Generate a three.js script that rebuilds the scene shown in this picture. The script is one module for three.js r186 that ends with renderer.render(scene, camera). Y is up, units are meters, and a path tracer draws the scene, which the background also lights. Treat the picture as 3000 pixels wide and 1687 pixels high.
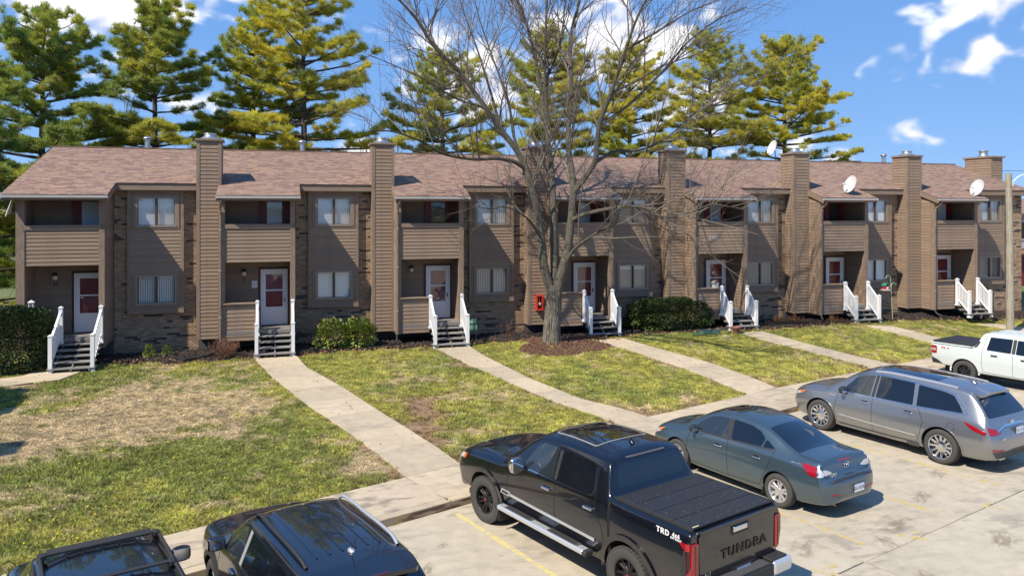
import * as THREE from 'three';
import { mergeGeometries, mergeVertices, toCreasedNormals } from 'three/addons/utils/BufferGeometryUtils.js';
import { RoundedBoxGeometry } from 'three/addons/geometries/RoundedBoxGeometry.js';
import { TextGeometry } from 'three/addons/geometries/TextGeometry.js';
import { FontLoader } from 'three/addons/loaders/FontLoader.js';
import { Brush, Evaluator, SUBTRACTION } from 'three-bvh-csg';

const scene = new THREE.Scene();
const V = (x, y, z) => new THREE.Vector3(x, y, z);
function RNG(a) { return () => { a |= 0; a = a + 0x6D2B79F5 | 0; let t = Math.imul(a ^ a >>> 15, 1 | a); t = t + Math.imul(t ^ t >>> 7, 61 | t) ^ t; return ((t ^ t >>> 14) >>> 0) / 4294967296; }; }
const lerp = (a, b, t) => a + (b - a) * t, clamp = (x, a, b) => Math.min(b, Math.max(a, x));
const sstep = (a, b, x) => { const t = clamp((x - a) / (b - a), 0, 1); return t * t * (3 - 2 * t); };

// ---------------------------------------------------------------- camera: a drone about 5.75 m up, turned 16.3 degrees to the row, lens shifted down
const camera = new THREE.PerspectiveCamera(2 * Math.atan(1077 / 2286) * 180 / Math.PI, 3000 / 2154, 0.1, 3000);
camera.position.set(0, 5.75, 29.2);
camera.rotation.set(0, -16.3 * Math.PI / 180, 0);
camera.setViewOffset(3000, 2154, 0, 467, 3000, 1687);
camera.updateProjectionMatrix();

// ---------------------------------------------------------------- noise
const HASH = (() => { const r = RNG(77), a = new Float32Array(65536); for (let i = 0; i < 65536; i++) a[i] = r(); return a; })();
const h2 = (x, y) => HASH[((x & 255) | ((y & 255) << 8))];
function vnoise(x, y) { const xi = Math.floor(x), yi = Math.floor(y), fx = x - xi, fy = y - yi, u = fx * fx * (3 - 2 * fx), v = fy * fy * (3 - 2 * fy);
  return lerp(lerp(h2(xi, yi), h2(xi + 1, yi), u), lerp(h2(xi, yi + 1), h2(xi + 1, yi + 1), u), v); }
function fbm(x, y, o = 5) { let s = 0, a = .5, n = 0; for (let i = 0; i < o; i++) { s += a * vnoise(x, y); n += a; x = x * 2.03 + 17.3; y = y * 2.03 + 9.1; a *= .5; } return s / n; }

// ---------------------------------------------------------------- sky: blue air with fair-weather clouds
const SUN = V(-.573, .758, .311).normalize();
(() => {
  const W = 2048, Hh = 2048, d = new Float32Array(W * Hh * 4);
  // cloud masses: azimuth (degrees right of -Z), elevation, half sizes, strength
  const C = [[-11.5, 13.2, 8, 4.6, .9], [-5.5, 15.5, 6, 3.4, .7], [-15, 15, 5, 3, .6], [14, 9.2, 6, 4.2, .85], [20, 12.5, 6, 3, .7], [24.5, 11.5, 5.5, 4.6, 1.0], [29, 7, 4, 3.4, .8], [10, 12, 4, 3, .6],
    [43.3, 9.9, 1.3, 1.0, .8], [42.6, 8.9, 1.5, .8, .74], [44.0, 8.7, .9, .8, .66], [46.4, 9.0, 1.7, 1.2, .8], [47.8, 10.0, 1.8, 1.2, .8], [48, 12.6, 5.5, 2.0, .72], [44.5, 12.9, 3, 1.0, .5], [38.4, 9.6, 1.2, .5, .6],
    [43.4, 5.0, 1.7, 1.1, .85], [44.6, 4.5, 1.2, .6, .7], [39, 3.3, 1.6, .8, .7], [36, 4.6, 2.4, 1.4, .7], [-7, 6.5, 4, 1.6, .6], [37.6, 9.6, .8, .5, .5], [6, 4, 3, 1.4, .55], [-27, 5, 5, 2, .4], [2, 2.5, 5, 1.5, .45]];
  for (let j = 0; j < Hh; j++) {
    const el = ((j + .5) / Hh - .5) * 180;
    for (let i = 0; i < W; i++) {
      const k = (j * W + i) * 4, phi = ((i + .5) / W - .5) * 2 * Math.PI;   // atan2(z, x)
      if (el < -1.5) { d[k] = .20; d[k + 1] = .20; d[k + 2] = .17; d[k + 3] = 1; continue; }
      let az = phi * 180 / Math.PI + 90; if (az > 180) az -= 360;
      const t = clamp(el / 90, 0, 1), hz = Math.exp(-Math.max(el, 0) / 9);
      let r = lerp(.135, .06, Math.sqrt(t)) + .18 * hz, g = lerp(.335, .185, Math.sqrt(t)) + .20 * hz, b = lerp(.79, .47, Math.sqrt(t)) + .07 * hz;
      const gx = az * .27 * Math.cos(Math.max(el, 0) * Math.PI / 180), gy = el * .33;
      let m = 0;
      if (el < 26 && Math.abs(az - 16) < 48) { for (const [ca, ce, ra, re, s] of C) { const q = ((az - ca) / ra) ** 2 + ((el - ce) / re) ** 2; if (q < 3) m = Math.max(m, s * Math.exp(-q * 1.1)); } }
      // the rest of the sky: scattered clouds of the same kind
      const far = sstep(34, 50, Math.abs(az - 16)) + sstep(20, 30, el); 
      if (far > 0) m = Math.max(m, clamp(far, 0, 1) * sstep(.62, .85, fbm(az * .03 + 40, el * .06 + 11, 3)) * .85);
      if (m > .02) {
        const wx = fbm(gx * 1.3 + 5, gy * 1.3 + 8, 3) - .5, n = fbm(gx * 2.2 + wx * 2.4 + 31, gy * 2.2 + wx * 2 + 3, 6);
        const c = sstep(.34, .86, m * .98 + (n - .5) * 1.45), shade = .80 + .2 * sstep(.35, .7, n);
        r = lerp(r, .93 * shade, c); g = lerp(g, .94 * shade, c); b = lerp(b, .97 * (shade * .7 + .3), c);
      }
      d[k] = r; d[k + 1] = g; d[k + 2] = b; d[k + 3] = 1;
    }
  }
  const tx = new THREE.DataTexture(d, W, Hh, THREE.RGBAFormat, THREE.FloatType);
  tx.mapping = THREE.EquirectangularReflectionMapping; tx.magFilter = tx.minFilter = THREE.LinearFilter; tx.colorSpace = THREE.LinearSRGBColorSpace; tx.needsUpdate = true;
  scene.background = tx; scene.environment = tx;
})();
const sun = new THREE.DirectionalLight(new THREE.Color(1, .92, .79), 5);
sun.position.copy(SUN).multiplyScalar(80).add(V(10, 0, 8)); sun.target.position.set(10, 0, 8);
sun.castShadow = true; sun.shadow.mapSize.set(4096, 4096);
Object.assign(sun.shadow.camera, { left: -55, right: 55, top: 45, bottom: -45, near: 1, far: 200 });
scene.add(sun, sun.target);
const renderer = new THREE.WebGLRenderer({ antialias: true });
renderer.setSize(1024, 575);
renderer.toneMapping = THREE.LinearToneMapping;
renderer.toneMappingExposure = 1.27;
renderer.shadowMap.enabled = true;

// ---------------------------------------------------------------- helpers
const used = new Map();
function numbered(n) { const k = used.get(n) || 0; used.set(n, k + 1); return k ? `${n}_${String(k).padStart(3, '0')}` : n; }
function mesh(name, geo, mat, parent, x = 0, y = 0, z = 0) { const m = new THREE.Mesh(geo, mat); m.name = name; m.castShadow = m.receiveShadow = true; m.position.set(x, y, z); (parent || scene).add(m); return m; }
function thing(name, label, category, pos = [0, 0, 0], turn = 0, group) { const o = new THREE.Group(); o.name = numbered(name); o.position.set(...pos); o.rotation.y = turn; o.userData = { label, category }; if (group) o.userData.group = group; scene.add(o); return o; }
function tag(o, label, category, group) { o.userData.label = label; o.userData.category = category; if (group) o.userData.group = group; return o; }
function struct(name, geo, mat) { const m = mesh(name, geo, mat); m.userData.kind = 'structure'; return m; }
function part(name, parent) { const o = new THREE.Group(); o.name = name; parent.add(o); return o; }
const BOX = new THREE.BoxGeometry(1, 1, 1);
// an axis-aligned block given by its limits, the shared unit box scaled
function blk(name, x0, x1, y0, y1, z0, z1, mat, parent) { const m = mesh(name, BOX, mat, parent, (x0 + x1) / 2, (y0 + y1) / 2, (z0 + z1) / 2); m.scale.set(x1 - x0, y1 - y0, z1 - z0); return m; }
function bx(x0, x1, y0, y1, z0, z1) { const g = new THREE.BoxGeometry(x1 - x0, y1 - y0, z1 - z0); g.translate((x0 + x1) / 2, (y0 + y1) / 2, (z0 + z1) / 2); return g; }
function tubeGeo(pts, r, seg = 8, n) { const c = new THREE.CatmullRomCurve3(pts); return new THREE.TubeGeometry(c, n || Math.max(2, pts.length * 4), r, seg, false); }
function rod(a, b, r0, r1 = r0, seg = 8) { const d = b.clone().sub(a), L = d.length(), g = new THREE.CylinderGeometry(r1, r0, L, seg); g.translate(0, L / 2, 0); g.applyQuaternion(new THREE.Quaternion().setFromUnitVectors(V(0, 1, 0), d.normalize())); g.translate(a.x, a.y, a.z); return g; }
function std(c, rough = .8, o = {}) { const m = new THREE.MeshStandardMaterial({ roughness: rough, ...o }); Array.isArray(c) ? m.color.setRGB(...c) : m.color.set(c); return m; }
function phys(c, rough, o = {}) { const m = new THREE.MeshPhysicalMaterial({ roughness: rough, ...o }); Array.isArray(c) ? m.color.setRGB(...c) : m.color.set(c); return m; }
function tex(w, h, fn, rx = 1, ry = 1, color = true) { const d = new Uint8Array(w * h * 4); for (let j = 0; j < h; j++) for (let i = 0; i < w; i++) { const c = fn(i, j), k = (j * w + i) * 4; d[k] = c[0]; d[k + 1] = c[1]; d[k + 2] = c[2]; d[k + 3] = 255; }
  const t = new THREE.DataTexture(d, w, h); t.wrapS = t.wrapT = THREE.RepeatWrapping; t.magFilter = THREE.LinearFilter; t.minFilter = THREE.LinearMipmapLinearFilter; t.generateMipmaps = true; if (color) t.colorSpace = THREE.SRGBColorSpace; t.repeat.set(rx, ry); t.needsUpdate = true; return t; }
const gray = v => { v = clamp(v, 0, 255); return [v, v, v]; };
const toS = l => 255 * (l <= .0031308 ? l * 12.92 : 1.055 * Math.pow(l, 1 / 2.4) - .055);
function writing(w, h, draw) { const c = document.createElement('canvas'); c.width = w; c.height = h; const g = c.getContext('2d'); draw(g, w, h); const t = new THREE.CanvasTexture(c); t.colorSpace = THREE.SRGBColorSpace; return t; }
const FONT = await new FontLoader().loadAsync('fonts/droid/droid_sans_bold.typeface.json');
const SERIF = await new FontLoader().loadAsync('fonts/droid/droid_serif_bold.typeface.json');
function textGeo(s, size, depth, font = FONT) { const g = new TextGeometry(s, { font, size, depth, curveSegments: 3 }); g.computeBoundingBox(); const b = g.boundingBox; g.translate(-(b.min.x + b.max.x) / 2, -(b.min.y + b.max.y) / 2, 0); return g; }

// ---------------------------------------------------------------- ground heights
const EDGE = [[-40, 29.6], [-16, 20.4], [-4.16, 15.58], [2.43, 12.98], [9.4, 10.1], [15.08, 8.05], [23.58, 5.43], [36, 1.6], [60, -6]];   // lawn side of the kerb walk
function poly(P, x) { for (let i = 0; i < P.length - 1; i++) if (x <= P[i + 1][0] || i === P.length - 2) return lerp(P[i][1], P[i + 1][1], (x - P[i][0]) / (P[i + 1][0] - P[i][0])); }
const edgeZ = x => poly(EDGE, x);
const houseY = x => .72 + (x < 0 ? .013 : .005) * x;
function G(x, z) { const e = edgeZ(x), hy = houseY(x), zr = Math.min(1.6, e - 4); if (z >= e) return .15; if (z <= zr) return hy + .02 * clamp(zr - z, 0, 6) * 0; return .15 + (hy - .15) * Math.pow((e - z) / (e - zr), .9); }
// ================================================================ ground, lot, walks
const inPoly = (P, x, z) => { let c = false; for (let i = 0, j = P.length - 1; i < P.length; j = i++) { if ((P[i][1] > z) !== (P[j][1] > z) && x < (P[j][0] - P[i][0]) * (z - P[i][1]) / (P[j][1] - P[i][1]) + P[i][0]) c = !c; } return c; };
// prism of a ground polygon: top follows topY(x,z), bottom dropped by th; uv in metres
function slabGeo(P, topY, th, bev = .012) {
  let A = 0; for (let i = 0; i < P.length; i++) { const [x0, z0] = P[i], [x1, z1] = P[(i + 1) % P.length]; A += x0 * z1 - x1 * z0; }
  const Q = A > 0 ? P.slice().reverse() : P, n = Q.length; let cx = 0, cz = 0; for (const [x, z] of Q) { cx += x / n; cz += z / n; }
  const inn = Q.map(([x, z]) => { const d = Math.hypot(x - cx, z - cz); return [x + (cx - x) / d * bev, z + (cz - z) / d * bev]; });
  const pos = [], uv = [], idx = [];
  const ring = (R, dy) => { const s = pos.length / 3; for (const [x, z] of R) { pos.push(x, topY(x, z) + dy, z); uv.push(x, z); } return s; };
  const tris = THREE.ShapeUtils.triangulateShape(inn.map(p => new THREE.Vector2(p[0], p[1])), []);
  const t = ring(inn, 0); for (const [a, b, c] of tris) { const s = (inn[b][0] - inn[a][0]) * (inn[c][1] - inn[a][1]) - (inn[b][1] - inn[a][1]) * (inn[c][0] - inn[a][0]); s > 0 ? idx.push(t + a, t + c, t + b) : idx.push(t + a, t + b, t + c); }
  const a = ring(inn, 0), b = ring(Q, -bev), b2 = ring(Q, -bev), c = ring(Q, -th);
  for (let i = 0; i < n; i++) { const j = (i + 1) % n; idx.push(a + i, b + i, b + j, a + i, b + j, a + j, b2 + i, c + i, c + j, b2 + i, c + j, b2 + j); }
  const g = new THREE.BufferGeometry(); g.setAttribute('position', new THREE.Float32BufferAttribute(pos, 3)); g.setAttribute('uv', new THREE.Float32BufferAttribute(uv, 2)); g.setIndex(idx); g.computeVertexNormals(); return g;
}
const WALKS = [
  [[[-.95, 1.78], [-.31, 4.56], [.6, 7.64], [1.68, 10.61], [2.43, 12.97]], [[.41, 1.75], [.71, 3.52], [1.61, 5.98], [2.33, 8.33], [3.7, 12.45]]],
  [[[5.21, 1.75], [5.54, 3.26], [6.28, 5.83], [7.11, 8.31], [8.3, 10.56]], [[6.42, 1.66], [6.61, 3.26], [7.27, 6.22], [8.08, 8.47], [9.4, 10.1]]],
  [[[11.24, 1.96], [11.93, 3.63], [12.69, 5.95], [13.35, 8.68]], [[12.4, 1.75], [12.87, 3.07], [14.0, 5.56], [14.75, 8.15]]],
  [[[17.3, 2.0], [18.08, 3.93], [19.0, 5.51], [19.7, 6.63]], [[18.46, 1.9], [19.3, 4.1], [20.2, 5.6], [21.0, 6.22]]],
  [[[23.5, 1.79], [24.12, 3.0], [24.9, 4.2], [25.3, 4.9]], [[24.86, 1.79], [25.5, 2.9], [26.2, 3.8], [26.6, 4.5]]],
  [[[29.6, 1.55], [30.4, 2.0], [31.2, 2.6], [31.9, 2.86]], [[30.9, 1.4], [31.8, 1.7], [32.6, 2.2], [33.2, 2.46]]],
  [[[-7.5, 1.75], [-7.75, 2.3], [-9.2, 2.35], [-13, 2.5]], [[-6.0, 1.75], [-6.4, 2.95], [-8.2, 3.5], [-13, 3.75]]]];
const BEDL = [[-6.3, .8], [-4.63, 1.25], [-3.0, 1.76], [-1.24, 1.6], [.5, 1.72], [1.7, 1.3], [4.3, 1.45], [7, 1.25], [9.3, 1.2], [11.5, 1.75], [13.9, 1.15], [16.7, 1.5], [18.8, 1.75], [22.5, 1.5], [26.5, 1.1], [31, .9], [36, .6]];
const TREE = [9.36, 2.2];
const ringR = a => 1.45 + .22 * Math.sin(a * 3 + 1) + .12 * Math.sin(a * 5);
const inRing = (x, z) => Math.hypot((x - TREE[0] - .3) / 1.15, z - TREE[1] - .35) < ringR(Math.atan2(z - TREE[1], x - TREE[0])) * .92;
const inBed = (x, z) => x > -6.3 && x < 36 && z < poly(BEDL, x) + .12 * Math.sin(x * 5) + .08 * Math.sin(x * 13);
const walkPoly = WALKS.map(([L, R]) => [...L, ...R.slice().reverse()]);
const onWalk = (x, z) => walkPoly.some(P => inPoly(P, x, z));
// how near a point is to the rim of a walk (0.1 m grid)
const RIM = (() => { const nx = 500, nz = 190, on = new Uint8Array(nx * nz), d = new Float32Array(nx * nz); for (let j = 0; j < nz; j++) for (let i = 0; i < nx; i++) on[j * nx + i] = onWalk(-14 + i * .1, .5 + j * .1) ? 1 : 0; for (let j = 3; j < nz - 3; j++) for (let i = 3; i < nx - 3; i++) { if (on[j * nx + i]) continue; let best = 9; for (let v = -3; v <= 3; v++) for (let u = -3; u <= 3; u++) if (on[(j + v) * nx + i + u]) best = Math.min(best, Math.hypot(u, v)); if (best < 4) d[j * nx + i] = 1 - best / 4; } return (x, z) => { const i = Math.round((x + 14) * 10), j = Math.round((z - .5) * 10); return i < 0 || j < 0 || i >= nx || j >= nz ? 0 : d[j * nx + i]; }; })();
// dryness and bare-earth fields of the lawn
const blob = (x, z, cx, cz, rx, rz) => Math.exp(-(((x - cx) / rx) ** 2 + ((z - cz) / rz) ** 2));
function lawnState(x, z) {
  const n = fbm(x * .55 + 3, z * .55 + 8, 4), n2 = fbm(x * 1.7 + 40, z * 1.7 + 2, 4);
  let dry = .95 * blob(x, z, -4.6, 7.4, 2.9, 2.6) + .9 * blob(x, z, -1.9, 8.0, 2.6, 2.4) + .8 * blob(x, z, -7, 9.3, 2.8, 2.2) + .35 * blob(x, z, .6, 11.5, 2.5, 1.5) + .3 * blob(x, z, -3, 5.3, 3, 1.2) - .9 * blob(x, z, -2.6, 11.0, 2.6, 1.3) + .4 * blob(x, z, 5.2, 8.6, 1.4, 1.4) + .25 * blob(x, z, 16, 3.6, 4, 1.2) + .35 * blob(x, z, -5.2, 12.8, 1.6, .8);
  let dirt = .8 * blob(x, z, 3.7, 8.6, .8, 1.9) + .5 * blob(x, z, 3.2, 10.4, .7, 1.1) + .4 * blob(x, z, 9.6, 5.2, 1, .4) + .5 * sstep(.5, .0, Math.abs(z - edgeZ(x) + .15)) + .75 * RIM(x, z);
  dry = dry * .9 + (n - .5) * 1.7 + (n2 - .5) * 2.1; dirt = dirt + (n2 - .5) * .9 + (n - .5) * .5;
  const n3 = fbm(x * 4.5 + 7, z * 4.5 + 70, 3); return [sstep(.05, 1.05, dry * .8 + .12 + (n3 - .5) * 1.1), sstep(.4, .9, dirt + (n3 - .5) * .5), n, n2];
}
const cMix = (a, b, t) => [lerp(a[0], b[0], t), lerp(a[1], b[1], t), lerp(a[2], b[2], t)];
const GRN = [.225, .24, .045], GRN2 = [.385, .36, .075], GRN3 = [.125, .195, .05], STRAW = [.49, .375, .235], DIRT = [.235, .13, .075];
function lawnCol(x, z, r1, r2) {
  const [dry, dirt, n, n2] = lawnState(x, z), hot = sstep(.3, .7, fbm(x * .35 + 90, z * .5 + 5, 3) + (fbm(x * 2.1 + 9, z * 2.1 + 33, 3) - .5) * .7 + (x > 6 ? .12 : 0) - blob(x, z, -2.5, 11.3, 3.2, 2) * .5);
  let c = cMix(GRN, GRN2, clamp(hot * .75 + (r1 - .5) * .6, 0, 1)); c = cMix(c, GRN3, clamp((1 - hot) * .5 * r2, 0, 1)); c = cMix(c, STRAW, clamp(dry * .95 + (r2 - .62) * .5, 0, 1)); c = cMix(c, DIRT, dirt * .8); return c;
}
// far ground
struct('ground', (() => { const g = new THREE.PlaneGeometry(1600, 1600, 1, 1).rotateX(-Math.PI / 2); g.translate(0, -.12, -300); return g; })(), std([.16, .15, .07], 1));
// lawn sheet
{
  const X0 = -26, X1 = 44, Z0 = -30, Z1 = 25, nx = 140, nz = 110, pos = [], uv = [], idx = [];
  for (let j = 0; j <= nz; j++) for (let i = 0; i <= nx; i++) { const x = lerp(X0, X1, i / nx), z = Math.min(lerp(Z0, Z1, j / nz), edgeZ(x) + .3); let y = G(x, z) - .012 - sstep(-.3, .25, z - edgeZ(x)) * .05; if (z < edgeZ(x) - .3) y += (fbm(x * .8, z * .8, 3) - .5) * .07; const dT = Math.hypot(x - TREE[0], z - TREE[1]); y += .16 * Math.exp(-dT * dT / .9); pos.push(x, y, z); uv.push((x - X0) / (X1 - X0), (z - Z0) / (Z1 - Z0)); }
  for (let j = 0; j < nz; j++) for (let i = 0; i < nx; i++) { const a = j * (nx + 1) + i, b = a + 1, c = a + nx + 1, d = c + 1; idx.push(a, c, b, b, c, d); }
  const g = new THREE.BufferGeometry(); g.setAttribute('position', new THREE.Float32BufferAttribute(pos, 3)); g.setAttribute('uv', new THREE.Float32BufferAttribute(uv, 2)); g.setIndex(idx); g.computeVertexNormals();
  const N = 2048, rl = RNG(5), t = tex(N, N, (i, j) => { const x = lerp(X0, X1, (i + .5) / N), z = lerp(Z0, Z1, (j + .5) / N); let c;
    if (z < -1.5) c = [.12, .14, .04];
    else { const f = fbm(x * 9, z * 9, 2); c = lawnCol(x, z, rl(), rl()); c = cMix(c, [.16, .115, .06], .30); c = c.map(v => v * (.55 + .8 * f)); }
    return c.map(toS).map(v => clamp(v, 0, 255)); });
  t.wrapS = t.wrapT = THREE.ClampToEdgeWrapping;
  struct('lawn', g, std([1, 1, 1], 1, { map: t }));
}
// concrete
const stains = (() => { const r = RNG(21), a = []; for (let k = 0; k < 260; k++) a.push([r() * 24, r() * 24, .015 + r() * r() * .06, .25 + r() * .5]); return a; })();
function concreteTex(base, seed, wear, span = 12) {
  const N = 1024, r = RNG(seed), sp = new Float32Array(N * N);
  for (let k = 0; k < 900 * wear; k++) { const cx = r() * N, cy = r() * N, rad = .6 + r() * r() * 5.5, e = .3 + r() * .6, s = r() < .25 ? -.3 : .55 * r(); for (let j = -7; j <= 7; j++) for (let i = -7; i <= 7; i++) { const q = Math.hypot(i, j * (1 + e)) / rad; if (q < 1) { const xi = (cx + i + N) % N | 0, yi = (cy + j + N) % N | 0; sp[yi * N + xi] = s * (1 - q * q); } } }
  return tex(N, N, (i, j) => { const x = i / N * span, y = j / N * span, fx = Math.min(i, N - i) / N, wrap = sstep(0, .06, Math.min(fx, Math.min(j, N - j) / N));
    let m = 1 + .13 * (fbm(x * .7 + seed, y * .7, 4) - .5) * 2 * wrap + .12 * (fbm(x * 6 + seed, y * 6, 3) - .5) * 2 + .07 * (r() - .5);
    const st = sstep(.5, .74, fbm(x * 2.6 + 9 + seed, y * 7 + 4, 5)) * .2 * wear * (.35 + .65 * sstep(.4, .65, fbm(x * .5 + seed, y * .5, 2))); m *= 1 - st; m *= 1 - sp[j * N + i] * .55 * Math.min(1, wear);
    return [toS(base[0] * m), toS(base[1] * m), toS(base[2] * m * (1 + st * .15))].map(v => clamp(v, 0, 255)); }, 1 / span, 1 / span);
}
const cBump = tex(256, 256, (i, j) => gray(128 + 70 * (fbm(i * .2, j * .2, 4) - .5) + 40 * (h2(i, j) - .5)), .8, .8, false);
const lotMat = std([1, 1, 1], .9, { map: concreteTex([.445, .385, .29], 3, 1.3), bumpMap: cBump, bumpScale: .004 }), lotMat2 = std([1, 1, 1], .9, { map: concreteTex([.465, .405, .305], 8, 1.4), bumpMap: cBump, bumpScale: .004 });
const walkMat = [std([1, 1, 1], .9, { map: concreteTex([.50, .41, .285], 5, .6), bumpMap: cBump, bumpScale: .004 }), std([.95, .96, .97], .9, { map: concreteTex([.47, .385, .27], 15, .9), bumpMap: cBump, bumpScale: .004 })];
const sideMat = [std([1, 1, 1], .9, { map: concreteTex([.475, .39, .28], 25, 2.2), bumpMap: cBump, bumpScale: .004 }), std([1, 1, 1], .9, { map: concreteTex([.50, .41, .29], 35, 1.9), bumpMap: cBump, bumpScale: .004 })];
const kerbMat = std([1, 1, 1], .92, { map: tex(512, 128, (i, j) => { const f = fbm(i * .03, j * .06 + 3, 5), e = fbm(i * .009 + 20, 3, 3); let c = cMix([.36, .28, .21], [.13, .085, .06], sstep(.4, .62, f)); c = cMix(c, [.42, .30, .06], sstep(.56, .64, e) * sstep(.35, .6, fbm(i * .1, j * .1 + 40, 3)) * .9); return c.map(toS); }, .25, 2) });
// lot frame: a runs along the kerb, n out to the driveway
const LA = 18.15 * Math.PI / 180, lotP = (a, n) => [a * Math.cos(LA) + n * Math.sin(LA), -a * Math.sin(LA) + n * Math.cos(LA)];
{
  const lot = struct('parking_lot', (() => { const c = [lotP(-60, 8), lotP(80, 8), lotP(80, 80), lotP(-60, 80)]; return slabGeo(c, () => -.03, .05, .001); })(), std([.07, .06, .055], 1));
  const as = [-30, -17.4, -7.3, 2.82, 12.9, 23, 33.1, 48], ns = [12.6, 20.53, 27.5, 40, 60]; let k = 0; const g = .011;
  for (let i = 0; i < as.length - 1; i++) for (let j = 0; j < ns.length - 1; j++) { const P = [lotP(as[i] + g, ns[j] + g), lotP(as[i + 1] - g, ns[j] + g), lotP(as[i + 1] - g, ns[j + 1] - g), lotP(as[i] + g, ns[j + 1] - g)]; mesh('slab', slabGeo(P, () => 0, .04, .008), (i + j) % 2 ? lotMat : lotMat2, lot); }
}
// kerb and the walk behind it
const EDG = [[-30, 25.8], [-16, 20.4], [-4.16, 15.58], [2.43, 12.98], [9.4, 10.1], [15.08, 8.05], [23.58, 5.43], [36, 1.6], [50, -2.8]];
function along(P, step) { const out = []; for (let i = 0; i < P.length - 1; i++) { const L = Math.hypot(P[i + 1][0] - P[i][0], P[i + 1][1] - P[i][1]), n = Math.max(1, Math.round(L / step)); for (let k = 0; k < n; k++) out.push([lerp(P[i][0], P[i + 1][0], k / n), lerp(P[i][1], P[i + 1][1], k / n)]); } out.push(P[P.length - 1]); return out; }
function normals(P) { return P.map((p, i) => { const a = P[Math.max(0, i - 1)], b = P[Math.min(P.length - 1, i + 1)], L = Math.hypot(b[0] - a[0], b[1] - a[1]); return [-(b[1] - a[1]) / L, (b[0] - a[0]) / L]; }); }
{
  const P = along(EDG, 3.05), Nn = normals(P), off = (i, d) => [P[i][0] + Nn[i][0] * d, P[i][1] + Nn[i][1] * d];
  const sw = struct('sidewalk', slabGeo([...P.map((_, i) => off(i, .05)), ...P.map((_, i) => off(i, 1.6)).reverse()], () => .10, .08, .001), std([.08, .065, .05], 1));
  const kb = struct('kerb', slabGeo([...P.map((_, i) => off(i, 1.55)), ...P.map((_, i) => off(i, 1.66)).reverse()], () => .06, .1, .001), std([.08, .065, .05], 1));
  for (let i = 0; i < P.length - 1; i++) {
    const sh = (q, r, t) => [lerp(q[0], r[0], t), lerp(q[1], r[1], t)], t0 = .0025, t1 = .9975;
    const a = off(i, 0), b = off(i + 1, 0), c = off(i + 1, 1.49), d = off(i, 1.49); mesh('slab', slabGeo([sh(a, b, t0), sh(a, b, t1), sh(d, c, t1), sh(d, c, t0)], () => .15, .06, .007), sideMat[i % 2], sw);
    const e = off(i, 1.5), f = off(i + 1, 1.5), g = off(i + 1, 1.7), h = off(i, 1.7); const ks = slabGeo([sh(e, f, t0), sh(e, f, t1), sh(h, g, t1), sh(h, g, t0)], () => .15, .2, .018);
    mesh('kerb_stone', ks, walkMat[(i + 1) % 2], kb);
    // worn, stained face of the kerb
    const o1 = off(i, 1.703), o2 = off(i + 1, 1.703), fg = new THREE.BufferGeometry(); const A = sh(o1, o2, t0), B = sh(o1, o2, t1); fg.setAttribute('position', new THREE.Float32BufferAttribute([A[0], -.02, A[1], B[0], -.02, B[1], B[0], .128, B[1], A[0], .128, A[1]], 3)); fg.setAttribute('uv', new THREE.Float32BufferAttribute([i * 3, 0, i * 3 + 3, 0, i * 3 + 3, .15, i * 3, .15], 2)); fg.setIndex([0, 1, 2, 0, 2, 3]); fg.computeVertexNormals(); mesh('kerb_face', fg, kerbMat, kb);
  }
}
WALKS.forEach(([L, R], w) => {
  const n = 9, at = (P, t) => { const s = P.map((p, i) => i ? Math.hypot(p[0] - P[i - 1][0], p[1] - P[i - 1][1]) : 0); let tot = s.reduce((a, b) => a + b, 0) * t, i = 1; while (i < P.length - 1 && tot > s[i]) { tot -= s[i]; i++; } return [lerp(P[i - 1][0], P[i][0], clamp(tot / s[i], 0, 1)), lerp(P[i - 1][1], P[i][1], clamp(tot / s[i], 0, 1))]; };
  const len = L.reduce((a, p, i) => i ? a + Math.hypot(p[0] - L[i - 1][0], p[1] - L[i - 1][1]) : 0, 0), N = Math.max(3, Math.round(len / 1.55)), tY = (x, z) => G(x, z) + .002 + .033 * clamp((edgeZ(x) - z) / .8, 0, 1);
  const wk = struct(numbered('walkway'), slabGeo([...L, ...R.slice().reverse()], (x, z) => tY(x, z) - .03, .06, .03), std([.09, .07, .05], 1));
  for (let k = 0; k < N; k++) { const g = .004, Lp = [], Rp = []; for (let s = 0; s <= 3; s++) { const t = lerp(k / N + g / N, (k + 1) / N - g / N, s / 3); Lp.push(at(L, t)); Rp.push(at(R, t)); } mesh('slab', slabGeo([...Lp, ...Rp.reverse()], tY, .07, .008), walkMat[(k + w) % 2], wk); }
});
// parking stall lines, thin worn paint
const paint = std([1, 1, 1], .85, { map: tex(256, 256, (i, j) => { const f = fbm(i * .06, j * .06, 5), g = h2(i, j); return cMix([.60, .50, .20], [.50, .42, .28], sstep(.48, .64, f + (g - .5) * .2)).map(toS); }, .9, .9) });
const paintW = std([1, 1, 1], .85, { map: tex(256, 256, (i, j) => { const f = fbm(i * .05 + 30, j * .05, 5), g = h2(i, j + 9); return cMix([.50, .37, .09], [.46, .395, .30], sstep(.40, .56, f + (g - .5) * .25)).map(toS); }, .9, .9) });
function flatPoly(P, y) { const g = slabGeo(P, () => y, .003, .0005); return g; }
[-14.3, -11.8, -9.23, -6.7, -4.17, -1.64, .89, 3.43, 5.86, 8.45, 11.0, 13.5].forEach((a, k) => { const P = [], Q = [], r = RNG(300 + k), n0 = 15.0 - a * .03, n1 = 20.15; for (let s = 0; s <= 12; s++) { const n = lerp(n0, n1, s / 12); P.push(lotP(a - .05 + (r() - .5) * .014, n)); Q.push(lotP(a + .05 + (r() - .5) * .014, n)); } const m = struct(numbered('painted_line'), flatPoly([...P, ...Q.reverse()], .004), k === 5 ? paint : paintW); });
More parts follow.
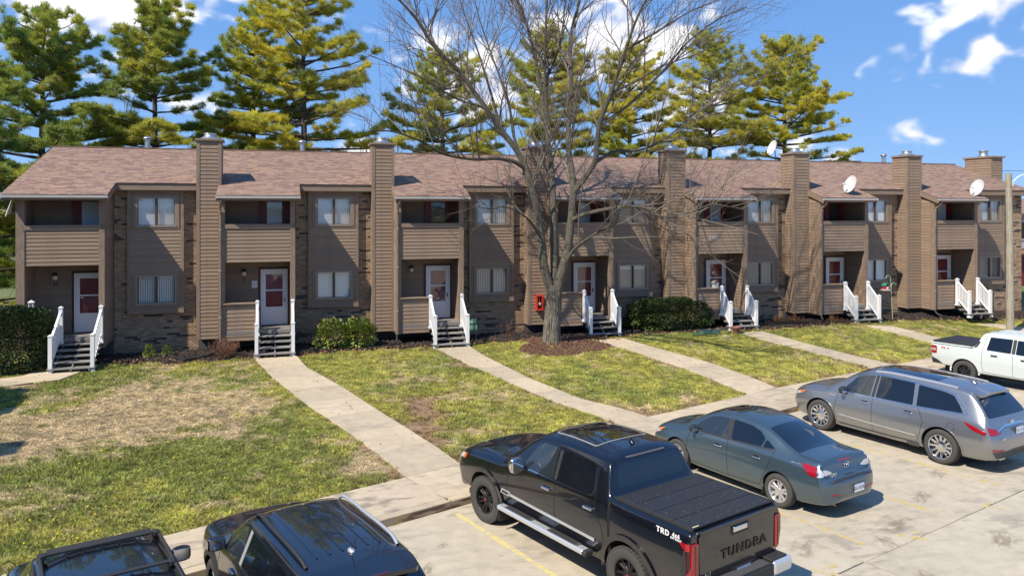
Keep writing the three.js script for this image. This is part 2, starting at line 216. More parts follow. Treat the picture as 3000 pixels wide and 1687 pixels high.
for (const [x, z, s] of [[8.29, 18.75, 1], [10.63, 18.04, .9], [13.08, 17.33, .7]]) for (const [dx, dz, w, h, t] of [[-.15, 0, .35, .12, .5], [.12, -.12, .3, .09, -.4], [.05, .18, .28, .1, .9]]) {
  const c = Math.cos(t + LA), q = Math.sin(t + LA), P = [[-1, -.8], [-.2, -1], [1, -.7], [.9, .8], [.1, 1], [-.9, .7]].map(([u, v]) => [x + s * (dx + (u * w * c - v * h * q) / 2), z + s * (dz + (u * w * q + v * h * c) / 2)]); struct(numbered('paint_mark'), flatPoly(P, .004), paintW); }
// flower bed soil
{
  const P = along(BEDL, .35).map(([x, z]) => [x, z + .12 * Math.sin(x * 5) + .08 * Math.sin(x * 13)]), nb = 8, pos = [], uv = [], idx = [], rb = RNG(31);
  P.forEach(([x, z]) => { for (let j = 0; j <= nb; j++) { const zz = lerp(-.75, z, j / nb); pos.push(x, G(x, zz) + .025 + (j === nb ? -.045 : .05 * (fbm(x * 3, zz * 3, 3) - .3)) + (j === 0 ? .02 : 0), zz); uv.push(x, zz); } });
  for (let i = 0; i < P.length - 1; i++) for (let j = 0; j < nb; j++) { const a = i * (nb + 1) + j, b = a + 1, c = a + nb + 1, d = c + 1; idx.push(a, b, c, c, b, d); }
  const g = new THREE.BufferGeometry(); g.setAttribute('position', new THREE.Float32BufferAttribute(pos, 3)); g.setAttribute('uv', new THREE.Float32BufferAttribute(uv, 2)); g.setIndex(idx); g.computeVertexNormals();
  struct('flower_bed', g, std([.035, .027, .022], 1));
}
function scatter(name, geo, mat, list, label, cat) { const im = new THREE.InstancedMesh(geo, mat, list.length); im.name = name; im.userData = { kind: 'stuff', label, category: cat }; im.castShadow = im.receiveShadow = true; const c = new THREE.Color(); list.forEach(([m, col], i) => { im.setMatrixAt(i, m); if (col) im.setColorAt(i, c.setRGB(...col)); }); scene.add(im); return im; }
const eul = (x, y, z) => new THREE.Quaternion().setFromEuler(new THREE.Euler(x, y, z));
{
  const r = RNG(41), chips = [], red = [], leaves = [];
  for (let k = 0; k < 12500; k++) { const x = lerp(-6.2, 35.5, r()), z = lerp(-.6, poly(BEDL, x) + .15, r()); if (!inBed(x, z) || onWalk(x, z)) continue; const s = .6 + r(); const d = .6 + r() * .9; chips.push([new THREE.Matrix4().compose(V(x, G(x, z) + .05 + r() * .02, z), eul(r() * .9, r() * 6.3, r() * .9), V(s, 1, s)), r() < .12 ? [.10, .055, .035] : [.042 * d, .032 * d, .027 * d]]); }
  for (let k = 0; k < 5200; k++) { const x = TREE[0] + .3 + (r() - .5) * 4, z = TREE[1] + .35 + (r() - .5) * 3.4; if (!inRing(x, z)) continue; const dT = Math.hypot(x - TREE[0], z - TREE[1]), d = .6 + r() * .8, s = .5 + r() * .9; red.push([new THREE.Matrix4().compose(V(x, G(x, z) + .02 + r() * .03 + .16 * Math.exp(-dT * dT / .9), z), eul(r() * .9, r() * 6.3, r() * .9), V(s, 1, s)), [.15 * d, .075 * d, .05 * d]]); }
  for (let k = 0; k < 1500; k++) { const x = lerp(-7, 34, r()), near = poly(BEDL, x), z = near + (r() - .45) * .9; if (inPoly(walkPoly[0], x, z) && r() < .9) continue; leaves.push([new THREE.Matrix4().compose(V(x, G(x, z) + .07, z), eul((r() - .5) * 1.4, r() * 6.3, (r() - .5) * 1.4), V(.5 + r() * .8, 1, .5 + r() * .8)), cMix([.22, .085, .035], [.30, .16, .08], r())]); }
  for (let k = 0; k < 700; k++) { const x = lerp(-9, 30, r()), z = lerp(1.8, edgeZ(x), r()); leaves.push([new THREE.Matrix4().compose(V(x, G(x, z) + .05, z), eul((r() - .5), r() * 6.3, (r() - .5)), V(.4 + r() * .5, 1, .4 + r() * .5)), cMix([.2, .10, .05], [.5, .42, .3], r() * r())]); }
  const chip = new THREE.BoxGeometry(.075, .018, .025);
  scatter('mulch', chip, std([1, 1, 1], 1), chips, 'dark shredded mulch along the foot of the houses', 'mulch'); scatter('tree_mulch', chip, std([1, 1, 1], 1), red, 'reddish brown mulch ring round the bare tree', 'mulch');
  const lf = new THREE.BufferGeometry(); lf.setAttribute('position', new THREE.Float32BufferAttribute([-.05, 0, 0, 0, .012, .03, .05, 0, 0, 0, .006, -.03], 3)); lf.setAttribute('uv', new THREE.Float32BufferAttribute([0, 0, 0, 0, 0, 0, 0, 0], 2)); lf.setIndex([0, 1, 2, 0, 2, 3]); lf.computeVertexNormals();
  scatter('fallen_leaves', lf, std([1, 1, 1], .9, { side: THREE.DoubleSide }), leaves, 'dry fallen leaves along the beds and on the lawn', 'leaves');
  // grass: little tufts of single blades
  const blades = (n, h, sp, seed) => { const q = RNG(seed), p = []; for (let k = 0; k < n; k++) { const a = q() * 6.283, d = q() * sp, x = Math.cos(a) * d, z = Math.sin(a) * d, b = q() * 6.283, w = .006 + q() * .005, hh = h * (.5 + q() * .7), l = hh * (.4 + q() * .9), la = q() * 6.283; p.push(x - Math.cos(b) * w, -.01, z - Math.sin(b) * w, x + Math.cos(b) * w, -.01, z + Math.sin(b) * w, x + Math.cos(la) * l, hh, z + Math.sin(la) * l); } const g = new THREE.BufferGeometry(); g.setAttribute('position', new THREE.Float32BufferAttribute(p, 3)); g.computeVertexNormals(); g.setAttribute('uv', new THREE.Float32BufferAttribute(new Float32Array(p.length / 3 * 2), 2)); return g; };
  const tall = [], low = [];
  for (let k = 0; k < 190000; k++) {
    const x = lerp(-14, 36, r()), e = edgeZ(x), z = lerp(.7, e - .02, r()); if (r() > (e - .7) / 16) { } if (onWalk(x, z) || inBed(x, z) || (inRing(x, z) && r() < .96)) continue; const [dry, dirt, n, n2] = lawnState(x, z); if (r() < dirt * .85) continue; if (z < 6 && r() < .2) continue;
    const c = lawnCol(x, z, r(), r()), v = (.55 + r() * .8) * (.72 + .56 * sstep(.3, .7, fbm(x * 5 + 60, z * 5 + 12, 3))); const lush = (1 - dry) * sstep(.35, .65, n), s = .75 + r() * .55;
    (lush > .5 && r() < .5 ? tall : low).push([new THREE.Matrix4().compose(V(x, G(x, z) + .005, z), eul(0, r() * 6.3, 0), V(s, s * (dry > .5 ? .55 : 1), s)), c.map(q => q * v * 1.22)]);
  }
  scatter('lawn_grass', blades(13, .036, .07, 1), std([1, 1, 1], .9, { side: THREE.DoubleSide }), low, 'short patchy green and straw coloured grass of the lawn', 'grass');
  scatter('lush_grass', blades(14, .062, .07, 2), std([1, 1, 1], .85, { side: THREE.DoubleSide }), tall, 'taller tufts of greener grass in the lawn', 'grass');
  const yl = []; for (let k = 0; k < 70; k++) { const x = lerp(-6, 8, r()), z = lerp(9, edgeZ(x) - .2, r()); if (onWalk(x, z)) continue; yl.push([new THREE.Matrix4().compose(V(x, G(x, z) + .07, z), eul(0, 0, 0), V(1, 1, 1)), [.75, .55, .02]]); } const fl = new THREE.SphereGeometry(.022, 6, 4); fl.scale(1, .5, 1);
  scatter('dandelions', fl, std([1, 1, 1], .8), yl, 'small yellow dandelion heads in the lawn', 'flowers');
}

// oil drips and tyre scuffs in the stalls: thin irregular films
{ const mk = seed => { const N = 128, d = new Uint8Array(N * N * 4), r = RNG(seed); for (let j = 0; j < N; j++) for (let i = 0; i < N; i++) { const x = i / N * 2 - 1, y = j / N * 2 - 1, q = Math.hypot(x, y), f = fbm(i * .07 + seed, j * .07, 5), k = (j * N + i) * 4; d[k] = 104; d[k + 1] = 84; d[k + 2] = 62; d[k + 3] = 255 * .36 * sstep(.38, .85, f + .3 * (1 - q) - .06) * sstep(1, .35, q) * (.6 + .4 * h2(i + seed, j)); } const t = new THREE.DataTexture(d, N, N); t.colorSpace = THREE.SRGBColorSpace; t.magFilter = THREE.LinearFilter; t.needsUpdate = true; return new THREE.MeshStandardMaterial({ map: t, transparent: true, roughness: .8 }); };
  const ms = [mk(3), mk(14), mk(25)], pl = new THREE.PlaneGeometry(1, 1).rotateX(-Math.PI / 2), r = RNG(88);
  for (const [x, z, w, h, a] of [[10.68, 17.5, 1.5, .8, .2], [8.45, 17.9, 1.2, .6, .5], [10.0, 18.1, .9, .5, 1], [2.0, 16.4, .5, .35, 0], [2.6, 16.1, .4, .25, .4], [2.2, 16.9, .7, .3, .9], [12.2, 16.6, 1.2, .5, .3], [13.6, 15.6, .9, .5, .3], [6.9, 15.2, .9, .4, .3], [12.0, 18.6, 1.3, .5, .3], [14.6, 18.0, 1.1, .6, .1], [11.2, 15.1, 1.1, .3, 1.2], [9.6, 19.4, 1.0, .5, .6], [16.5, 16.3, 1.4, .5, .3]]) { const m = struct(numbered('oil_stain'), pl, ms[Math.floor(r() * 3)]); m.position.set(x, .006, z); m.scale.set(w, 1, h); m.rotation.y = LA + a; m.castShadow = false; }
}
// ================================================================ the row of townhouses
const rH = RNG(11);
const grain = tex(256, 64, (i, j) => gray(205 + 50 * (fbm(i * .03, j * .5, 4) - .2) - (vnoise(i * .012 + 7, j * .9) > .86 ? 34 : 0)));
const SID = [[.385, .272, .19], [.355, .252, .178], [.40, .288, .20], [.37, .257, .177], [.345, .25, .178]].map(c => std(c, .82, { map: grain }));
const M = {
  side: std([.365, .258, .18], .85, { map: grain }), trim: std([.35, .25, .175], .8, { map: grain }), dark: std([.05, .042, .038], .9), found: std([.09, .082, .075], .95), mortar: std([.38, .32, .25], .95),
  white: std([.80, .80, .79], .45), gutter: std([.42, .40, .37], .5), red: std([.19, .018, .018], .45), darkred: std([.10, .016, .015], .5), metal: std([.55, .55, .54], .35, { metalness: .85 }),
  bronze: std([.10, .075, .055], .5, { metalness: .3 }), alu: std([.30, .25, .2], .5, { metalness: .3 }), black: std([.012, .012, .013], .5), blind: std([.78, .77, .73], .7), blindB: std([.70, .69, .66], .75), curtain: std([.66, .70, .73], .9),
  glass: phys([1, 1, 1], .02, { transmission: 1, thickness: 0, ior: 1.5 }), room: std([.035, .032, .03], 1), tread: std([.33, .315, .295], .85, { map: grain }), treadB: std([.27, .255, .24], .88, { map: grain }), pvc: std([.82, .82, .81], .38),
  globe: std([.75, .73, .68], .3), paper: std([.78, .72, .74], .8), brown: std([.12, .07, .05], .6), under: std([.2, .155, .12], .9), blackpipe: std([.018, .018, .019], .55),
};
const BRK = [[.37, .25, .15], [.31, .205, .122], [.42, .295, .18], [.275, .18, .112], [.345, .232, .15], [.055, .044, .04], [.085, .062, .05]].map(c => std(c, .92));
// a clapboard, thicker at its lower edge, 1 m long
const LAP = .13;
const boardGeo = (() => { const g = new THREE.BoxGeometry(1, LAP + .012, .03); const p = g.attributes.position; for (let i = 0; i < p.count; i++) { if (p.getZ(i) > 0 && p.getY(i) > 0) p.setZ(i, -.004); } g.translate(0, LAP / 2, .012); g.computeVertexNormals(); return g.toNonIndexed ? toCreasedNormals(g, .3) : g; })();
function boards(par, a0, a1, y0, y1, at, dir) {
  const n = Math.max(1, Math.round((y1 - y0) / LAP)), s = (y1 - y0) / (n * LAP);
  for (let k = 0; k < n; k++) {
    const m = mesh('board', boardGeo, SID[Math.floor(rH() * SID.length)], par), y = y0 + k * LAP * s, c = (a0 + a1) / 2;
    m.scale.set(a1 - a0, s, 1);
    if (dir === 'F') m.position.set(c, y, at); else if (dir === 'L') { m.position.set(at, y, c); m.rotation.y = -Math.PI / 2; } else { m.position.set(at, y, c); m.rotation.y = Math.PI / 2; }
  }
}
const ZW = -.65, ZC = 0, ZB = .7, ZE = -.25, ZG = 1.05, RS = .325, RY = 6.20, ZR = -4.9, PITCH = 6.07, FLOOR = 1.5, LOW = 1.18;
const roofY = z => RY + RS * (ZG - z);
const roofAng = Math.atan(RS);
const brickGeo = new RoundedBoxGeometry(.2, .064, .03, 1, .004);
function bricks(par, x0, x1, y0, y1, holes, zf, solo, rnd) {
  const list = []; let row = 0;
  for (let y = y0; y < y1 - .03; y += .0745, row++) {
    for (let x = x0 + (row % 2 ? .105 : 0); x < x1 - .02; x += .21) {
      const a = Math.max(x0, row % 2 && x === x0 + .105 ? x : x), b = Math.min(x1, x + .2); if (b - a < .05) continue;
      if (holes.some(h => a > h[0] - .1 && b < h[1] + .1 && y > h[2] - .04 && y + .07 < h[3] + .04)) continue;
      list.push([(a + b) / 2, y + .032, b - a]);
    }
    if (row % 2) list.push([x0 + .0475, y + .032, .095]);
  }
  // darker burnt bricks come in short runs
  const rest = []; let dark = 0;
  list.forEach(([x, y, w], k) => {
    if (dark > 0) dark--; else if (rnd() < .065) dark = 1 + Math.floor(rnd() * 3);
    const mi = dark > 0 ? 5 + Math.floor(rnd() * 2) : Math.floor(rnd() * 5);
    list[k].push(mi);
  });
  list.sort((p, q) => q[0] - p[0]);      // those on the side away from the porch show most
  list.forEach(([x, y, w, mi], k) => {
    if (k < solo) { const m = mesh('brick', brickGeo, BRK[mi], par, x, y, zf - .015 + (rnd() - .5) * .004); m.scale.x = w / .2; }
    else { const g = brickGeo.clone(); g.scale(w / .2, 1, 1); g.translate(x, y, zf - .015 + (rnd() - .5) * .004); const c = BRK[mi].color, n = g.attributes.position.count, a = new Float32Array(n * 3); for (let i = 0; i < n; i++) { a[i * 3] = c.r; a[i * 3 + 1] = c.g; a[i * 3 + 2] = c.b; } g.setAttribute('color', new THREE.BufferAttribute(a, 3)); rest.push(g); }
  });
  if (rest.length) { const m = mesh('brickwork', mergeGeometries(rest), std([1, 1, 1], .92, { vertexColors: true }), par); m.userData.kind = 'stuff'; }
}
// sliding window: frame, two sashes with panes, blinds behind
function slidingWindow(par, x0, x1, y0, y1, z, style, label) {
  const w = part('window', par); w.position.set(0, 0, 0); if (label) w.userData.label = label;
  const f = .045, xm = (x0 + x1) / 2;
  blk('frame', x0, x1, y1 - f, y1, z - .09, z + .02, M.alu, w); blk('sill', x0 - .02, x1 + .02, y0 - .03, y0 + .035, z - .09, z + .045, M.alu, w);
  blk('frame', x0, x0 + f, y0 + .035, y1 - f, z - .09, z + .02, M.alu, w); blk('frame', x1 - f, x1, y0 + .035, y1 - f, z - .09, z + .02, M.alu, w);
  blk('meeting_rail', xm - .025, xm + .025, y0 + .035, y1 - f, z - .05, z + .005, M.bronze, w);
  for (const [a, b, dz] of [[x0 + f, xm - .025, -.045], [xm + .025, x1 - f, -.02]]) {
    blk('sash', a, a + .022, y0 + .035, y1 - f, z + dz - .012, z + dz + .012, M.bronze, w); blk('sash', b - .022, b, y0 + .035, y1 - f, z + dz - .012, z + dz + .012, M.bronze, w);
    blk('pane', a + .022, b - .022, y0 + .035, y1 - f, z + dz - .003, z + dz + .003, M.glass, w);
  }
  blk('room_back', x0 + .01, x1 - .01, y0, y1, z - .19, z - .18, M.room, w);
  const za = z - .125;
  const slats = (a, b, n, turn, mat, cover = 1) => { for (let k = 0; k < n; k++) { const m = mesh('blind_slat', BOX, mat, w, lerp(a, b, (k + .5) / n), (y0 + y1) / 2, za); m.scale.set((b - a) / n * cover, y1 - y0 - .09, .004); m.rotation.y = turn; } };
  if (style === 'open') { slats(x0 + .06, xm, 8, 1.0, M.blind, 1.05); slats(xm + .02, x1 - .06, 8, .85, M.blind, 1.0); }
  else if (style === 'closed') { slats(x0 + .05, x1 - .05, 17, .35, M.blind, 1.02); }
  else if (style === 'half') { slats(x0 + .05, xm, 8, .2, M.curtain, 1.05); slats(xm + .02, x1 - .05, 7, .35, M.blind, 1.0); }
  else if (style === 'curtain') { slats(x0 + .05, xm + .02, 10, .1, M.curtain, 1.04); slats(xm, x1 - .05, 10, -.12, M.curtain, 1.04); }
  else if (style === 'dark') { slats(x1 - .3, x1 - .05, 4, .9, M.blindB, .9); }
  else if (style === 'bare') { blk('blind_slat', x0 + .05, x1 - .05, y1 - .2, y1 - .05, za, za + .01, M.blindB, w); }
  return w;
}
const shGeo = (() => { const g = new THREE.BoxGeometry(1, .012, .19); return g; })();
const SHC = [[.285, .178, .13], [.25, .155, .117], [.215, .125, .098], [.315, .207, .148], [.265, .178, .135], [.205, .13, .103], [.30, .203, .138], [.235, .163, .13]];
const SHM = SHC.map(c => std(c, .95));
// shingles on a slope between x0 and x1, z from the eave up to the ridge
function shingles(par, x0, x1, ze, zr, solo, rnd, sgn = 1) {
  const L = Math.abs(zr - ze) / Math.cos(roofAng), n = Math.floor(L / .143), rest = [], all = [];
  for (let k = 0; k <= n; k++) { let x = x0; const d = k * .143 + .05;
    while (x < x1) { const w = Math.min(x1 - x, .12 + rnd() * .2); if (w > .02) all.push([x + w / 2, d, w - .004, Math.floor(rnd() * SHC.length), rnd() * .007]); x += w; } }
  const q = new THREE.Quaternion().setFromAxisAngle(V(1, 0, 0), sgn * (roofAng - .035)), mats = [];
  all.forEach(([x, d, w, mi, lift], k) => {
    const z = ze - sgn * d * Math.cos(roofAng), y = roofY(ze) + d * Math.sin(roofAng) + .012 + lift;
    if (k < solo) { const m = mesh('shingle', shGeo, SHM[mi], par, x, y, z); m.scale.x = w; m.quaternion.copy(q); }
    else mats.push([new THREE.Matrix4().compose(V(x, y, z), q, V(w, 1, 1)), mi]);
  });
  if (mats.length) { const im = new THREE.InstancedMesh(shGeo, std([1, 1, 1], .95), mats.length); im.name = 'shingle_courses'; im.userData.kind = 'stuff'; im.castShadow = im.receiveShadow = true; const c = new THREE.Color(); mats.forEach(([m, mi], i) => { im.setMatrixAt(i, m); im.setColorAt(i, c.setRGB(...SHC[mi])); }); par.add(im); }
}
function slope(name, x0, x1, za, zb, par, mat, th = .11) {     // a roof slab following the pitch
  const g = new THREE.BufferGeometry(), ya = roofY(za), yb = roofY(zb), P = [[x0, ya, za], [x1, ya, za], [x1, yb, zb], [x0, yb, zb]], p = [];
  for (const [x, y, z] of P) p.push(x, y, z); for (const [x, y, z] of P) p.push(x, y - th, z);
  g.setAttribute('position', new THREE.Float32BufferAttribute(p, 3)); g.setIndex([0, 1, 2, 0, 2, 3, 6, 5, 4, 7, 6, 4, 4, 5, 1, 4, 1, 0, 5, 6, 2, 5, 2, 1, 6, 7, 3, 6, 3, 2, 7, 4, 0, 7, 0, 3]);
  const h = g.toNonIndexed(); h.computeVertexNormals(); h.setAttribute('uv', new THREE.Float32BufferAttribute(new Float32Array(72), 2)); return mesh(name, h, mat, par);
}
const roofDeck = std([.2, .12, .105], .95);
const LETTERS = ['H', 'I', 'J', 'K', 'L', 'M', 'N'];
const LBL = ['leftmost townhouse, lettered H, beside the big clipped hedge', 'second townhouse from the left, notices taped by its door', 'third townhouse from the left, green sign in its flower bed', 'fourth townhouse, right behind the big bare tree',
  'fifth townhouse, with house number on its balcony front', 'sixth townhouse, satellite dish on its porch roof and shepherd hook in front', 'rightmost townhouse, behind the wooden utility pole'];
const UPW = ['half', 'half', 'half', 'bare', 'half', 'curtain', 'half'], LOW_W = ['open', 'closed', 'open', 'bare', 'open', 'curtain', 'dark'];
for (let i = 0; i < 7; i++) {
  const X0 = -2.93 - PITCH + PITCH * i, last = i === 6, first = i === 0, W1 = last ? 7.45 : PITCH, sh = last ? .6 : 0, rnd = RNG(100 + i);
  const h = thing('townhouse', LBL[i], 'townhouse', [X0, 0, 0], 0, 'townhouses of the brown row');
  const x0 = first ? .72 : 0;
  // main body
  blk('wall', x0, W1, .3, 6.45, -9.2, ZW, M.side, h);
  blk('foundation', x0, 3.3, .25, LOW + .1, ZW, ZW + .06, M.found, h);
  // brick part
  const bw = part('brick_wall', h); blk('mortar', 3.34, W1, .3, 6.5, ZW, -.618, M.mortar, bw);
  bricks(bw, 3.35, W1 - .002, .5 + .04, 6.42, [[3.8 + sh, 5.58 + sh, 2.1, 6.6]], -.6, i < 5 ? 300 : 0, rnd);
  if (last) { for (let k = 0; k < 40; k++) blk('brick', W1, W1 + .03, .55 + k * .149, .61 + k * .149, -.85, -.62, BRK[k % 5], bw); }
  // timber window surround over both floors
  const ws = part('window_surround', h), a = 3.78 + sh, b = 5.6 + sh, zf = -.45;
  blk('corner_trim', a, a + .1, 2.08, 6.5, -.61, zf + .015, M.trim, ws); blk('corner_trim', b - .1, b, 2.08, 6.5, -.61, zf + .015, M.trim, ws);
  blk('sill_trim', a + .1, b - .1, 2.08, 2.26, -.61, zf + .012, M.trim, ws);
  const wx0 = 4.06 + sh, wx1 = 5.35 + sh;
  for (const [y0, y1] of [[2.41, 3.41], [5.12, 6.14]]) {       // flat casing round each window
    blk('casing', wx0 - .1, wx1 + .1, y1, y1 + .1, -.6, zf + .02, M.trim, ws); blk('casing', wx0 - .1, wx1 + .1, y0 - .1, y0, -.6, zf + .02, M.trim, ws);
    blk('casing', wx0 - .1, wx0, y0, y1, -.6, zf + .02, M.trim, ws); blk('casing', wx1, wx1 + .1, y0, y1, -.6, zf + .02, M.trim, ws);
  }
  blk('backing', a + .1, b - .1, 3.5, 5.03, -.6, zf - .01, M.side, ws); boards(ws, a + .1, b - .1, 3.51, 5.02, zf - .012, 'F');
  blk('backing', a + .1, wx0 - .1, 2.26, 6.5, -.6, zf - .004, M.side, ws); blk('backing', wx1 + .1, b - .1, 2.26, 6.5, -.6, zf - .004, M.side, ws); blk('backing', wx0 - .1, wx1 + .1, 6.24, 6.5, -.6, zf - .004, M.side, ws); blk('backing', wx0 - .1, wx1 + .1, 2.26, 2.31, -.6, zf - .004, M.side, ws);
  slidingWindow(h, wx0, wx1, 2.41, 3.41, zf - .005, LOW_W[i]); slidingWindow(h, wx0, wx1, 5.12, 6.14, zf - .005, UPW[i]);
  // porch bay: side walls, posts, floors
  const bay = part('porch', h), bl = .8, br = 3.3, pw = .17;
  blk('side_wall', bl, bl + .1, LOW, roofY(ZB) - .14, ZW, ZB - pw, M.side, bay); blk('side_wall', br - .1, br, LOW, roofY(ZB) - .14, ZW, ZB - pw, M.side, bay);
  blk('side_wall', bl, bl + .1, 6.1, roofY(ZE) - .15, ZW, ZE + .2, M.side, bay);
  if (i > 2) boards(bay, ZC + .005, ZB - pw, LOW, 6.1, bl, 'L');
  else if (first) boards(bay, ZW, ZB - pw, LOW + .2, 6.1, br, 'R');
  boards(bay, ZW + .03, ZB - pw, FLOOR, 3.8, br - .1, 'L');
  blk('post', bl - .004, bl + pw, LOW - .03, 6.13, ZB - pw, ZB + .012, M.trim, bay); blk('post', br - pw, br + .006, LOW - .03, 6.13, ZB - pw, ZB + .012, M.trim, bay);
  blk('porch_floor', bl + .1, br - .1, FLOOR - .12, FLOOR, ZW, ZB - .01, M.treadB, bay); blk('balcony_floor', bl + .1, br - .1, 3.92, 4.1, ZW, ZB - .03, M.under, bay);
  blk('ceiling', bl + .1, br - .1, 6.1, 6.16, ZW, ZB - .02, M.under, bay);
  blk('beam', bl + pw, br - pw, 6.03, 6.14, ZB - .12, ZB - .005, M.trim, bay);
  if (bl) blk('skirt', bl, br, LOW - .06, LOW + .02, ZW + .07, ZB - pw - .01, M.dark, bay);
  const pan = part('balcony_front', h); blk('backing', bl + pw, br - pw, 3.88, 5.06, ZB - .1, ZB - .035, M.side, pan); boards(pan, bl + pw, br - pw, 3.89, 5.05, ZB - .035, 'F');
  blk('rail_cap', bl + pw - .002, br - pw + .002, 5.05, 5.2, ZB - .13, ZB + .018, M.trim, pan);
  if (!first) {
    const hw = part('half_wall', h), hx = 2.02; blk('backing', bl + pw, hx, LOW, 2.42, ZB - .12, ZB - .035, M.side, hw); boards(hw, bl + pw, hx - .06, LOW, 2.41, ZB - .035, 'F'); blk('end_trim', hx - .07, hx, LOW, 2.42, ZB - .1, ZB - .01, M.trim, hw);
    const cp = mesh('cap', new RoundedBoxGeometry(hx - bl - pw + .12, .05, .24, 2, .018), M.trim, hw, (hx + bl + pw) / 2 - .02, 2.45, ZB - .06);
  }
  // back wall of porch and balcony
  const rw = part('porch_wall', h); boards(rw, bl + .1, 2.02, FLOOR + .02, 3.9, ZW + .002, 'F'); boards(rw, bl + .1, 2.02, 4.12, 6.08, ZW + .002, 'F');
  blk('wall_strip', 3.13, br - .1, FLOOR, 3.9, ZW, ZW + .02, M.side, rw); blk('wall_strip', 2.02, 3.13, 3.62, 3.9, ZW, ZW + .02, M.side, rw);
  // front door behind a white storm door
  const dr = part('front_door', h), dx0 = 2.11, dx1 = 3.05, dz = ZW + .02, dy1 = 3.53;
  blk('door_trim', dx0 - .07, dx0, FLOOR, dy1 + .07, ZW, dz + .02, M.darkred, dr); blk('door_trim', dx1, dx1 + .07, FLOOR, dy1 + .07, ZW, dz + .02, M.darkred, dr); blk('door_trim', dx0, dx1, dy1, dy1 + .07, ZW, dz + .02, M.darkred, dr);
  blk('door_leaf', dx0 + .04, dx1 - .04, FLOOR + .02, dy1 - .03, ZW, ZW + .035, M.red, dr); 
  const sd = [[dx0, dx0 + .05, FLOOR + .01, dy1], [dx1 - .05, dx1, FLOOR + .01, dy1], [dx0 + .05, dx1 - .05, dy1 - .06, dy1]]; for (const [p, q, r, s] of sd) blk('storm_frame', p, q, r, s, ZW + .05, ZW + .10, M.white, dr);
  const sx0 = dx0 + .055, sx1 = dx1 - .055;
  blk('storm_stile', sx0, sx0 + .12, FLOOR + .02, dy1 - .065, ZW + .055, ZW + .09, M.white, dr); blk('storm_stile', sx1 - .12, sx1, FLOOR + .02, dy1 - .065, ZW + .055, ZW + .09, M.white, dr);
  for (const [p, q] of [[FLOOR + .02, 2.16], [2.74, 2.79], [dy1 - .18, dy1 - .065]]) blk('storm_rail', sx0 + .12, sx1 - .12, p, q, ZW + .056, ZW + .089, M.white, dr);
  for (const [p, q] of [[2.16, 2.74], [2.79, dy1 - .18]]) blk('pane', sx0 + .12, sx1 - .12, p, q, ZW + .068, ZW + .074, M.glass, dr);
  blk('handle', sx1 - .075, sx1 - .045, 2.33, 2.48, ZW + .09, ZW + .13, M.black, dr);
  // balcony door: red stiles and a tall pane
  const bd = part('balcony_door', h); blk('stile', 2.06, 2.32, 4.12, 6.07, ZW, ZW + .05, M.red, bd); blk('stile', 2.86, 3.14, 4.12, 6.07, ZW, ZW + .05, M.red, bd); blk('rail', 2.32, 2.86, 5.98, 6.07, ZW, ZW + .05, M.red, bd); blk('rail', 2.32, 2.86, 4.12, 4.4, ZW, ZW + .05, M.red, bd);
  blk('curtain', 2.33, 2.85, 4.41, 5.97, ZW + .004, ZW + .012, i % 3 === 2 ? M.room : M.curtain, bd); blk('pane', 2.32, 2.86, 4.4, 5.98, ZW + .028, ZW + .034, M.glass, bd);
  // porch lamp and letter
  const lx = 1.54, lamp = part('wall_lamp', h); mesh('globe', new THREE.SphereGeometry(.085, 16, 12), M.globe, lamp, lx, 3.4, ZW + .14); mesh('lamp_cap', new THREE.CylinderGeometry(.05, .075, .07, 14), M.black, lamp, lx, 3.51, ZW + .14); blk('bracket', lx - .03, lx + .03, 3.5, 3.56, ZW + .02, ZW + .12, M.black, lamp);
  mesh('unit_letter', textGeo(LETTERS[i], .17, .02), i === 2 ? std([.35, .22, .02], .5) : M.brown, h, lx, 3.16, ZW + .024);
  // chimney in front of the wall
  if (!first) {
    const ch = part('chimney', h), T = 8.12;
    blk('core', .02, .78, LOW, T, -.9, -.024, M.side, ch); boards(ch, .1, .7, LOW, T, -.022, 'F');
    blk('corner_trim', -.012, .1, LOW - .02, T, -.1, .012, M.trim, ch); blk('corner_trim', .7, .812, LOW - .02, T, -.1, .012, M.trim, ch);
    boards(ch, -.62, -.1, LOW, roofY(-.3) - .05, .018, 'L'); boards(ch, -.83, -.1, roofY(-.3) - .05, T, .018, 'L'); boards(ch, -.83, -.1, roofY(.3), T, .782, 'R');
    blk('corner_trim', .0, .09, 6.5, T, -.92, -.83, M.trim, ch); blk('corner_trim', .71, .8, 6.5, T, -.92, -.83, M.trim, ch);
    blk('cap', -.06, .86, T, T + .07, -.98, .06, M.trim, ch);
    const fl = new THREE.LatheGeometry([[.36, 0], [.3, .07], [.2, .11], [.2, .19], [.215, .195], [.215, .225], [.0, .225]].map(p => new THREE.Vector2(...p)), 24); mesh('flue', fl, M.metal, ch, .4, T + .065, -.46);
  }
  if (last) {
    const ch = part('end_chimney', h), ex = 7.42; blk("core", ex, ex + .75, .3, 8.35, -3.9, -2.3, M.side, ch); boards(ch, -3.8, -2.36, 6.6, 8.35, ex - .002, 'L'); boards(ch, ex + .1, ex + .7, 2, 8.35, -2.298, 'F'); blk('corner_trim', ex - .02, ex + .1, 1, 8.35, -2.36, -2.27, M.trim, ch);
    blk('cap', ex - .07, ex + .85, 8.35, 8.43, -4.0, -2.2, M.trim, ch); const fl = new THREE.LatheGeometry([[.34, 0], [.2, .12], [.2, .3], [.24, .3], [.24, .34], [0, .34]].map(p => new THREE.Vector2(...p)), 20); mesh('flue', fl, M.metal, ch, ex + .38, 8.42, -3.1);
  }
  // roof
  const rf = part('roof', h), rx0 = first ? .42 : 0, rx1 = last ? W1 + .25 : PITCH, gx0 = first ? .42 : .72, gx1 = 3.46;
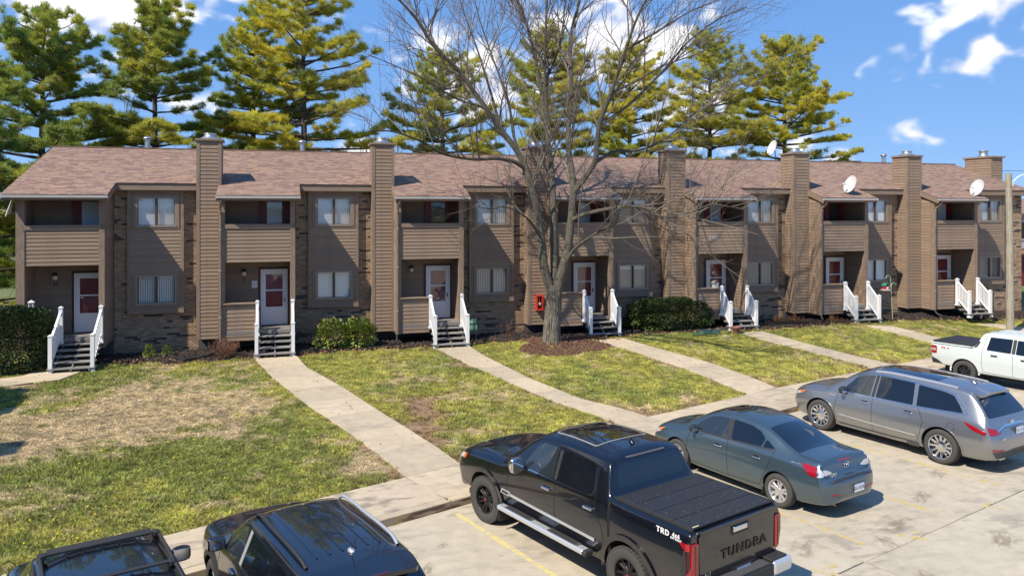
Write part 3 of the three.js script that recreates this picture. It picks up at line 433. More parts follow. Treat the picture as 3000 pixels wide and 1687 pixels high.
  slope('deck', rx0, rx1, ZE, ZR, rf, roofDeck); slope('porch_deck', gx0, gx1, ZG, ZE, rf, roofDeck);
  { const g = slope('back_deck', rx0, rx1, ZE, ZR, rf, roofDeck); g.geometry.scale(1, 1, -1); g.geometry.translate(0, 0, 2 * ZR); g.geometry.index = null; const n = g.geometry.attributes.position.array; for (let k = 0; k < n.length; k += 9) for (let q = 0; q < 3; q++) { const t = n[k + q]; n[k + q] = n[k + 3 + q]; n[k + 3 + q] = t; } g.geometry.computeVertexNormals(); }
  shingles(rf, gx0 - .01, gx1 + .01, ZG + .02, ZE + .08, 120, rnd); shingles(rf, rx0 - (first ? .02 : 0), rx1, ZE + .01, ZR, i < 4 ? 180 : 60, rnd);
  blk('ridge_cap', rx0, rx1, roofY(ZR) - .01, roofY(ZR) + .035, ZR - .14, ZR + .14, SHM[2], rf);
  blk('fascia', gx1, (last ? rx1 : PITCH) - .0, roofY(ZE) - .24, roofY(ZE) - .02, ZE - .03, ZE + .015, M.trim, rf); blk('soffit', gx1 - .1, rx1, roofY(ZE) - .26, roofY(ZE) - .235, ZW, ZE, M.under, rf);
  // sloping barge boards closing the sides of the porch roof
  for (const [bxx, w] of [[gx0, .03], [gx1 - .03, .03]]) { const L = (ZG - ZE) / Math.cos(roofAng) + .06, m = mesh('barge_board', BOX, M.trim, rf, bxx + w / 2, (roofY(ZG) + roofY(ZE)) / 2 - .13, (ZG + ZE) / 2); m.scale.set(w + .01, .2, L); m.rotation.x = roofAng; }
  blk('gable', bl + .02, bl + .07, 6.0, roofY(ZB) - .14, ZW, ZB - .02, M.side, rf); blk('gable', br - .07, br - .02, 6.0, roofY(ZB) - .14, ZW, ZB - .02, M.side, rf);
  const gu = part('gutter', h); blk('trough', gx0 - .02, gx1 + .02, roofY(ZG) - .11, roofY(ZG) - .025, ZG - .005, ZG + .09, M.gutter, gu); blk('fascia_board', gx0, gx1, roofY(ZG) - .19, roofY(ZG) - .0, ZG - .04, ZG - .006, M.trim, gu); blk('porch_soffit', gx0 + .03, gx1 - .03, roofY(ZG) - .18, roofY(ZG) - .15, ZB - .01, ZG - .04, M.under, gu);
  if (!first) { const dx = bl + .05, z1 = ZB + .07; mesh('downspout', tubeGeo([V(dx + .02, roofY(ZG) - .13, ZG + .04), V(dx, roofY(ZG) - .3, ZG - .03), V(dx - .02, roofY(ZG) - .48, z1 + .02), V(dx - .03, roofY(ZG) - .62, z1)], .04, 6), M.trim, gu); blk('downspout', dx - .065, dx + .0, LOW - .05, roofY(ZG) - .6, z1 - .045, z1 + .02, M.trim, gu); for (const yy of [2.0, 3.6, 5.0]) blk('strap', dx - .08, dx + .015, yy, yy + .03, z1 - .05, z1 + .025, M.gutter, gu); }
  if (first) { // gable end of the row
    const sh2 = new THREE.Shape(); sh2.moveTo(ZW, 6.4); sh2.lineTo(ZR, roofY(ZR) - .12); sh2.lineTo(-9.2, 6.4); const g = new THREE.ExtrudeGeometry(sh2, { depth: .08, bevelEnabled: false }); g.rotateY(-Math.PI / 2); mesh('gable_end', g, M.side, h, .82, 0, 0);
    boards(bay, ZW, ZB - pw, LOW, 6.1, bl, 'L'); blk('downspout', bl - .09, bl - .01, .9, 6.1, ZB - .1, ZB - .02, M.trim, gu);
  }
  if (last) { const sh2 = new THREE.Shape(); sh2.moveTo(ZW, 6.4); sh2.lineTo(ZR, roofY(ZR) - .12); sh2.lineTo(-9.2, 6.4); const g = new THREE.ExtrudeGeometry(sh2, { depth: .06, bevelEnabled: false }); g.rotateY(-Math.PI / 2); mesh('gable_end', g, M.side, h, W1 - .02, 0, 0); }
  if (i === 1) { for (const [yy, hh] of [[3.02, .1], [2.86, .15]]) blk('notice', 1.80, 2.0, yy, yy + hh, ZW + .024, ZW + .03, M.paper, h); }
  if (i === 4) mesh('house_number', textGeo('1707', .15, .012), std([.5, .47, .43], .4), h, 1.72, 4.55, ZB - .012);
  if (i === 4) { const s = new THREE.Shape(); s.moveTo(0, -.09); s.bezierCurveTo(-.13, .02, -.07, .12, 0, .05); s.bezierCurveTo(.07, .12, .13, .02, 0, -.09); mesh('heart_ornament', new THREE.ExtrudeGeometry(s, { depth: .02, bevelEnabled: false }), M.paper, h, 2.45, 2.98, ZW + .09); }
}
// ================================================================ vehicles
function pchip(xs, ys) {
  const n = xs.length, h = [], d = [], m = new Array(n).fill(0); for (let i = 0; i < n - 1; i++) { h[i] = xs[i + 1] - xs[i]; d[i] = (ys[i + 1] - ys[i]) / h[i]; }
  for (let i = 1; i < n - 1; i++) m[i] = d[i - 1] * d[i] <= 0 ? 0 : 3 * (h[i - 1] + h[i]) / ((2 * h[i] + h[i - 1]) / d[i - 1] + (h[i] + 2 * h[i - 1]) / d[i]);
  m[0] = d[0]; m[n - 1] = d[n - 2];
  return x => { x = clamp(x, xs[0], xs[n - 1]); let i = 0; while (i < n - 2 && x > xs[i + 1]) i++; const t = (x - xs[i]) / h[i], t2 = t * t, t3 = t2 * t; return (2 * t3 - 3 * t2 + 1) * ys[i] + (t3 - 2 * t2 + t) * h[i] * m[i] + (-2 * t3 + 3 * t2) * ys[i + 1] + (t3 - t2) * h[i] * m[i + 1]; };
}
class Shell {       // a car body from sections [x, yb, wb, ym, wm, ysh, wsh, yr, wr, yt], rear to front
  constructor(K, opt = {}) { this.K = K; this.o = { r1: .07, r2: .16, r3: .04, r4: .1, p: 2.3, ...opt }; const xs = K.map(k => k[0]); this.x0 = xs[0]; this.x1 = xs[xs.length - 1]; this.f = []; for (let c = 1; c < 10; c++) this.f[c] = pchip(xs, K.map(k => k[c])); this.cache = new Map(); }
  prof(x) {
    const key = Math.round(x * 2000); if (this.cache.has(key)) return this.cache.get(key);
    const v = this.f.map(f => f && f(x)), [, yb, wb, ym, wm, ysh, wsh, yr, wr, yt] = v, o = this.o, P = [[0, yb], [wb, yb], [wm, ym], [wsh, ysh], [wr, yr], [wr * .8, yr + (yt - yr) * (1 - .8 ** o.p)]], out = [[0, yb], [wb * .5, yb]];
    const R = [0, o.r1, o.r2, o.r3, o.r4]; let prev = null;
    for (let i = 1; i <= 4; i++) { const p = P[i], a = P[i - 1], b = P[i + 1], la = Math.hypot(p[0] - a[0], p[1] - a[1]) || 1e-6, lb = Math.hypot(p[0] - b[0], p[1] - b[1]) || 1e-6, d = Math.min(R[i], la * .46, lb * .46); const A = [p[0] + (a[0] - p[0]) / la * d, p[1] + (a[1] - p[1]) / la * d], B = [p[0] + (b[0] - p[0]) / lb * d, p[1] + (b[1] - p[1]) / lb * d];
      if (prev) for (let k = 1; k < 4; k++) out.push([lerp(prev[0], A[0], k / 4), lerp(prev[1], A[1], k / 4)]);
      for (let k = 0; k <= 4; k++) { const t = k / 4, u = 1 - t; out.push([u * u * A[0] + 2 * u * t * p[0] + t * t * B[0], u * u * A[1] + 2 * u * t * p[1] + t * t * B[1]]); } prev = B; }
    for (let k = 1; k <= 8; k++) { const q = 1 - k / 8; out.push([prev[0] * q, yt - (yt - prev[1]) * q ** o.p]); }
    this.cache.set(key, out); return out;
  }
  side(x, y) { const P = this.prof(clamp(x, this.x0 + .002, this.x1 - .002)); let best = -1; for (let i = 1; i < P.length; i++) { const [z0, y0] = P[i - 1], [z1, y1] = P[i]; if ((y0 - y) * (y1 - y) <= 0 && y0 !== y1) best = Math.max(best, z0 + (z1 - z0) * (y - y0) / (y1 - y0)); } if (best < 0) { const v = this.f; best = y < v[1](x) ? v[2](x) : v[8](x) * .9; } return best; }
  top(x, z) { z = Math.abs(z); const P = this.prof(clamp(x, this.x0 + .002, this.x1 - .002)); let best = -1; for (let i = 1; i < P.length; i++) { const [z0, y0] = P[i - 1], [z1, y1] = P[i]; if ((z0 - z) * (z1 - z) <= 0 && z0 !== z1) best = Math.max(best, y0 + (y1 - y0) * (z - z0) / (z1 - z0)); } return best < 0 ? this.f[5](x) : best; }
  inside(x, y, z) { z = Math.abs(z); if (x <= this.x0 || x >= this.x1) return false; const P = this.prof(x), yb = this.f[1](x); if (y < yb || y > this.f[9](x) + .02) return false; return z <= this.side(x, y) && y <= this.top(x, z) + .0005; }
  end(y, z, dir) { let x = dir < 0 ? this.x0 + .004 : this.x1 - .004; const st = .02 * (dir < 0 ? 1 : -1); let k = 0; if (this.inside(x, y, z)) return dir < 0 ? this.x0 : this.x1; while (k++ < 120 && !this.inside(x, y, z)) x += st; let a = x - st, b = x; for (let i = 0; i < 8; i++) { const m = (a + b) / 2; this.inside(m, y, z) ? b = m : a = m; } return b; }
  mapSide(s, off) { return (x, y) => V(x, y, s * (this.side(x, y) + off)); }
  mapTop(off) { return (x, z) => V(x, this.top(x, z) + off, z); }
  mapRear(off) { return (z, y) => V(this.end(y, z, -1) - off, y, z); }
  mapFront(off) { return (z, y) => V(this.end(y, z, 1) + off, y, z); }
  solid(step = .045) {
    const xs = new Set(); for (let x = this.x0; x < this.x1; x += step) xs.add(Math.round(x * 1e4) / 1e4); for (const k of this.K) xs.add(k[0]); const X = [...xs].sort((a, b) => a - b).filter((x, i, A) => !i || x - A[i - 1] > .004), pos = [], idx = []; let n = 0;
    for (const x of X) { const P = this.prof(x), ring = [...P, ...P.slice(1, -1).reverse().map(([z, y]) => [-z, y])]; n = ring.length; for (const [z, y] of ring) pos.push(x, y, z); }
    for (let i = 0; i < X.length - 1; i++) for (let j = 0; j < n; j++) { const a = i * n + j, b = i * n + (j + 1) % n, c = a + n, d = b + n; idx.push(a, b, c, b, d, c); }
    for (const [i, fl] of [[0, 0], [X.length - 1, 1]]) { const c = pos.length / 3; let cy = 0; for (let j = 0; j < n; j++) cy += pos[(i * n + j) * 3 + 1] / n; pos.push(X[i], cy, 0); for (let j = 0; j < n; j++) { const a = i * n + j, b = i * n + (j + 1) % n; fl ? idx.push(a, b, c) : idx.push(b, a, c); } }
    let vol = 0; for (let k = 0; k < idx.length; k += 3) { const q = [0, 1, 2].map(e => idx[k + e] * 3), [a, b, c] = q; vol += pos[a] * (pos[b + 1] * pos[c + 2] - pos[b + 2] * pos[c + 1]) - pos[a + 1] * (pos[b] * pos[c + 2] - pos[b + 2] * pos[c]) + pos[a + 2] * (pos[b] * pos[c + 1] - pos[b + 1] * pos[c]); }
    if (vol < 0) for (let k = 0; k < idx.length; k += 3) { const t = idx[k]; idx[k] = idx[k + 1]; idx[k + 1] = t; }
    const g = new THREE.BufferGeometry(); g.setAttribute('position', new THREE.Float32BufferAttribute(pos, 3)); g.setIndex(idx); const h = toCreasedNormals(g, .75); h.setAttribute('uv', new THREE.Float32BufferAttribute(new Float32Array(h.attributes.position.count * 2), 2)); return h;
  }
}
const ev = new Evaluator(); ev.useGroups = false; ev.attributes = ['position', 'normal', 'uv'];
// cuts the wheel wells out of a shell and adds body and well meshes
function cutBody(sh, wells, t, paint) {
  let b = new Brush(sh.solid(), paint); b.updateMatrixWorld();
  const all = new THREE.BufferGeometry(), cs = []; for (const [x, y, r, zin] of wells) for (const s of [-1, 1]) { const c = new THREE.CylinderGeometry(r, r, .7, 48); c.rotateX(Math.PI / 2); c.translate(x, y, s * (zin + .35)); c.clearGroups(); cs.push(c); }
  for (const c of cs) { const w = new Brush(c, paint); w.updateMatrixWorld(); b = ev.evaluate(b, w, SUBTRACTION); b.updateMatrixWorld(); }
  const g = b.geometry.index ? b.geometry.toNonIndexed() : b.geometry, P = g.attributes.position, N = g.attributes.normal, out = [[[], []], [[], []]];
  for (let i = 0; i < P.count; i += 3) { const q = [0, 1, 2].map(k => [P.getX(i + k), P.getY(i + k), Math.abs(P.getZ(i + k))]); const well = wells.some(([x, y, r, zin]) => q.every(v => Math.abs(Math.hypot(v[0] - x, v[1] - y) - r) < .004 && v[2] > zin - .002) || q.every(v => Math.abs(v[2] - zin) < .002 && Math.hypot(v[0] - x, v[1] - y) < r + .004)); const o = out[well ? 1 : 0]; for (let k = 0; k < 3; k++) { o[0].push(P.getX(i + k), P.getY(i + k), P.getZ(i + k)); o[1].push(N.getX(i + k), N.getY(i + k), N.getZ(i + k)); } }
  out.forEach((o, k) => { const r = new THREE.BufferGeometry(); r.setAttribute('position', new THREE.Float32BufferAttribute(o[0], 3)); r.setAttribute('normal', new THREE.Float32BufferAttribute(o[1], 3)); r.setAttribute('uv', new THREE.Float32BufferAttribute(new Float32Array(o[0].length / 3 * 2), 2)); if (o[0].length) mesh(k ? 'wheel_well' : 'body', r, k ? carM.well : paint, t); });
}
function ccw(P) { let A = 0; P.forEach(([x, y], i) => { const [u, v] = P[(i + 1) % P.length]; A += x * v - u * y; }); return A < 0 ? P.slice().reverse() : P; }
function rounded(P, r, n = 4) { const out = []; P.forEach((p, i) => { const a = P[(i + P.length - 1) % P.length], b = P[(i + 1) % P.length], la = Math.hypot(a[0] - p[0], a[1] - p[1]), lb = Math.hypot(b[0] - p[0], b[1] - p[1]), d = Math.min(p[2] ?? r, la * .45, lb * .45); const A = [p[0] + (a[0] - p[0]) / la * d, p[1] + (a[1] - p[1]) / la * d], B = [p[0] + (b[0] - p[0]) / lb * d, p[1] + (b[1] - p[1]) / lb * d]; for (let k = 0; k <= n; k++) { const t = k / n, u = 1 - t; out.push([u * u * A[0] + 2 * u * t * p[0] + t * t * B[0], u * u * A[1] + 2 * u * t * p[1] + t * t * B[1]]); } }); return out; }
// a conforming patch: convex outline in two coordinates, laid on the body by map(u, v); map0 gives the foot of its rim
function patch(P, map, map0, cell = .06) {
  P = ccw(P); const xs = P.map(p => p[0]), ys = P.map(p => p[1]), x0 = Math.min(...xs), x1 = Math.max(...xs), y0 = Math.min(...ys), y1 = Math.max(...ys), nx = Math.ceil((x1 - x0) / cell), ny = Math.ceil((y1 - y0) / cell), pos = [];
  const tri = (a, b, c) => { for (const q of [a, b, c]) { const v = map(q[0], q[1]); pos.push(v.x, v.y, v.z); } };
  for (let i = 0; i < nx; i++) for (let j = 0; j < ny; j++) { let R = [[lerp(x0, x1, i / nx), lerp(y0, y1, j / ny)], [lerp(x0, x1, (i + 1) / nx), lerp(y0, y1, j / ny)], [lerp(x0, x1, (i + 1) / nx), lerp(y0, y1, (j + 1) / ny)], [lerp(x0, x1, i / nx), lerp(y0, y1, (j + 1) / ny)]];
    for (let e = 0; e < P.length && R.length; e++) { const A = P[e], B = P[(e + 1) % P.length], S = q => (B[0] - A[0]) * (q[1] - A[1]) - (B[1] - A[1]) * (q[0] - A[0]), O = []; for (let k = 0; k < R.length; k++) { const p = R[k], q = R[(k + 1) % R.length], sp = S(p), sq = S(q); if (sp >= 0) O.push(p); if ((sp > 0 && sq < 0) || (sp < 0 && sq > 0)) { const t = sp / (sp - sq); O.push([lerp(p[0], q[0], t), lerp(p[1], q[1], t)]); } } R = O; }
    for (let k = 1; k < R.length - 1; k++) tri(R[0], R[k], R[k + 1]); }
  let g = new THREE.BufferGeometry(); g.setAttribute('position', new THREE.Float32BufferAttribute(pos, 3)); g = mergeVertices(g, 1e-4); g.computeVertexNormals(); g = g.toNonIndexed();
  if (map0) { const q = []; P.forEach((p, i) => { const r = P[(i + 1) % P.length], n = Math.max(1, Math.ceil(Math.hypot(r[0] - p[0], r[1] - p[1]) / cell)); for (let k = 0; k < n; k++) { const A = [lerp(p[0], r[0], k / n), lerp(p[1], r[1], k / n)], B = [lerp(p[0], r[0], (k + 1) / n), lerp(p[1], r[1], (k + 1) / n)], a = map(...A), b = map(...B), c = map0(...A), d = map0(...B); q.push(a.x, a.y, a.z, c.x, c.y, c.z, b.x, b.y, b.z, b.x, b.y, b.z, c.x, c.y, c.z, d.x, d.y, d.z); } }); const s = new THREE.BufferGeometry(); s.setAttribute('position', new THREE.Float32BufferAttribute(q, 3)); s.computeVertexNormals(); g = mergeGeometries([g, s]); }
  g.setAttribute('uv', new THREE.Float32BufferAttribute(new Float32Array(g.attributes.position.count * 2), 2)); return g;
}
// a band along a line of points, width w, raised by map against map0
function band(L, w, map, map0, dens = .05) {
  const P = []; L.forEach((p, i) => { if (!i) { P.push(p); return; } const a = L[i - 1], n = Math.max(1, Math.ceil(Math.hypot(p[0] - a[0], p[1] - a[1]) / dens)); for (let k = 1; k <= n; k++) P.push([lerp(a[0], p[0], k / n), lerp(a[1], p[1], k / n)]); });
  const pos = []; const pr = P.map((p, i) => { const a = P[Math.max(0, i - 1)], b = P[Math.min(P.length - 1, i + 1)], l = Math.hypot(b[0] - a[0], b[1] - a[1]) || 1, nx = -(b[1] - a[1]) / l * w / 2, ny = (b[0] - a[0]) / l * w / 2; const A = [p[0] + nx, p[1] + ny], B = [p[0] - nx, p[1] - ny]; return [map0(...A), map(...A), map(...B), map0(...B)]; });
  for (let i = 0; i < pr.length - 1; i++) for (let k = 0; k < 3; k++) { const a = pr[i][k], b = pr[i][k + 1], c = pr[i + 1][k], d = pr[i + 1][k + 1]; for (const v of [a, b, c, b, d, c]) pos.push(v.x, v.y, v.z); }
  const g = new THREE.BufferGeometry(); g.setAttribute('position', new THREE.Float32BufferAttribute(pos, 3)); g.computeVertexNormals(); g.setAttribute('uv', new THREE.Float32BufferAttribute(new Float32Array(pos.length / 3 * 2), 2)); return g;
}
const arc = (x, y, r, a0, a1, n = 26) => { const o = []; for (let k = 0; k <= n; k++) { const a = lerp(a0, a1, k / n); o.push([x + r * Math.cos(a), y + r * Math.sin(a)]); } return o; };
const carM = {
  glass: phys([.006, .008, .011], .03, { clearcoat: 1, clearcoatRoughness: .02 }), glass2: phys([.02, .026, .03], .03, { clearcoat: 1, clearcoatRoughness: .02 }), seam: std([.006, .006, .006], .9), well: std([.012, .012, .012], .95), rubber: std([.055, .052, .048], .9), rubber2: std([.032, .031, .03], .88), plastic: std([.025, .025, .026], .65), plasticG: std([.06, .06, .06], .7), chrome: std([.72, .73, .75], .12, { metalness: 1 }), satin: std([.66, .67, .68], .32, { metalness: .6 }), alloy: std([.60, .60, .60], .28, { metalness: .75 }), blackwheel: std([.022, .022, .023], .4, { metalness: .4 }),
  lens: phys([.30, .005, .01], .12, { clearcoat: 1 }), lensDark: phys([.12, .004, .008], .15, { clearcoat: 1 }), clear: phys([.62, .63, .65], .12, { clearcoat: 1, metalness: .3 }), amber: phys([.75, .16, .01], .15, { clearcoat: 1 }), disc: std([.3, .3, .3], .4, { metalness: .8 }), tonneau: std([.022, .023, .026], .55),
};
// wheel: tyre, rim barrel, spokes and hub; +z is the outer face
function wheelParts(R, rim, w, style, metal, lugs) {
  const L = (P, n = 48) => { const g = new THREE.LatheGeometry(P.map(p => new THREE.Vector2(p[0], p[1])), n); g.rotateX(Math.PI / 2); return g; }, h = w / 2;
  let tyre = L([[rim - .01, -h * .8], [rim + .015, -h * .92], [lerp(rim, R, .5), -h], [R - .035, -h * .93], [R - .012, -h * .82], [R, -h * .62], [R - .001, -h * .3], [R - .012, -h * .28], [R - .012, -h * .22], [R, -h * .2], [R, h * .2], [R - .012, h * .22], [R - .012, h * .28], [R - .001, h * .3], [R, h * .62], [R - .012, h * .82], [R - .035, h * .93], [lerp(rim, R, .5), h], [rim + .015, h * .92], [rim - .01, h * .8]]);
  const T = [tyre]; if (lugs) for (let k = 0; k < 44; k++) for (const s of [-1, 1]) { const b = new THREE.BoxGeometry(.03, .05, .05); b.translate(R - .012, 0, s * h * .74); b.rotateZ((k + (s > 0 ? .5 : 0)) / 44 * 6.2832); T.push(b.index ? b : b); }
  tyre = mergeGeometries(T.map(g => { const q = g.index ? g.toNonIndexed() : g; return q; }));
  const barrel = L([[rim, h * .86], [rim - .012, h * .9], [rim - .02, h * .8], [rim - .03, h * .2], [rim - .035, -h * .7], [rim * .3, -h * .72]], 40);
  const sp = [], spoke = (pts, z0, dep, tilt) => { const s = new THREE.Shape(pts.map(p => new THREE.Vector2(...p))); const g = new THREE.ExtrudeGeometry(s, { depth: dep, bevelEnabled: true, bevelThickness: .006, bevelSize: .005, bevelSegments: 1 }); const p = g.attributes.position; for (let i = 0; i < p.count; i++) { const rr = Math.hypot(p.getX(i), p.getY(i)); p.setZ(i, p.getZ(i) + z0 - .03 * (1 - ((rr / rim - .6) / .5) ** 2) + .0); } g.computeVertexNormals(); return g; };
  const zf = h * .72, ro = rim - .012;
  const N = style === 'ten' ? 10 : style === 'five' ? 5 : 6;
  for (let k = 0; k < N; k++) { const a = k / N * 6.2832 + .3; let list;
    if (style === 'ten') { const sw = k % 2 ? .10 : .02; list = [[[.035, -.022], [ro, -.014 + sw * .5], [ro, .022 + sw * .5], [.035, .020]]]; }
    else if (style === 'split') list = [[[.05, -.04], [ro * .45, -.05], [ro, -.085], [ro, -.045], [ro * .5, -.012], [ro * .5, .012], [ro, .045], [ro, .085], [ro * .45, .05], [.05, .04]]];
    else list = [[[.045, -.04], [ro * .5, -.042], [ro, -.062], [ro, -.026], [ro * .45, -.006], [ro * .45, .006], [ro, .026], [ro, .062], [ro * .5, .042], [.045, .04]]];
    for (const P of list) { const g = spoke(P, zf - .03, .022); g.rotateZ(a); sp.push(g); } }
  const hub = new THREE.CylinderGeometry(.058, .062, .03, 20); hub.rotateX(Math.PI / 2); hub.translate(0, 0, zf - .02);
  const disc = new THREE.CylinderGeometry(rim * .72, rim * .72, .02, 28); disc.rotateX(Math.PI / 2); disc.translate(0, 0, zf - .11);
  const plate = new THREE.CylinderGeometry(rim - .02, rim - .02, .01, 28); plate.rotateX(Math.PI / 2); plate.translate(0, 0, -h * .5);
  return { tyre, barrel, spokes: mergeGeometries([...sp, hub.toNonIndexed()]), disc, plate };
}
function addWheel(t, wp, x, y, z, side, metal, rubber, turn = 0, cap) { const g = part('wheel', t); g.position.set(x, y, z); g.rotation.y = (side < 0 ? Math.PI : 0) + turn; mesh('tyre', wp.tyre, rubber, g); mesh('rim', wp.barrel, metal, g); mesh('spokes', wp.spokes, metal, g); mesh('brake_disc', wp.disc, carM.disc, g); mesh('wheel_back', wp.plate, carM.well, g); if (cap) { const c = new THREE.CylinderGeometry(.022, .022, .012, 12); c.rotateX(Math.PI / 2); mesh('hub_cap', c, cap, g, 0, 0, wp.capZ); } return g; }
function onSide(t, name, sh, s, x, y, w, h, d, mat, r = .008, off = 0) { const m = mesh(name, new RoundedBoxGeometry(w, h, d, 2, Math.min(r, h * .45, d * .45)), mat, t, x, y, s * (sh.side(x, y) + off)); return m; }
function numberPlate(t, txt, col, x, y, z, tilt = 0) { const p = part('number_plate', t); p.position.set(x, y, z); p.rotation.set(0, -Math.PI / 2, 0); const tx = writing(256, 128, (g, w, h) => { g.fillStyle = '#e9ebee'; g.fillRect(0, 0, w, h); g.fillStyle = '#9fb4cf'; g.fillRect(0, 0, w, 20); g.fillStyle = col; g.font = 'bold 74px sans-serif'; g.textAlign = 'center'; g.textBaseline = 'middle'; g.fillText(txt, w / 2, h * .56); });
  mesh('plate', new THREE.BoxGeometry(.33, .165, .008), std([.05, .05, .05], .6), p, 0, 0, -.002); const f = mesh('plate_face', new THREE.PlaneGeometry(.305, .152), std([1, 1, 1], .5, { map: tx }), p, 0, 0, .0045); return p; }
function glue(t, name, geo, mat, x, y, z, turn) { const m = mesh(name, geo, mat, t, x, y, z); m.rotation.y = turn; return m; }
const sym = f => { f(-1); f(1); };
function windowSet(t, sh, name, P, mat, off = .004, r = .03) { sym(s => mesh(name, patch(rounded(P, r), sh.mapSide(s, off), sh.mapSide(s, -.004)), mat, t)); }
function seams(t, sh, lines, w = .009) { sym(s => { for (const L of lines) mesh('door_seam', band(L, w, sh.mapSide(s, .0016), sh.mapSide(s, -.002)), carM.seam, t); }); }
function mirror(t, sh, x, y, mat, sz = [.14, .17, .24], reach = .17) { sym(s => { const m = part('door_mirror', t), z = s * (sh.side(x, y) + reach); const g = new THREE.SphereGeometry(.5, 20, 14); const p = g.attributes.position; for (let i = 0; i < p.count; i++) { if (p.getX(i) < -.25) p.setX(i, -.25); const yy = p.getY(i); p.setY(i, clamp(yy * 1.25, -.46, .46)); p.setZ(i, clamp(p.getZ(i) * 1.2, -.48, .48)); } g.computeVertexNormals(); g.scale(...sz); mesh('mirror_shell', g, mat, m, x, y + .02, z); mesh('mirror_arm', new RoundedBoxGeometry(.06, .05, reach, 2, .02), carM.plastic, m, x + .02, y - .05, s * (sh.side(x, y) + reach * .4)); mesh('mirror_glass', new RoundedBoxGeometry(.006, sz[1] * .8, sz[2] * .82, 1, .003), carM.chrome, m, x - sz[0] * .26, y + .02, z); }); }

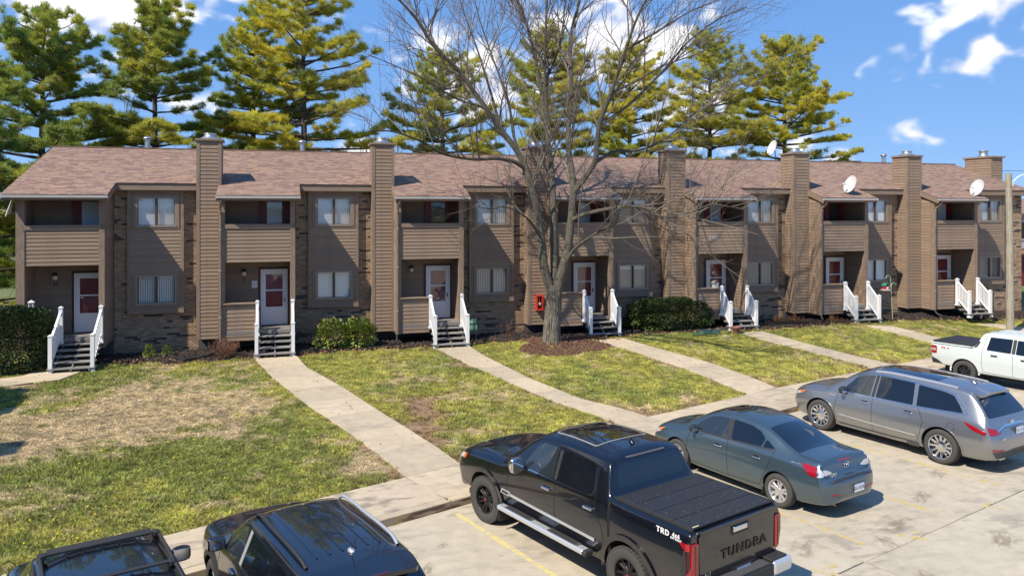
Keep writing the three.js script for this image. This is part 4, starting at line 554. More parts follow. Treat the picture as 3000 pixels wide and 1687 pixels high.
// ---------------------------------------------------------------- black crew-cab pickup
{
  const t = thing('pickup_truck', 'big black crew cab pickup with black bed cover and silver running boards', 'pickup truck', [5.08, 0, 16.74], (90 + 19.6) * Math.PI / 180);
  const paint = phys([.0055, .0065, .010], .22, { clearcoat: 1, clearcoatRoughness: .025, metalness: .2 });
  const sh = new Shell([[-3.03, .64, .86, .95, .965, 1.28, .965, 1.385, .93, 1.39], [-3.0, .60, .9, .95, .985, 1.30, .98, 1.405, .945, 1.41], [-2.85, .55, .92, .95, 1.0, 1.31, .99, 1.415, .95, 1.42], [-1.85, .48, .94, .95, 1.012, 1.31, 1.0, 1.415, .95, 1.42], [-1.56, .42, .94, .95, 1.008, 1.31, .99, 1.415, .95, 1.42], [-1.47, .40, .94, .95, 1.005, 1.31, .985, 1.42, .94, 1.425], [-1.43, .40, .94, .95, 1.005, 1.31, .985, 1.46, .915, 1.475], [-1.25, .40, .94, .95, 1.005, 1.31, .98, 1.86, .755, 1.89], [-1.08, .40, .94, .95, 1.005, 1.31, .98, 1.90, .745, 1.955], [-.3, .40, .94, .95, 1.005, 1.30, .98, 1.915, .75, 1.985], [.35, .40, .94, .95, 1.005, 1.28, .975, 1.875, .745, 1.945], [.62, .40, .94, .95, 1.005, 1.27, .975, 1.755, .77, 1.82], [.95, .40, .94, .94, 1.005, 1.25, .975, 1.53, .83, 1.58], [1.2, .41, .94, .94, 1.008, 1.22, .975, 1.345, .88, 1.38], [1.32, .42, .94, .93, 1.01, 1.20, .975, 1.285, .88, 1.325], [1.9, .48, .93, .92, 1.012, 1.17, .975, 1.25, .86, 1.315], [2.5, .46, .92, .88, 1.0, 1.12, .95, 1.19, .84, 1.255], [2.72, .42, .9, .85, .975, 1.05, .91, 1.12, .80, 1.18], [2.83, .45, .84, .8, .93, .98, .87, 1.03, .74, 1.08], [2.87, .5, .76, .76, .86, .92, .8, .96, .68, 1.0]], { r2: .2, r3: .05, r4: .09, p: 3 });
  cutBody(sh, [[1.85, .43, .49, .62], [-1.85, .43, .49, .62]], t, paint);
  // arch flares
  for (const wx of [1.85, -1.85]) sym(s => mesh('arch_flare', band(arc(wx, .43, .53, -.12, Math.PI + .12), .085, sh.mapSide(s, .028), sh.mapSide(s, -.01)), paint, t));
  // glass
  windowSet(t, sh, 'side_window', [[.72, 1.335], [-.12, 1.345], [-.10, 1.80], [.3, 1.795], [.44, 1.73]], carM.glass2, .004, .05);
  windowSet(t, sh, 'side_window', [[-.24, 1.345], [-.98, 1.355, .1], [-1.06, 1.42], [-.99, 1.78], [-.93, 1.80], [-.24, 1.805]], carM.glass, .004, .05);
  mesh('rear_window', patch(rounded([[-.74, 1.50], [.74, 1.50], [.645, 1.825], [-.645, 1.825]], .07), sh.mapRear(.005), sh.mapRear(-.005)), carM.glass, t);
  mesh('windscreen', patch(rounded([[1.12, -.76], [1.12, .76], [.42, .66], [.42, -.66]], .06), sh.mapTop(.004)), carM.glass2, t);
  mesh('sunroof', patch(rounded([[-.72, -.55], [-.72, .55], [.28, .52], [.28, -.52]], .06), sh.mapTop(.005), sh.mapTop(-.002)), carM.glass, t); mesh('sunroof_seal', (() => { const L = rounded([[-.735, -.565], [-.735, .565], [.295, .535], [.295, -.535]], .06); L.push(L[0]); return band(L, .02, sh.mapTop(.007), sh.mapTop(0)); })(), std([.3, .3, .3], .5), t);
  mesh('brake_strip', patch(rounded([[-.42, 1.876], [.42, 1.876], [.42, 1.893], [-.42, 1.893]], .005), sh.mapRear(.012), sh.mapRear(-.004)), std([.10, .085, .09], .3), t);
  const fin = new THREE.ConeGeometry(.05, .09, 4); fin.scale(1.8, 1, .5); mesh('antenna_fin', fin, paint, t, -.95, 2.0, 0);
  // brightwork
  sym(s => { mesh('window_trim', band([[.7, 1.318], [-.12, 1.325], [-.98, 1.335], [-1.06, 1.36], [-1.10, 1.44], [-1.03, 1.74]], .022, sh.mapSide(s, .009), sh.mapSide(s, 0)), carM.chrome, t); mesh('side_moulding', band([[1.05, .735], [.2, .72], [-1.15, .70]], .045, sh.mapSide(s, .016), sh.mapSide(s, 0)), carM.satin, t); mesh('badge', patch([[1.32, .71], [1.08, .70], [1.04, .785], [1.28, .79]], sh.mapSide(s, .02), sh.mapSide(s, 0)), carM.satin, t); mesh('badge_face', patch([[1.285, .727], [1.1, .72], [1.075, .768], [1.26, .772]], sh.mapSide(s, .022), sh.mapSide(s, .01)), carM.plastic, t);
    for (const hx of [.02, -1.02]) { onSide(t, 'door_handle', sh, s, hx, 1.155, .2, .045, .05, carM.chrome, .015, .02); onSide(t, 'handle_recess', sh, s, hx, 1.145, .17, .075, .01, carM.seam, .004, -.002); }
    mesh('pillar_strip', band([[-.18, 1.35], [-.17, 1.79]], .07, sh.mapSide(s, .0045), sh.mapSide(s, 0)), carM.plastic, t); });
  seams(t, sh, [[[1.14, .47], [1.16, .75], [1.12, 1.0], [1.02, 1.25], [.72, 1.34]], [[-.19, .44], [-.19, 1.0], [-.18, 1.33]], [[-1.36, .45], [-1.32, .95], [-1.16, 1.15], [-1.14, 1.42], [-1.06, 1.82]], [[-1.45, .42], [-1.45, 1.38]], [[1.14, .46], [0, .44], [-1.36, .45]]], .011);
  mesh('cab_gap', band([[-1.47, .45], [-1.47, 1.39]], .05, sh.mapSide(-1, .002), sh.mapSide(-1, -.004)), carM.seam, t); mesh('cab_gap', band([[-1.47, .45], [-1.47, 1.39]], .05, sh.mapSide(1, .002), sh.mapSide(1, -.004)), carM.seam, t);
  mirror(t, sh, .66, 1.37, carM.chrome, [.2, .26, .26], .2);
  // running boards
  sym(s => { const g = part('running_board', t), z = s * 1.06; mesh('tube', (() => { const q = new RoundedBoxGeometry(2.3, .085, .17, 3, .04); return q; })(), carM.satin, g, .1, .50, z); for (const ex of [1.27, -1.07]) mesh('end_cap', new RoundedBoxGeometry(.1, .1, .185, 2, .04), carM.plastic, g, ex, .50, z); for (const px of [.68, -.5]) { const q = new RoundedBoxGeometry(.75, .02, .12, 2, .009); mesh('step_pad', q, carM.plasticG, g, px, .543, z - s * .012); for (let k = 0; k < 4; k++) blk('step_rib', px - .32, px + .32, .553, .558, z - .05 + k * .028, z - .035 + k * .028, carM.plastic, g); } for (const bxx of [.9, -.7]) blk('bracket', bxx - .03, bxx + .03, .42, .47, Math.min(z, s * .8), Math.max(z, s * .8), carM.plastic, g);
    mesh('mud_flap', new RoundedBoxGeometry(.02, .34, .26, 1, .008), carM.plastic, t, 1.33, .36, s * .9); mesh('mud_flap', new RoundedBoxGeometry(.02, .3, .26, 1, .008), carM.plastic, t, -2.36, .36, s * .9); });
  // bed cover in four folding panels
  { const bc = part('bed_cover', t); for (let k = 0; k < 4; k++) { const a = -1.53 - k * .365; mesh('cover_panel', new RoundedBoxGeometry(.353, .032, 1.72, 2, .008), carM.tonneau, bc, a - .18, 1.437, 0); } sym(s => blk('cover_rail', -3.0, -1.5, 1.415, 1.447, s > 0 ? .866 : -.905, s > 0 ? .905 : -.866, carM.plastic, bc)); const r = RNG(9), sp = []; for (let k = 0; k < 130; k++) { const q = new THREE.SphereGeometry(.003 + r() * .003, 4, 3); q.scale(1, .3, 1); q.translate(lerp(-2.95, -1.55, r() ** 1.6), 1.4545, (r() - .5) * 1.6); sp.push(q); } const m = mesh('pollen_specks', mergeGeometries(sp), std([.5, .42, .22], .9), bc); m.userData.kind = 'stuff'; blk('cover_tag', -2.97, -2.95, 1.4535, 1.457, -.84, -.72, std([.6, .55, .3], .7), bc); }
  // tailgate
  { const tg = part('tailgate', t); mesh('gate_panel', patch(rounded([[-.80, .72], [.80, .72], [.82, 1.36], [-.82, 1.36]], .05), sh.mapRear(.02), sh.mapRear(-.01)), paint, tg); const q = textGeo('TUNDRA', .125, .01); q.scale(1.45, 1, 1); glue(tg, 'tailgate_lettering', q, phys([.004, .004, .005], .3), -3.052, 1.0, .14, -Math.PI / 2); mesh('gate_handle', new RoundedBoxGeometry(.03, .075, .30, 2, .012), carM.chrome, tg, -3.06, 1.285, .03); mesh('handle_surround', new RoundedBoxGeometry(.02, .13, .38, 2, .01), carM.plastic, tg, -3.05, 1.275, .03); glue(tg, 'gate_badge', textGeo('4x4', .06, .008), carM.chrome, -3.054, .80, -.66, -Math.PI / 2); blk('spoiler_lip', -3.07, -2.99, 1.375, 1.41, -.82, .82, paint, tg); }
  sym(s => { const l = part('tail_light', t); mesh('lens', patch(rounded([[s * .835, .80], [s * .962, .80], [s * .962, 1.27], [s * .835, 1.27]], .02), sh.mapRear(.03), sh.mapRear(-.01)), carM.lens, l); mesh('lens', patch(rounded([[-3.03, .80], [-2.93, .80], [-2.98, .87], [-2.98, 1.18], [-2.86, 1.27], [-3.03, 1.27]].slice(0, 3).concat([[-2.97, 1.2], [-3.03, 1.2]]), .01), sh.mapSide(s, .018), sh.mapSide(s, -.01)), carM.lens, l); mesh('lens', patch([[-3.03, 1.18], [-2.97, 1.18], [-2.86, 1.27], [-3.03, 1.275]], sh.mapSide(s, .018), sh.mapSide(s, -.01)), carM.lens, l); mesh('lamp_trim', patch([[-2.97, .88], [-2.93, .88], [-2.93, 1.17], [-2.97, 1.17]], sh.mapSide(s, .01), sh.mapSide(s, -.01)), carM.plastic, l); blk('lens_rib', -3.068, -3.06, .83, 1.25, s * .9 - .006, s * .9 + .006, carM.lensDark, l); });
  { const b = part('rear_bumper', t); mesh('bumper_bar', new RoundedBoxGeometry(.24, .2, 1.9, 3, .05), carM.plastic, b, -3.1, .60, 0); blk('bumper_step', -3.21, -3.0, .695, .715, -.5, .5, carM.plasticG, b); sym(s => { mesh('bumper_corner', new RoundedBoxGeometry(.26, .21, .44, 3, .06), s > 0 ? carM.satin : paint, b, -3.11, .605, s * .79); mesh('corner_step', new RoundedBoxGeometry(.2, .03, .36, 2, .012), carM.plastic, b, -3.1, .72, s * .74); }); }
  numberPlate(t, '4SH G67', '#21314f', -3.07, .665, .1); blk('plate_recess', -3.06, -3.03, .56, .76, -.14, .34, carM.plastic, t);
  { const tx = textGeo('TRD', .078, .004); tx.scale(1.2, 1, 1); sym(s => { const d = part('side_decal', t); const z = s * (sh.side(-2.72, 1.3) + .004); const g1 = glue(d, 'decal_text', tx, std([.75, .75, .75], .5), -2.56, 1.318, z, s < 0 ? Math.PI : 0); const g2 = glue(d, 'decal_text', textGeo('4x4', .06, .004), std([.75, .75, .75], .5), -2.80, 1.33, z, s < 0 ? Math.PI : 0), g3 = glue(d, 'decal_text', textGeo('OFF ROAD', .03, .004), std([.75, .75, .75], .5), -2.80, 1.28, z, s < 0 ? Math.PI : 0); }); }
  sym(s => { mesh('headlight', patch(rounded([[2.82, .98], [2.60, 1.0], [2.5, 1.10], [2.8, 1.06]], .02), sh.mapSide(s, .006), sh.mapSide(s, -.006)), carM.clear, t); mesh('side_marker', patch(rounded([[2.60, 1.0], [2.52, 1.01], [2.47, 1.11], [2.54, 1.10]], .01), sh.mapSide(s, .008), sh.mapSide(s, -.006)), carM.amber, t); });
  mesh('hood_scoop', new RoundedBoxGeometry(.4, .03, .2, 2, .012), paint, t, 1.9, 1.30, -.42); mesh('hood_scoop', new RoundedBoxGeometry(.4, .03, .2, 2, .012), paint, t, 1.9, 1.30, .42);
  mesh('cowl', patch(rounded([[1.12, -.78], [1.26, -.8], [1.26, .8], [1.12, .78]], .02), sh.mapTop(.006)), carM.plastic, t);
  blk('underbody', -2.9, 2.5, .3, .52, -.6, .6, carM.well, t);
  const wp = wheelParts(.415, .255, .29, 'six', null, true); wp.capZ = .10; sym(s => { addWheel(t, wp, 1.85, .415, s * .87, s, carM.blackwheel, carM.rubber, s < 0 ? .07 : .07, carM.lens); addWheel(t, wp, -1.85, .415, s * .87, s, carM.blackwheel, carM.rubber, 0, carM.lens); });
}
// ---------------------------------------------------------------- teal grey sedan
{
  const t = thing('sedan', 'dark teal grey compact sedan parked between the black pickup and the silver crossover', 'car', [9.56, 0, 14.71], (90 + 16.56) * Math.PI / 180); t.scale.setScalar(1.02);
  const paint = phys([.085, .128, .16], .32, { metalness: .65, clearcoat: 1, clearcoatRoughness: .03 });
  const sh = new Shell([[-2.34, .40, .36, .5, .42, .60, .4, .655, .34, .66], [-2.32, .33, .52, .5, .60, .63, .585, .69, .53, .70], [-2.26, .29, .64, .5, .72, .66, .71, .725, .66, .74], [-2.19, .27, .68, .52, .78, .70, .77, .765, .69, .78], [-2.165, .26, .69, .53, .80, .78, .78, .90, .67, .93], [-2.13, .26, .70, .55, .815, .84, .785, 1.0, .66, 1.035], [-2.08, .25, .71, .56, .83, .87, .79, 1.025, .66, 1.065], [-1.9, .23, .74, .58, .855, .90, .805, 1.035, .655, 1.075], [-1.66, .21, .76, .58, .87, .92, .815, 1.05, .645, 1.09], [-1.4, .19, .78, .58, .878, .925, .82, 1.12, .625, 1.16], [-1.05, .18, .78, .57, .88, .925, .82, 1.255, .59, 1.30], [-.75, .18, .78, .56, .878, .92, .82, 1.35, .565, 1.395], [-.45, .18, .78, .56, .876, .915, .82, 1.395, .555, 1.44], [0, .18, .78, .55, .875, .905, .82, 1.415, .555, 1.465], [.35, .18, .78, .55, .875, .895, .82, 1.385, .55, 1.44], [.7, .18, .78, .55, .875, .885, .815, 1.265, .57, 1.33], [1.0, .18, .78, .56, .877, .87, .81, 1.11, .62, 1.17], [1.24, .19, .77, .57, .88, .855, .80, .975, .68, 1.04], [1.4, .19, .77, .58, .88, .84, .79, .925, .69, .995], [1.75, .2, .74, .57, .868, .80, .775, .87, .67, .935], [2.02, .22, .68, .54, .82, .72, .72, .775, .62, .83], [2.17, .24, .58, .5, .72, .62, .62, .66, .52, .70], [2.235, .27, .44, .47, .56, .55, .46, .575, .38, .6], [2.25, .32, .3, .45, .4, .5, .32, .52, .26, .54]], { r2: .22, r3: .05, r4: .12, p: 2.4 });
  cutBody(sh, [[1.32, .315, .365, .58], [-1.32, .315, .365, .58]], t, paint);
  windowSet(t, sh, 'side_window', [[.93, .955], [-.02, .985], [.03, 1.335], [.3, 1.325], [.52, 1.27], [.75, 1.15]], carM.glass2); windowSet(t, sh, 'side_window', [[-.13, .99], [-.86, 1.02], [-.90, 1.16], [-.75, 1.265], [-.5, 1.325], [-.08, 1.345]], carM.glass); windowSet(t, sh, 'quarter_window', [[-.9, 1.02], [-1.17, 1.045], [-1.02, 1.12], [-.93, 1.16]], carM.glass);
  sym(s => { mesh('window_frame', band([[.95, .945], [-.02, .972], [-.86, 1.005], [-1.2, 1.03]], .02, sh.mapSide(s, .007), sh.mapSide(s, 0)), carM.plastic, t); mesh('pillar_strip', band([[-.075, .985], [-.03, 1.34]], .09, sh.mapSide(s, .0045), sh.mapSide(s, 0)), carM.plastic, t); });
  mesh('rear_window', patch(rounded([[-1.62, -.60], [-1.62, .60], [-.86, .49], [-.86, -.49]], .05), sh.mapTop(.004), sh.mapTop(-.003)), carM.glass, t); mesh('windscreen', patch(rounded([[1.17, -.62], [1.17, .62], [.42, .48], [.42, -.48]], .05), sh.mapTop(.004)), carM.glass, t);
  mesh('sunroof', patch(rounded([[-.1, -.4], [-.1, .4], [.33, .38], [.33, -.38]], .04), sh.mapTop(.003), sh.mapTop(-.002)), carM.glass, t);
  mesh('wiper_cowl', patch(rounded([[1.17, -.6], [1.28, -.63], [1.28, .63], [1.17, .6]], .02), sh.mapTop(.006)), carM.plastic, t);
  seams(t, sh, [[[1.03, .27], [1.05, .5], [1.0, .8], [.97, .93]], [[-.08, .25], [-.08, .6], [-.06, .97]], [[-.86, .30], [-1.0, .55], [-1.12, .8], [-1.18, 1.0]], [[1.03, .27], [0, .25], [-.86, .3]]]); for (const L of [[[-2.15, .90], [-2.14, .80], [-2.2, .73]], [[-1.72, .96], [-1.9, .90], [-2.0, .62]]].slice(0, 0)) seams(t, sh, [L]);
  mesh('boot_seam', band([[-.70, .985], [-.66, .82], [-.62, .755], [.62, .755], [.66, .82], [.70, .985]], .011, sh.mapRear(.002), sh.mapRear(-.003)), carM.seam, t); sym(s => mesh('boot_seam', band([[-1.64, s * .63], [-2.09, s * .655]], .011, sh.mapTop(.002), sh.mapTop(-.003)), carM.seam, t));
  sym(s => { for (const hx of [.16, -.82]) { const k = hx > 0 ? .80 : .82; onSide(t, 'handle_recess', sh, s, hx + .03, k, .13, .06, .012, carM.seam, .02, -.003); onSide(t, 'door_handle', sh, s, hx, k - .008, .19, .026, .03, carM.chrome, .012, .018); }
    const l = part('tail_light', t); mesh('lens', patch(rounded([[-1.98, .80], [-1.86, .90], [-1.80, .965], [-2.10, .945], [-2.13, .79]], .02), sh.mapSide(s, .012), sh.mapSide(s, -.008)), carM.lens, l); mesh('lens', patch(rounded([[s * .80, .79], [s * .70, .79], [s * .66, .84], [s * .72, .925], [s * .80, .94]], .015), sh.mapRear(.014), sh.mapRear(-.01)), carM.clear, l); mesh('lens', patch(rounded([[s * .66, .80], [s * .5, .81], [s * .44, .83], [s * .56, .885], [s * .655, .90]], .02), sh.mapRear(.014), sh.mapRear(-.01)), carM.clear, l);
    mesh('headlight', patch(rounded([[2.14, .66], [1.98, .72], [1.74, .80], [1.86, .685], [2.1, .60]], .02), sh.mapSide(s, .008), sh.mapSide(s, -.008)), carM.clear, t); mesh('side_marker', patch(rounded([[1.93, .73], [1.76, .79], [1.84, .70], [1.92, .685]], .01), sh.mapSide(s, .011), sh.mapSide(s, -.006)), carM.amber, t);
    mesh('reflector', patch(rounded([[s * .40, .455], [s * .62, .475], [s * .62, .495], [s * .40, .478]], .006), sh.mapRear(.008), sh.mapRear(-.008)), carM.lens, t); mesh('mud_flap', new RoundedBoxGeometry(.015, .13, .16, 1, .005), carM.plastic, t, -.96, .22, s * .77); });
  mesh('stop_lamp', patch(rounded([[-.17, .985], [.17, .985], [.16, 1.01], [-.16, 1.01]], .006), sh.mapRear(.006), sh.mapRear(-.006)), carM.lens, t);
  mesh('bumper_lip', band([[-.6, .70], [-.3, .715], [.3, .715], [.6, .70]], .03, sh.mapRear(.004), sh.mapRear(-.006)), carM.plastic, t);
  mirror(t, sh, .80, .98, carM.plastic, [.14, .15, .2], .13);
  { const e = part('rear_badge', t), xe = sh.end(.90, 0, -1) - .01; const r = new THREE.TorusGeometry(.062, .008, 8, 28); r.scale(1.15, .9, 1); glue(e, 'emblem_ring', r, carM.chrome, xe, .905, 0, -Math.PI / 2); const w = tubeGeo([V(-.066, .012, 0), V(-.035, .02, 0), V(0, -.018, 0), V(.035, .02, 0), V(.066, .012, 0)], .008, 6); glue(e, 'emblem_wing', w, carM.chrome, xe, .905, 0, -Math.PI / 2); glue(e, 'badge_text', textGeo('mazda3', .045, .006), carM.chrome, sh.end(.80, -.44, -1) - .004, .80, -.44, -Math.PI / 2 - .12); glue(e, 'badge_text', textGeo('SKYACTIV', .022, .006), carM.chrome, sh.end(.765, -.44, -1) - .006, .757, -.44, -Math.PI / 2 - .12); }
  { const xp = sh.end(.50, .1, -1); blk('plate_recess', xp - .004, xp + .05, .42, .60, -.08, .36, paint, t); numberPlate(t, 'JG6 M9M', '#1b1d22', xp - .012, .51, .14); }
  mesh('exhaust', (() => { const g = new THREE.CylinderGeometry(.03, .03, .12, 14, 1, true); g.rotateZ(Math.PI / 2); return g; })(), std([.3, .25, .2], .4, { metalness: .8, side: THREE.DoubleSide }), t, -2.22, .265, -.42);
  blk('underbody', -2.0, 2.0, .16, .35, -.55, .55, carM.well, t);
  const wp = wheelParts(.315, .212, .205, 'ten'); sym(s => { addWheel(t, wp, 1.32, .315, s * .765, s, carM.alloy, carM.rubber, .0); addWheel(t, wp, -1.32, .315, s * .765, s, carM.alloy, carM.rubber); });
}
// ---------------------------------------------------------------- silver grey crossover
{
  const t = thing('crossover_car', 'silver grey three row crossover with chrome wheels, right of the teal sedan', 'car', [14.72, 0, 13.28], (90 + 15) * Math.PI / 180); t.scale.setScalar(1.03);
  const paint = phys([.29, .30, .32], .3, { metalness: .75, clearcoat: 1, clearcoatRoughness: .03 });
  const sh = new Shell([[-2.66, .44, .5, .58, .62, .68, .58, .73, .5, .74], [-2.63, .36, .66, .58, .76, .74, .74, .80, .66, .82], [-2.56, .31, .76, .6, .88, .80, .85, .92, .74, .95], [-2.50, .30, .8, .62, .92, .90, .885, 1.06, .76, 1.09], [-2.42, .28, .82, .64, .945, .98, .90, 1.19, .76, 1.22], [-2.28, .27, .84, .66, .965, 1.03, .905, 1.37, .72, 1.40], [-2.12, .26, .85, .66, .975, 1.05, .905, 1.53, .69, 1.57], [-2.02, .26, .86, .66, .98, 1.06, .905, 1.60, .675, 1.655], [-1.8, .25, .87, .66, .985, 1.07, .905, 1.635, .67, 1.70], [-1.0, .23, .88, .66, .99, 1.06, .91, 1.675, .67, 1.75], [-.3, .22, .88, .65, .99, 1.05, .91, 1.685, .67, 1.765], [.3, .22, .88, .65, .988, 1.04, .91, 1.645, .665, 1.73], [.65, .22, .88, .65, .985, 1.03, .905, 1.53, .68, 1.62], [1.0, .22, .88, .65, .985, 1.01, .90, 1.34, .73, 1.42], [1.3, .23, .88, .66, .987, 1.0, .895, 1.17, .79, 1.235], [1.5, .24, .87, .66, .985, .98, .89, 1.09, .79, 1.16], [1.95, .26, .84, .66, .965, .95, .87, 1.03, .76, 1.10], [2.25, .27, .78, .64, .91, .88, .81, .95, .70, 1.0], [2.43, .29, .66, .6, .8, .80, .7, .84, .6, .88], [2.51, .33, .5, .56, .62, .70, .54, .73, .46, .76], [2.53, .38, .36, .54, .46, .62, .38, .65, .32, .66]], { r2: .24, r3: .05, r4: .1, p: 2.6 });
  cutBody(sh, [[1.535, .37, .435, .64], [-1.535, .37, .435, .64]], t, paint);
  windowSet(t, sh, 'side_window', [[.98, 1.10], [.2, 1.115], [.16, 1.595], [.42, 1.56], [.64, 1.47]], carM.glass2); windowSet(t, sh, 'side_window', [[.05, 1.12], [-.86, 1.135], [-.82, 1.60], [.02, 1.615]], carM.glass); windowSet(t, sh, 'rear_side_window', [[-.95, 1.135], [-1.98, 1.19], [-1.86, 1.35], [-1.72, 1.50], [-1.5, 1.545], [-.92, 1.585]], carM.glass);
  sym(s => { mesh('pillar_strip', band([[.125, 1.115], [.09, 1.605]], .07, sh.mapSide(s, .0045), sh.mapSide(s, 0)), carM.plastic, t); mesh('window_trim', band([[1.05, 1.085], [.2, 1.098], [-.9, 1.118], [-2.0, 1.172], [-2.07, 1.2], [-1.96, 1.34], [-1.76, 1.53], [-1.5, 1.575], [-.9, 1.615], [0, 1.64], [.35, 1.61], [.66, 1.51]], .016, sh.mapSide(s, .008), sh.mapSide(s, 0)), carM.chrome, t); mesh('side_moulding', band([[.98, .53], [.2, .505], [-.98, .49]], .04, sh.mapSide(s, .016), sh.mapSide(s, 0)), carM.chrome, t); mesh('roof_rail', band([[.2, s * .615], [-.8, s * .625], [-1.75, s * .615]], 0.035, sh.mapTop(.024), sh.mapTop(0)), carM.satin, t);
    for (const hx of [.30, -.78]) { onSide(t, 'handle_recess', sh, s, hx + .01, .955, .17, .07, .01, carM.seam, .02, -.003); onSide(t, 'door_handle', sh, s, hx, .955, .21, .036, .035, carM.chrome, .016, .018); } onSide(t, 'fender_vent', sh, s, 1.2, .955, .2, .03, .014, carM.chrome, .006, .004);
    mesh('sill_cladding', band([[1.02, .275], [-1.02, .275]], .1, sh.mapSide(s, .012), sh.mapSide(s, 0)), carM.plasticG, t); for (const wx of [1.535, -1.535]) mesh('arch_trim', band(arc(wx, .37, .45, -.1, Math.PI + .1), .025, sh.mapSide(s, .012), sh.mapSide(s, -.006)), paint, t);
    const l = part('tail_light', t); mesh('lens', patch(rounded([[-2.48, .905], [-2.20, .99], [-2.02, 1.045], [-2.06, 1.0], [-2.2, .90], [-2.46, .835]], .015), sh.mapSide(s, .012), sh.mapSide(s, -.008)), carM.lens, l); mesh('lens', patch(rounded([[s * .86, .84], [s * .56, .88], [s * .5, .93], [s * .86, .99]], .02), sh.mapRear(.014), sh.mapRear(-.01)), carM.lens, l);
    mesh('headlight', patch(rounded([[2.40, .80], [2.2, .86], [1.98, .92], [2.1, .83], [2.36, .74]], .02), sh.mapSide(s, .008), sh.mapSide(s, -.008)), carM.clear, t); mesh('side_marker', patch(rounded([[2.17, .87], [1.99, .918], [2.08, .845], [2.2, .82]], .01), sh.mapSide(s, .012), sh.mapSide(s, -.006)), carM.amber, t);
    mesh('reflector', patch(rounded([[s * .55, .50], [s * .85, .53], [s * .85, .56], [s * .55, .54]], .01), sh.mapRear(.008), sh.mapRear(-.01)), carM.lens, t); });
  seams(t, sh, [[[1.07, .32], [1.12, .6], [1.08, .9], [1.03, 1.07]], [[.11, .30], [.11, .7], [.12, 1.08]], [[-.98, .34], [-1.08, .6], [-1.13, .85], [-1.0, 1.1]], [[1.07, .32], [0, .30], [-.98, .34]]]);
  sym(s => { const L = arc(-1.75, .86, .085, 0, 6.2832); if (s < 0) mesh('fuel_door', band(L, .007, sh.mapSide(s, .0016), sh.mapSide(s, -.002)), carM.seam, t); });
  mesh('rear_window', patch(rounded([[-.74, 1.16], [.74, 1.16], [.64, 1.50], [-.64, 1.50]], .07), sh.mapRear(.005), sh.mapRear(-.004)), carM.glass, t); mesh('windscreen', patch(rounded([[1.24, -.72], [1.24, .72], [.42, .58], [.42, -.58]], .05), sh.mapTop(.004)), carM.glass, t); mesh('sunroof', patch(rounded([[-1.25, -.5], [-1.25, .5], [.2, .48], [.2, -.48]], .05), sh.mapTop(.004), sh.mapTop(-.002)), carM.glass, t);
  { const g = patch(rounded([[-2.24, -.58], [-2.24, .58], [-1.95, .63], [-1.95, -.63]], .1), (x, z) => V(x, sh.top(-1.95, z) + .008 - .27 * Math.max(0, -1.95 - x), z), (x, z) => V(x, sh.top(-1.95, z) - .03 - .27 * Math.max(0, -1.95 - x), z)); mesh('spoiler', g, paint, t); const u = new THREE.ConeGeometry(.055, .1, 4); u.scale(1.8, 1, .5); mesh('antenna_fin', u, paint, t, -1.75, 1.75, 0); }
  mesh('rear_brightwork', band([[-.66, .915], [-.35, .99], [.35, .99], [.66, .915]], .04, sh.mapRear(.022), sh.mapRear(-.004)), carM.chrome, t); mesh('bumper_skid', patch(rounded([[-.74, .36], [.74, .36], [.84, .50], [-.84, .50]], .03), sh.mapRear(.012), sh.mapRear(-.01)), carM.plasticG, t);
  { const e = part('rear_badge', t), r = new THREE.TorusGeometry(.05, .008, 8, 24), xe = sh.end(1.03, 0, -1) - .012; glue(e, 'emblem_ring', r, carM.chrome, xe - .012, 1.035, 0, -Math.PI / 2); for (const k of [-1, 0, 1]) mesh('emblem_shield', new RoundedBoxGeometry(.008, .05, .018, 1, .004), carM.chrome, e, xe - .014, 1.035 + k * .012, k * .024); glue(e, 'badge_text', textGeo('AWD', .045, .006), carM.chrome, sh.end(.74, -.56, -1) - .006, .76, -.56, -Math.PI / 2); }
  { const xp = sh.end(.84, .05, -1); numberPlate(t, 'TJ0 3S1', '#2b4a8a', xp - .02, .87, .12); }
  mirror(t, sh, .84, 1.13, carM.plastic, [.17, .17, .23], .14); mesh('exhaust', new RoundedBoxGeometry(.08, .05, .2, 2, .02), carM.chrome, t, -2.57, .33, -.5);
  blk('underbody', -2.3, 2.2, .2, .4, -.6, .6, carM.well, t);
  const wp = wheelParts(.375, .26, .245, 'split'); sym(s => { addWheel(t, wp, 1.535, .375, s * .86, s, carM.chrome, carM.rubber); addWheel(t, wp, -1.535, .375, s * .86, s, carM.chrome, carM.rubber); });
}
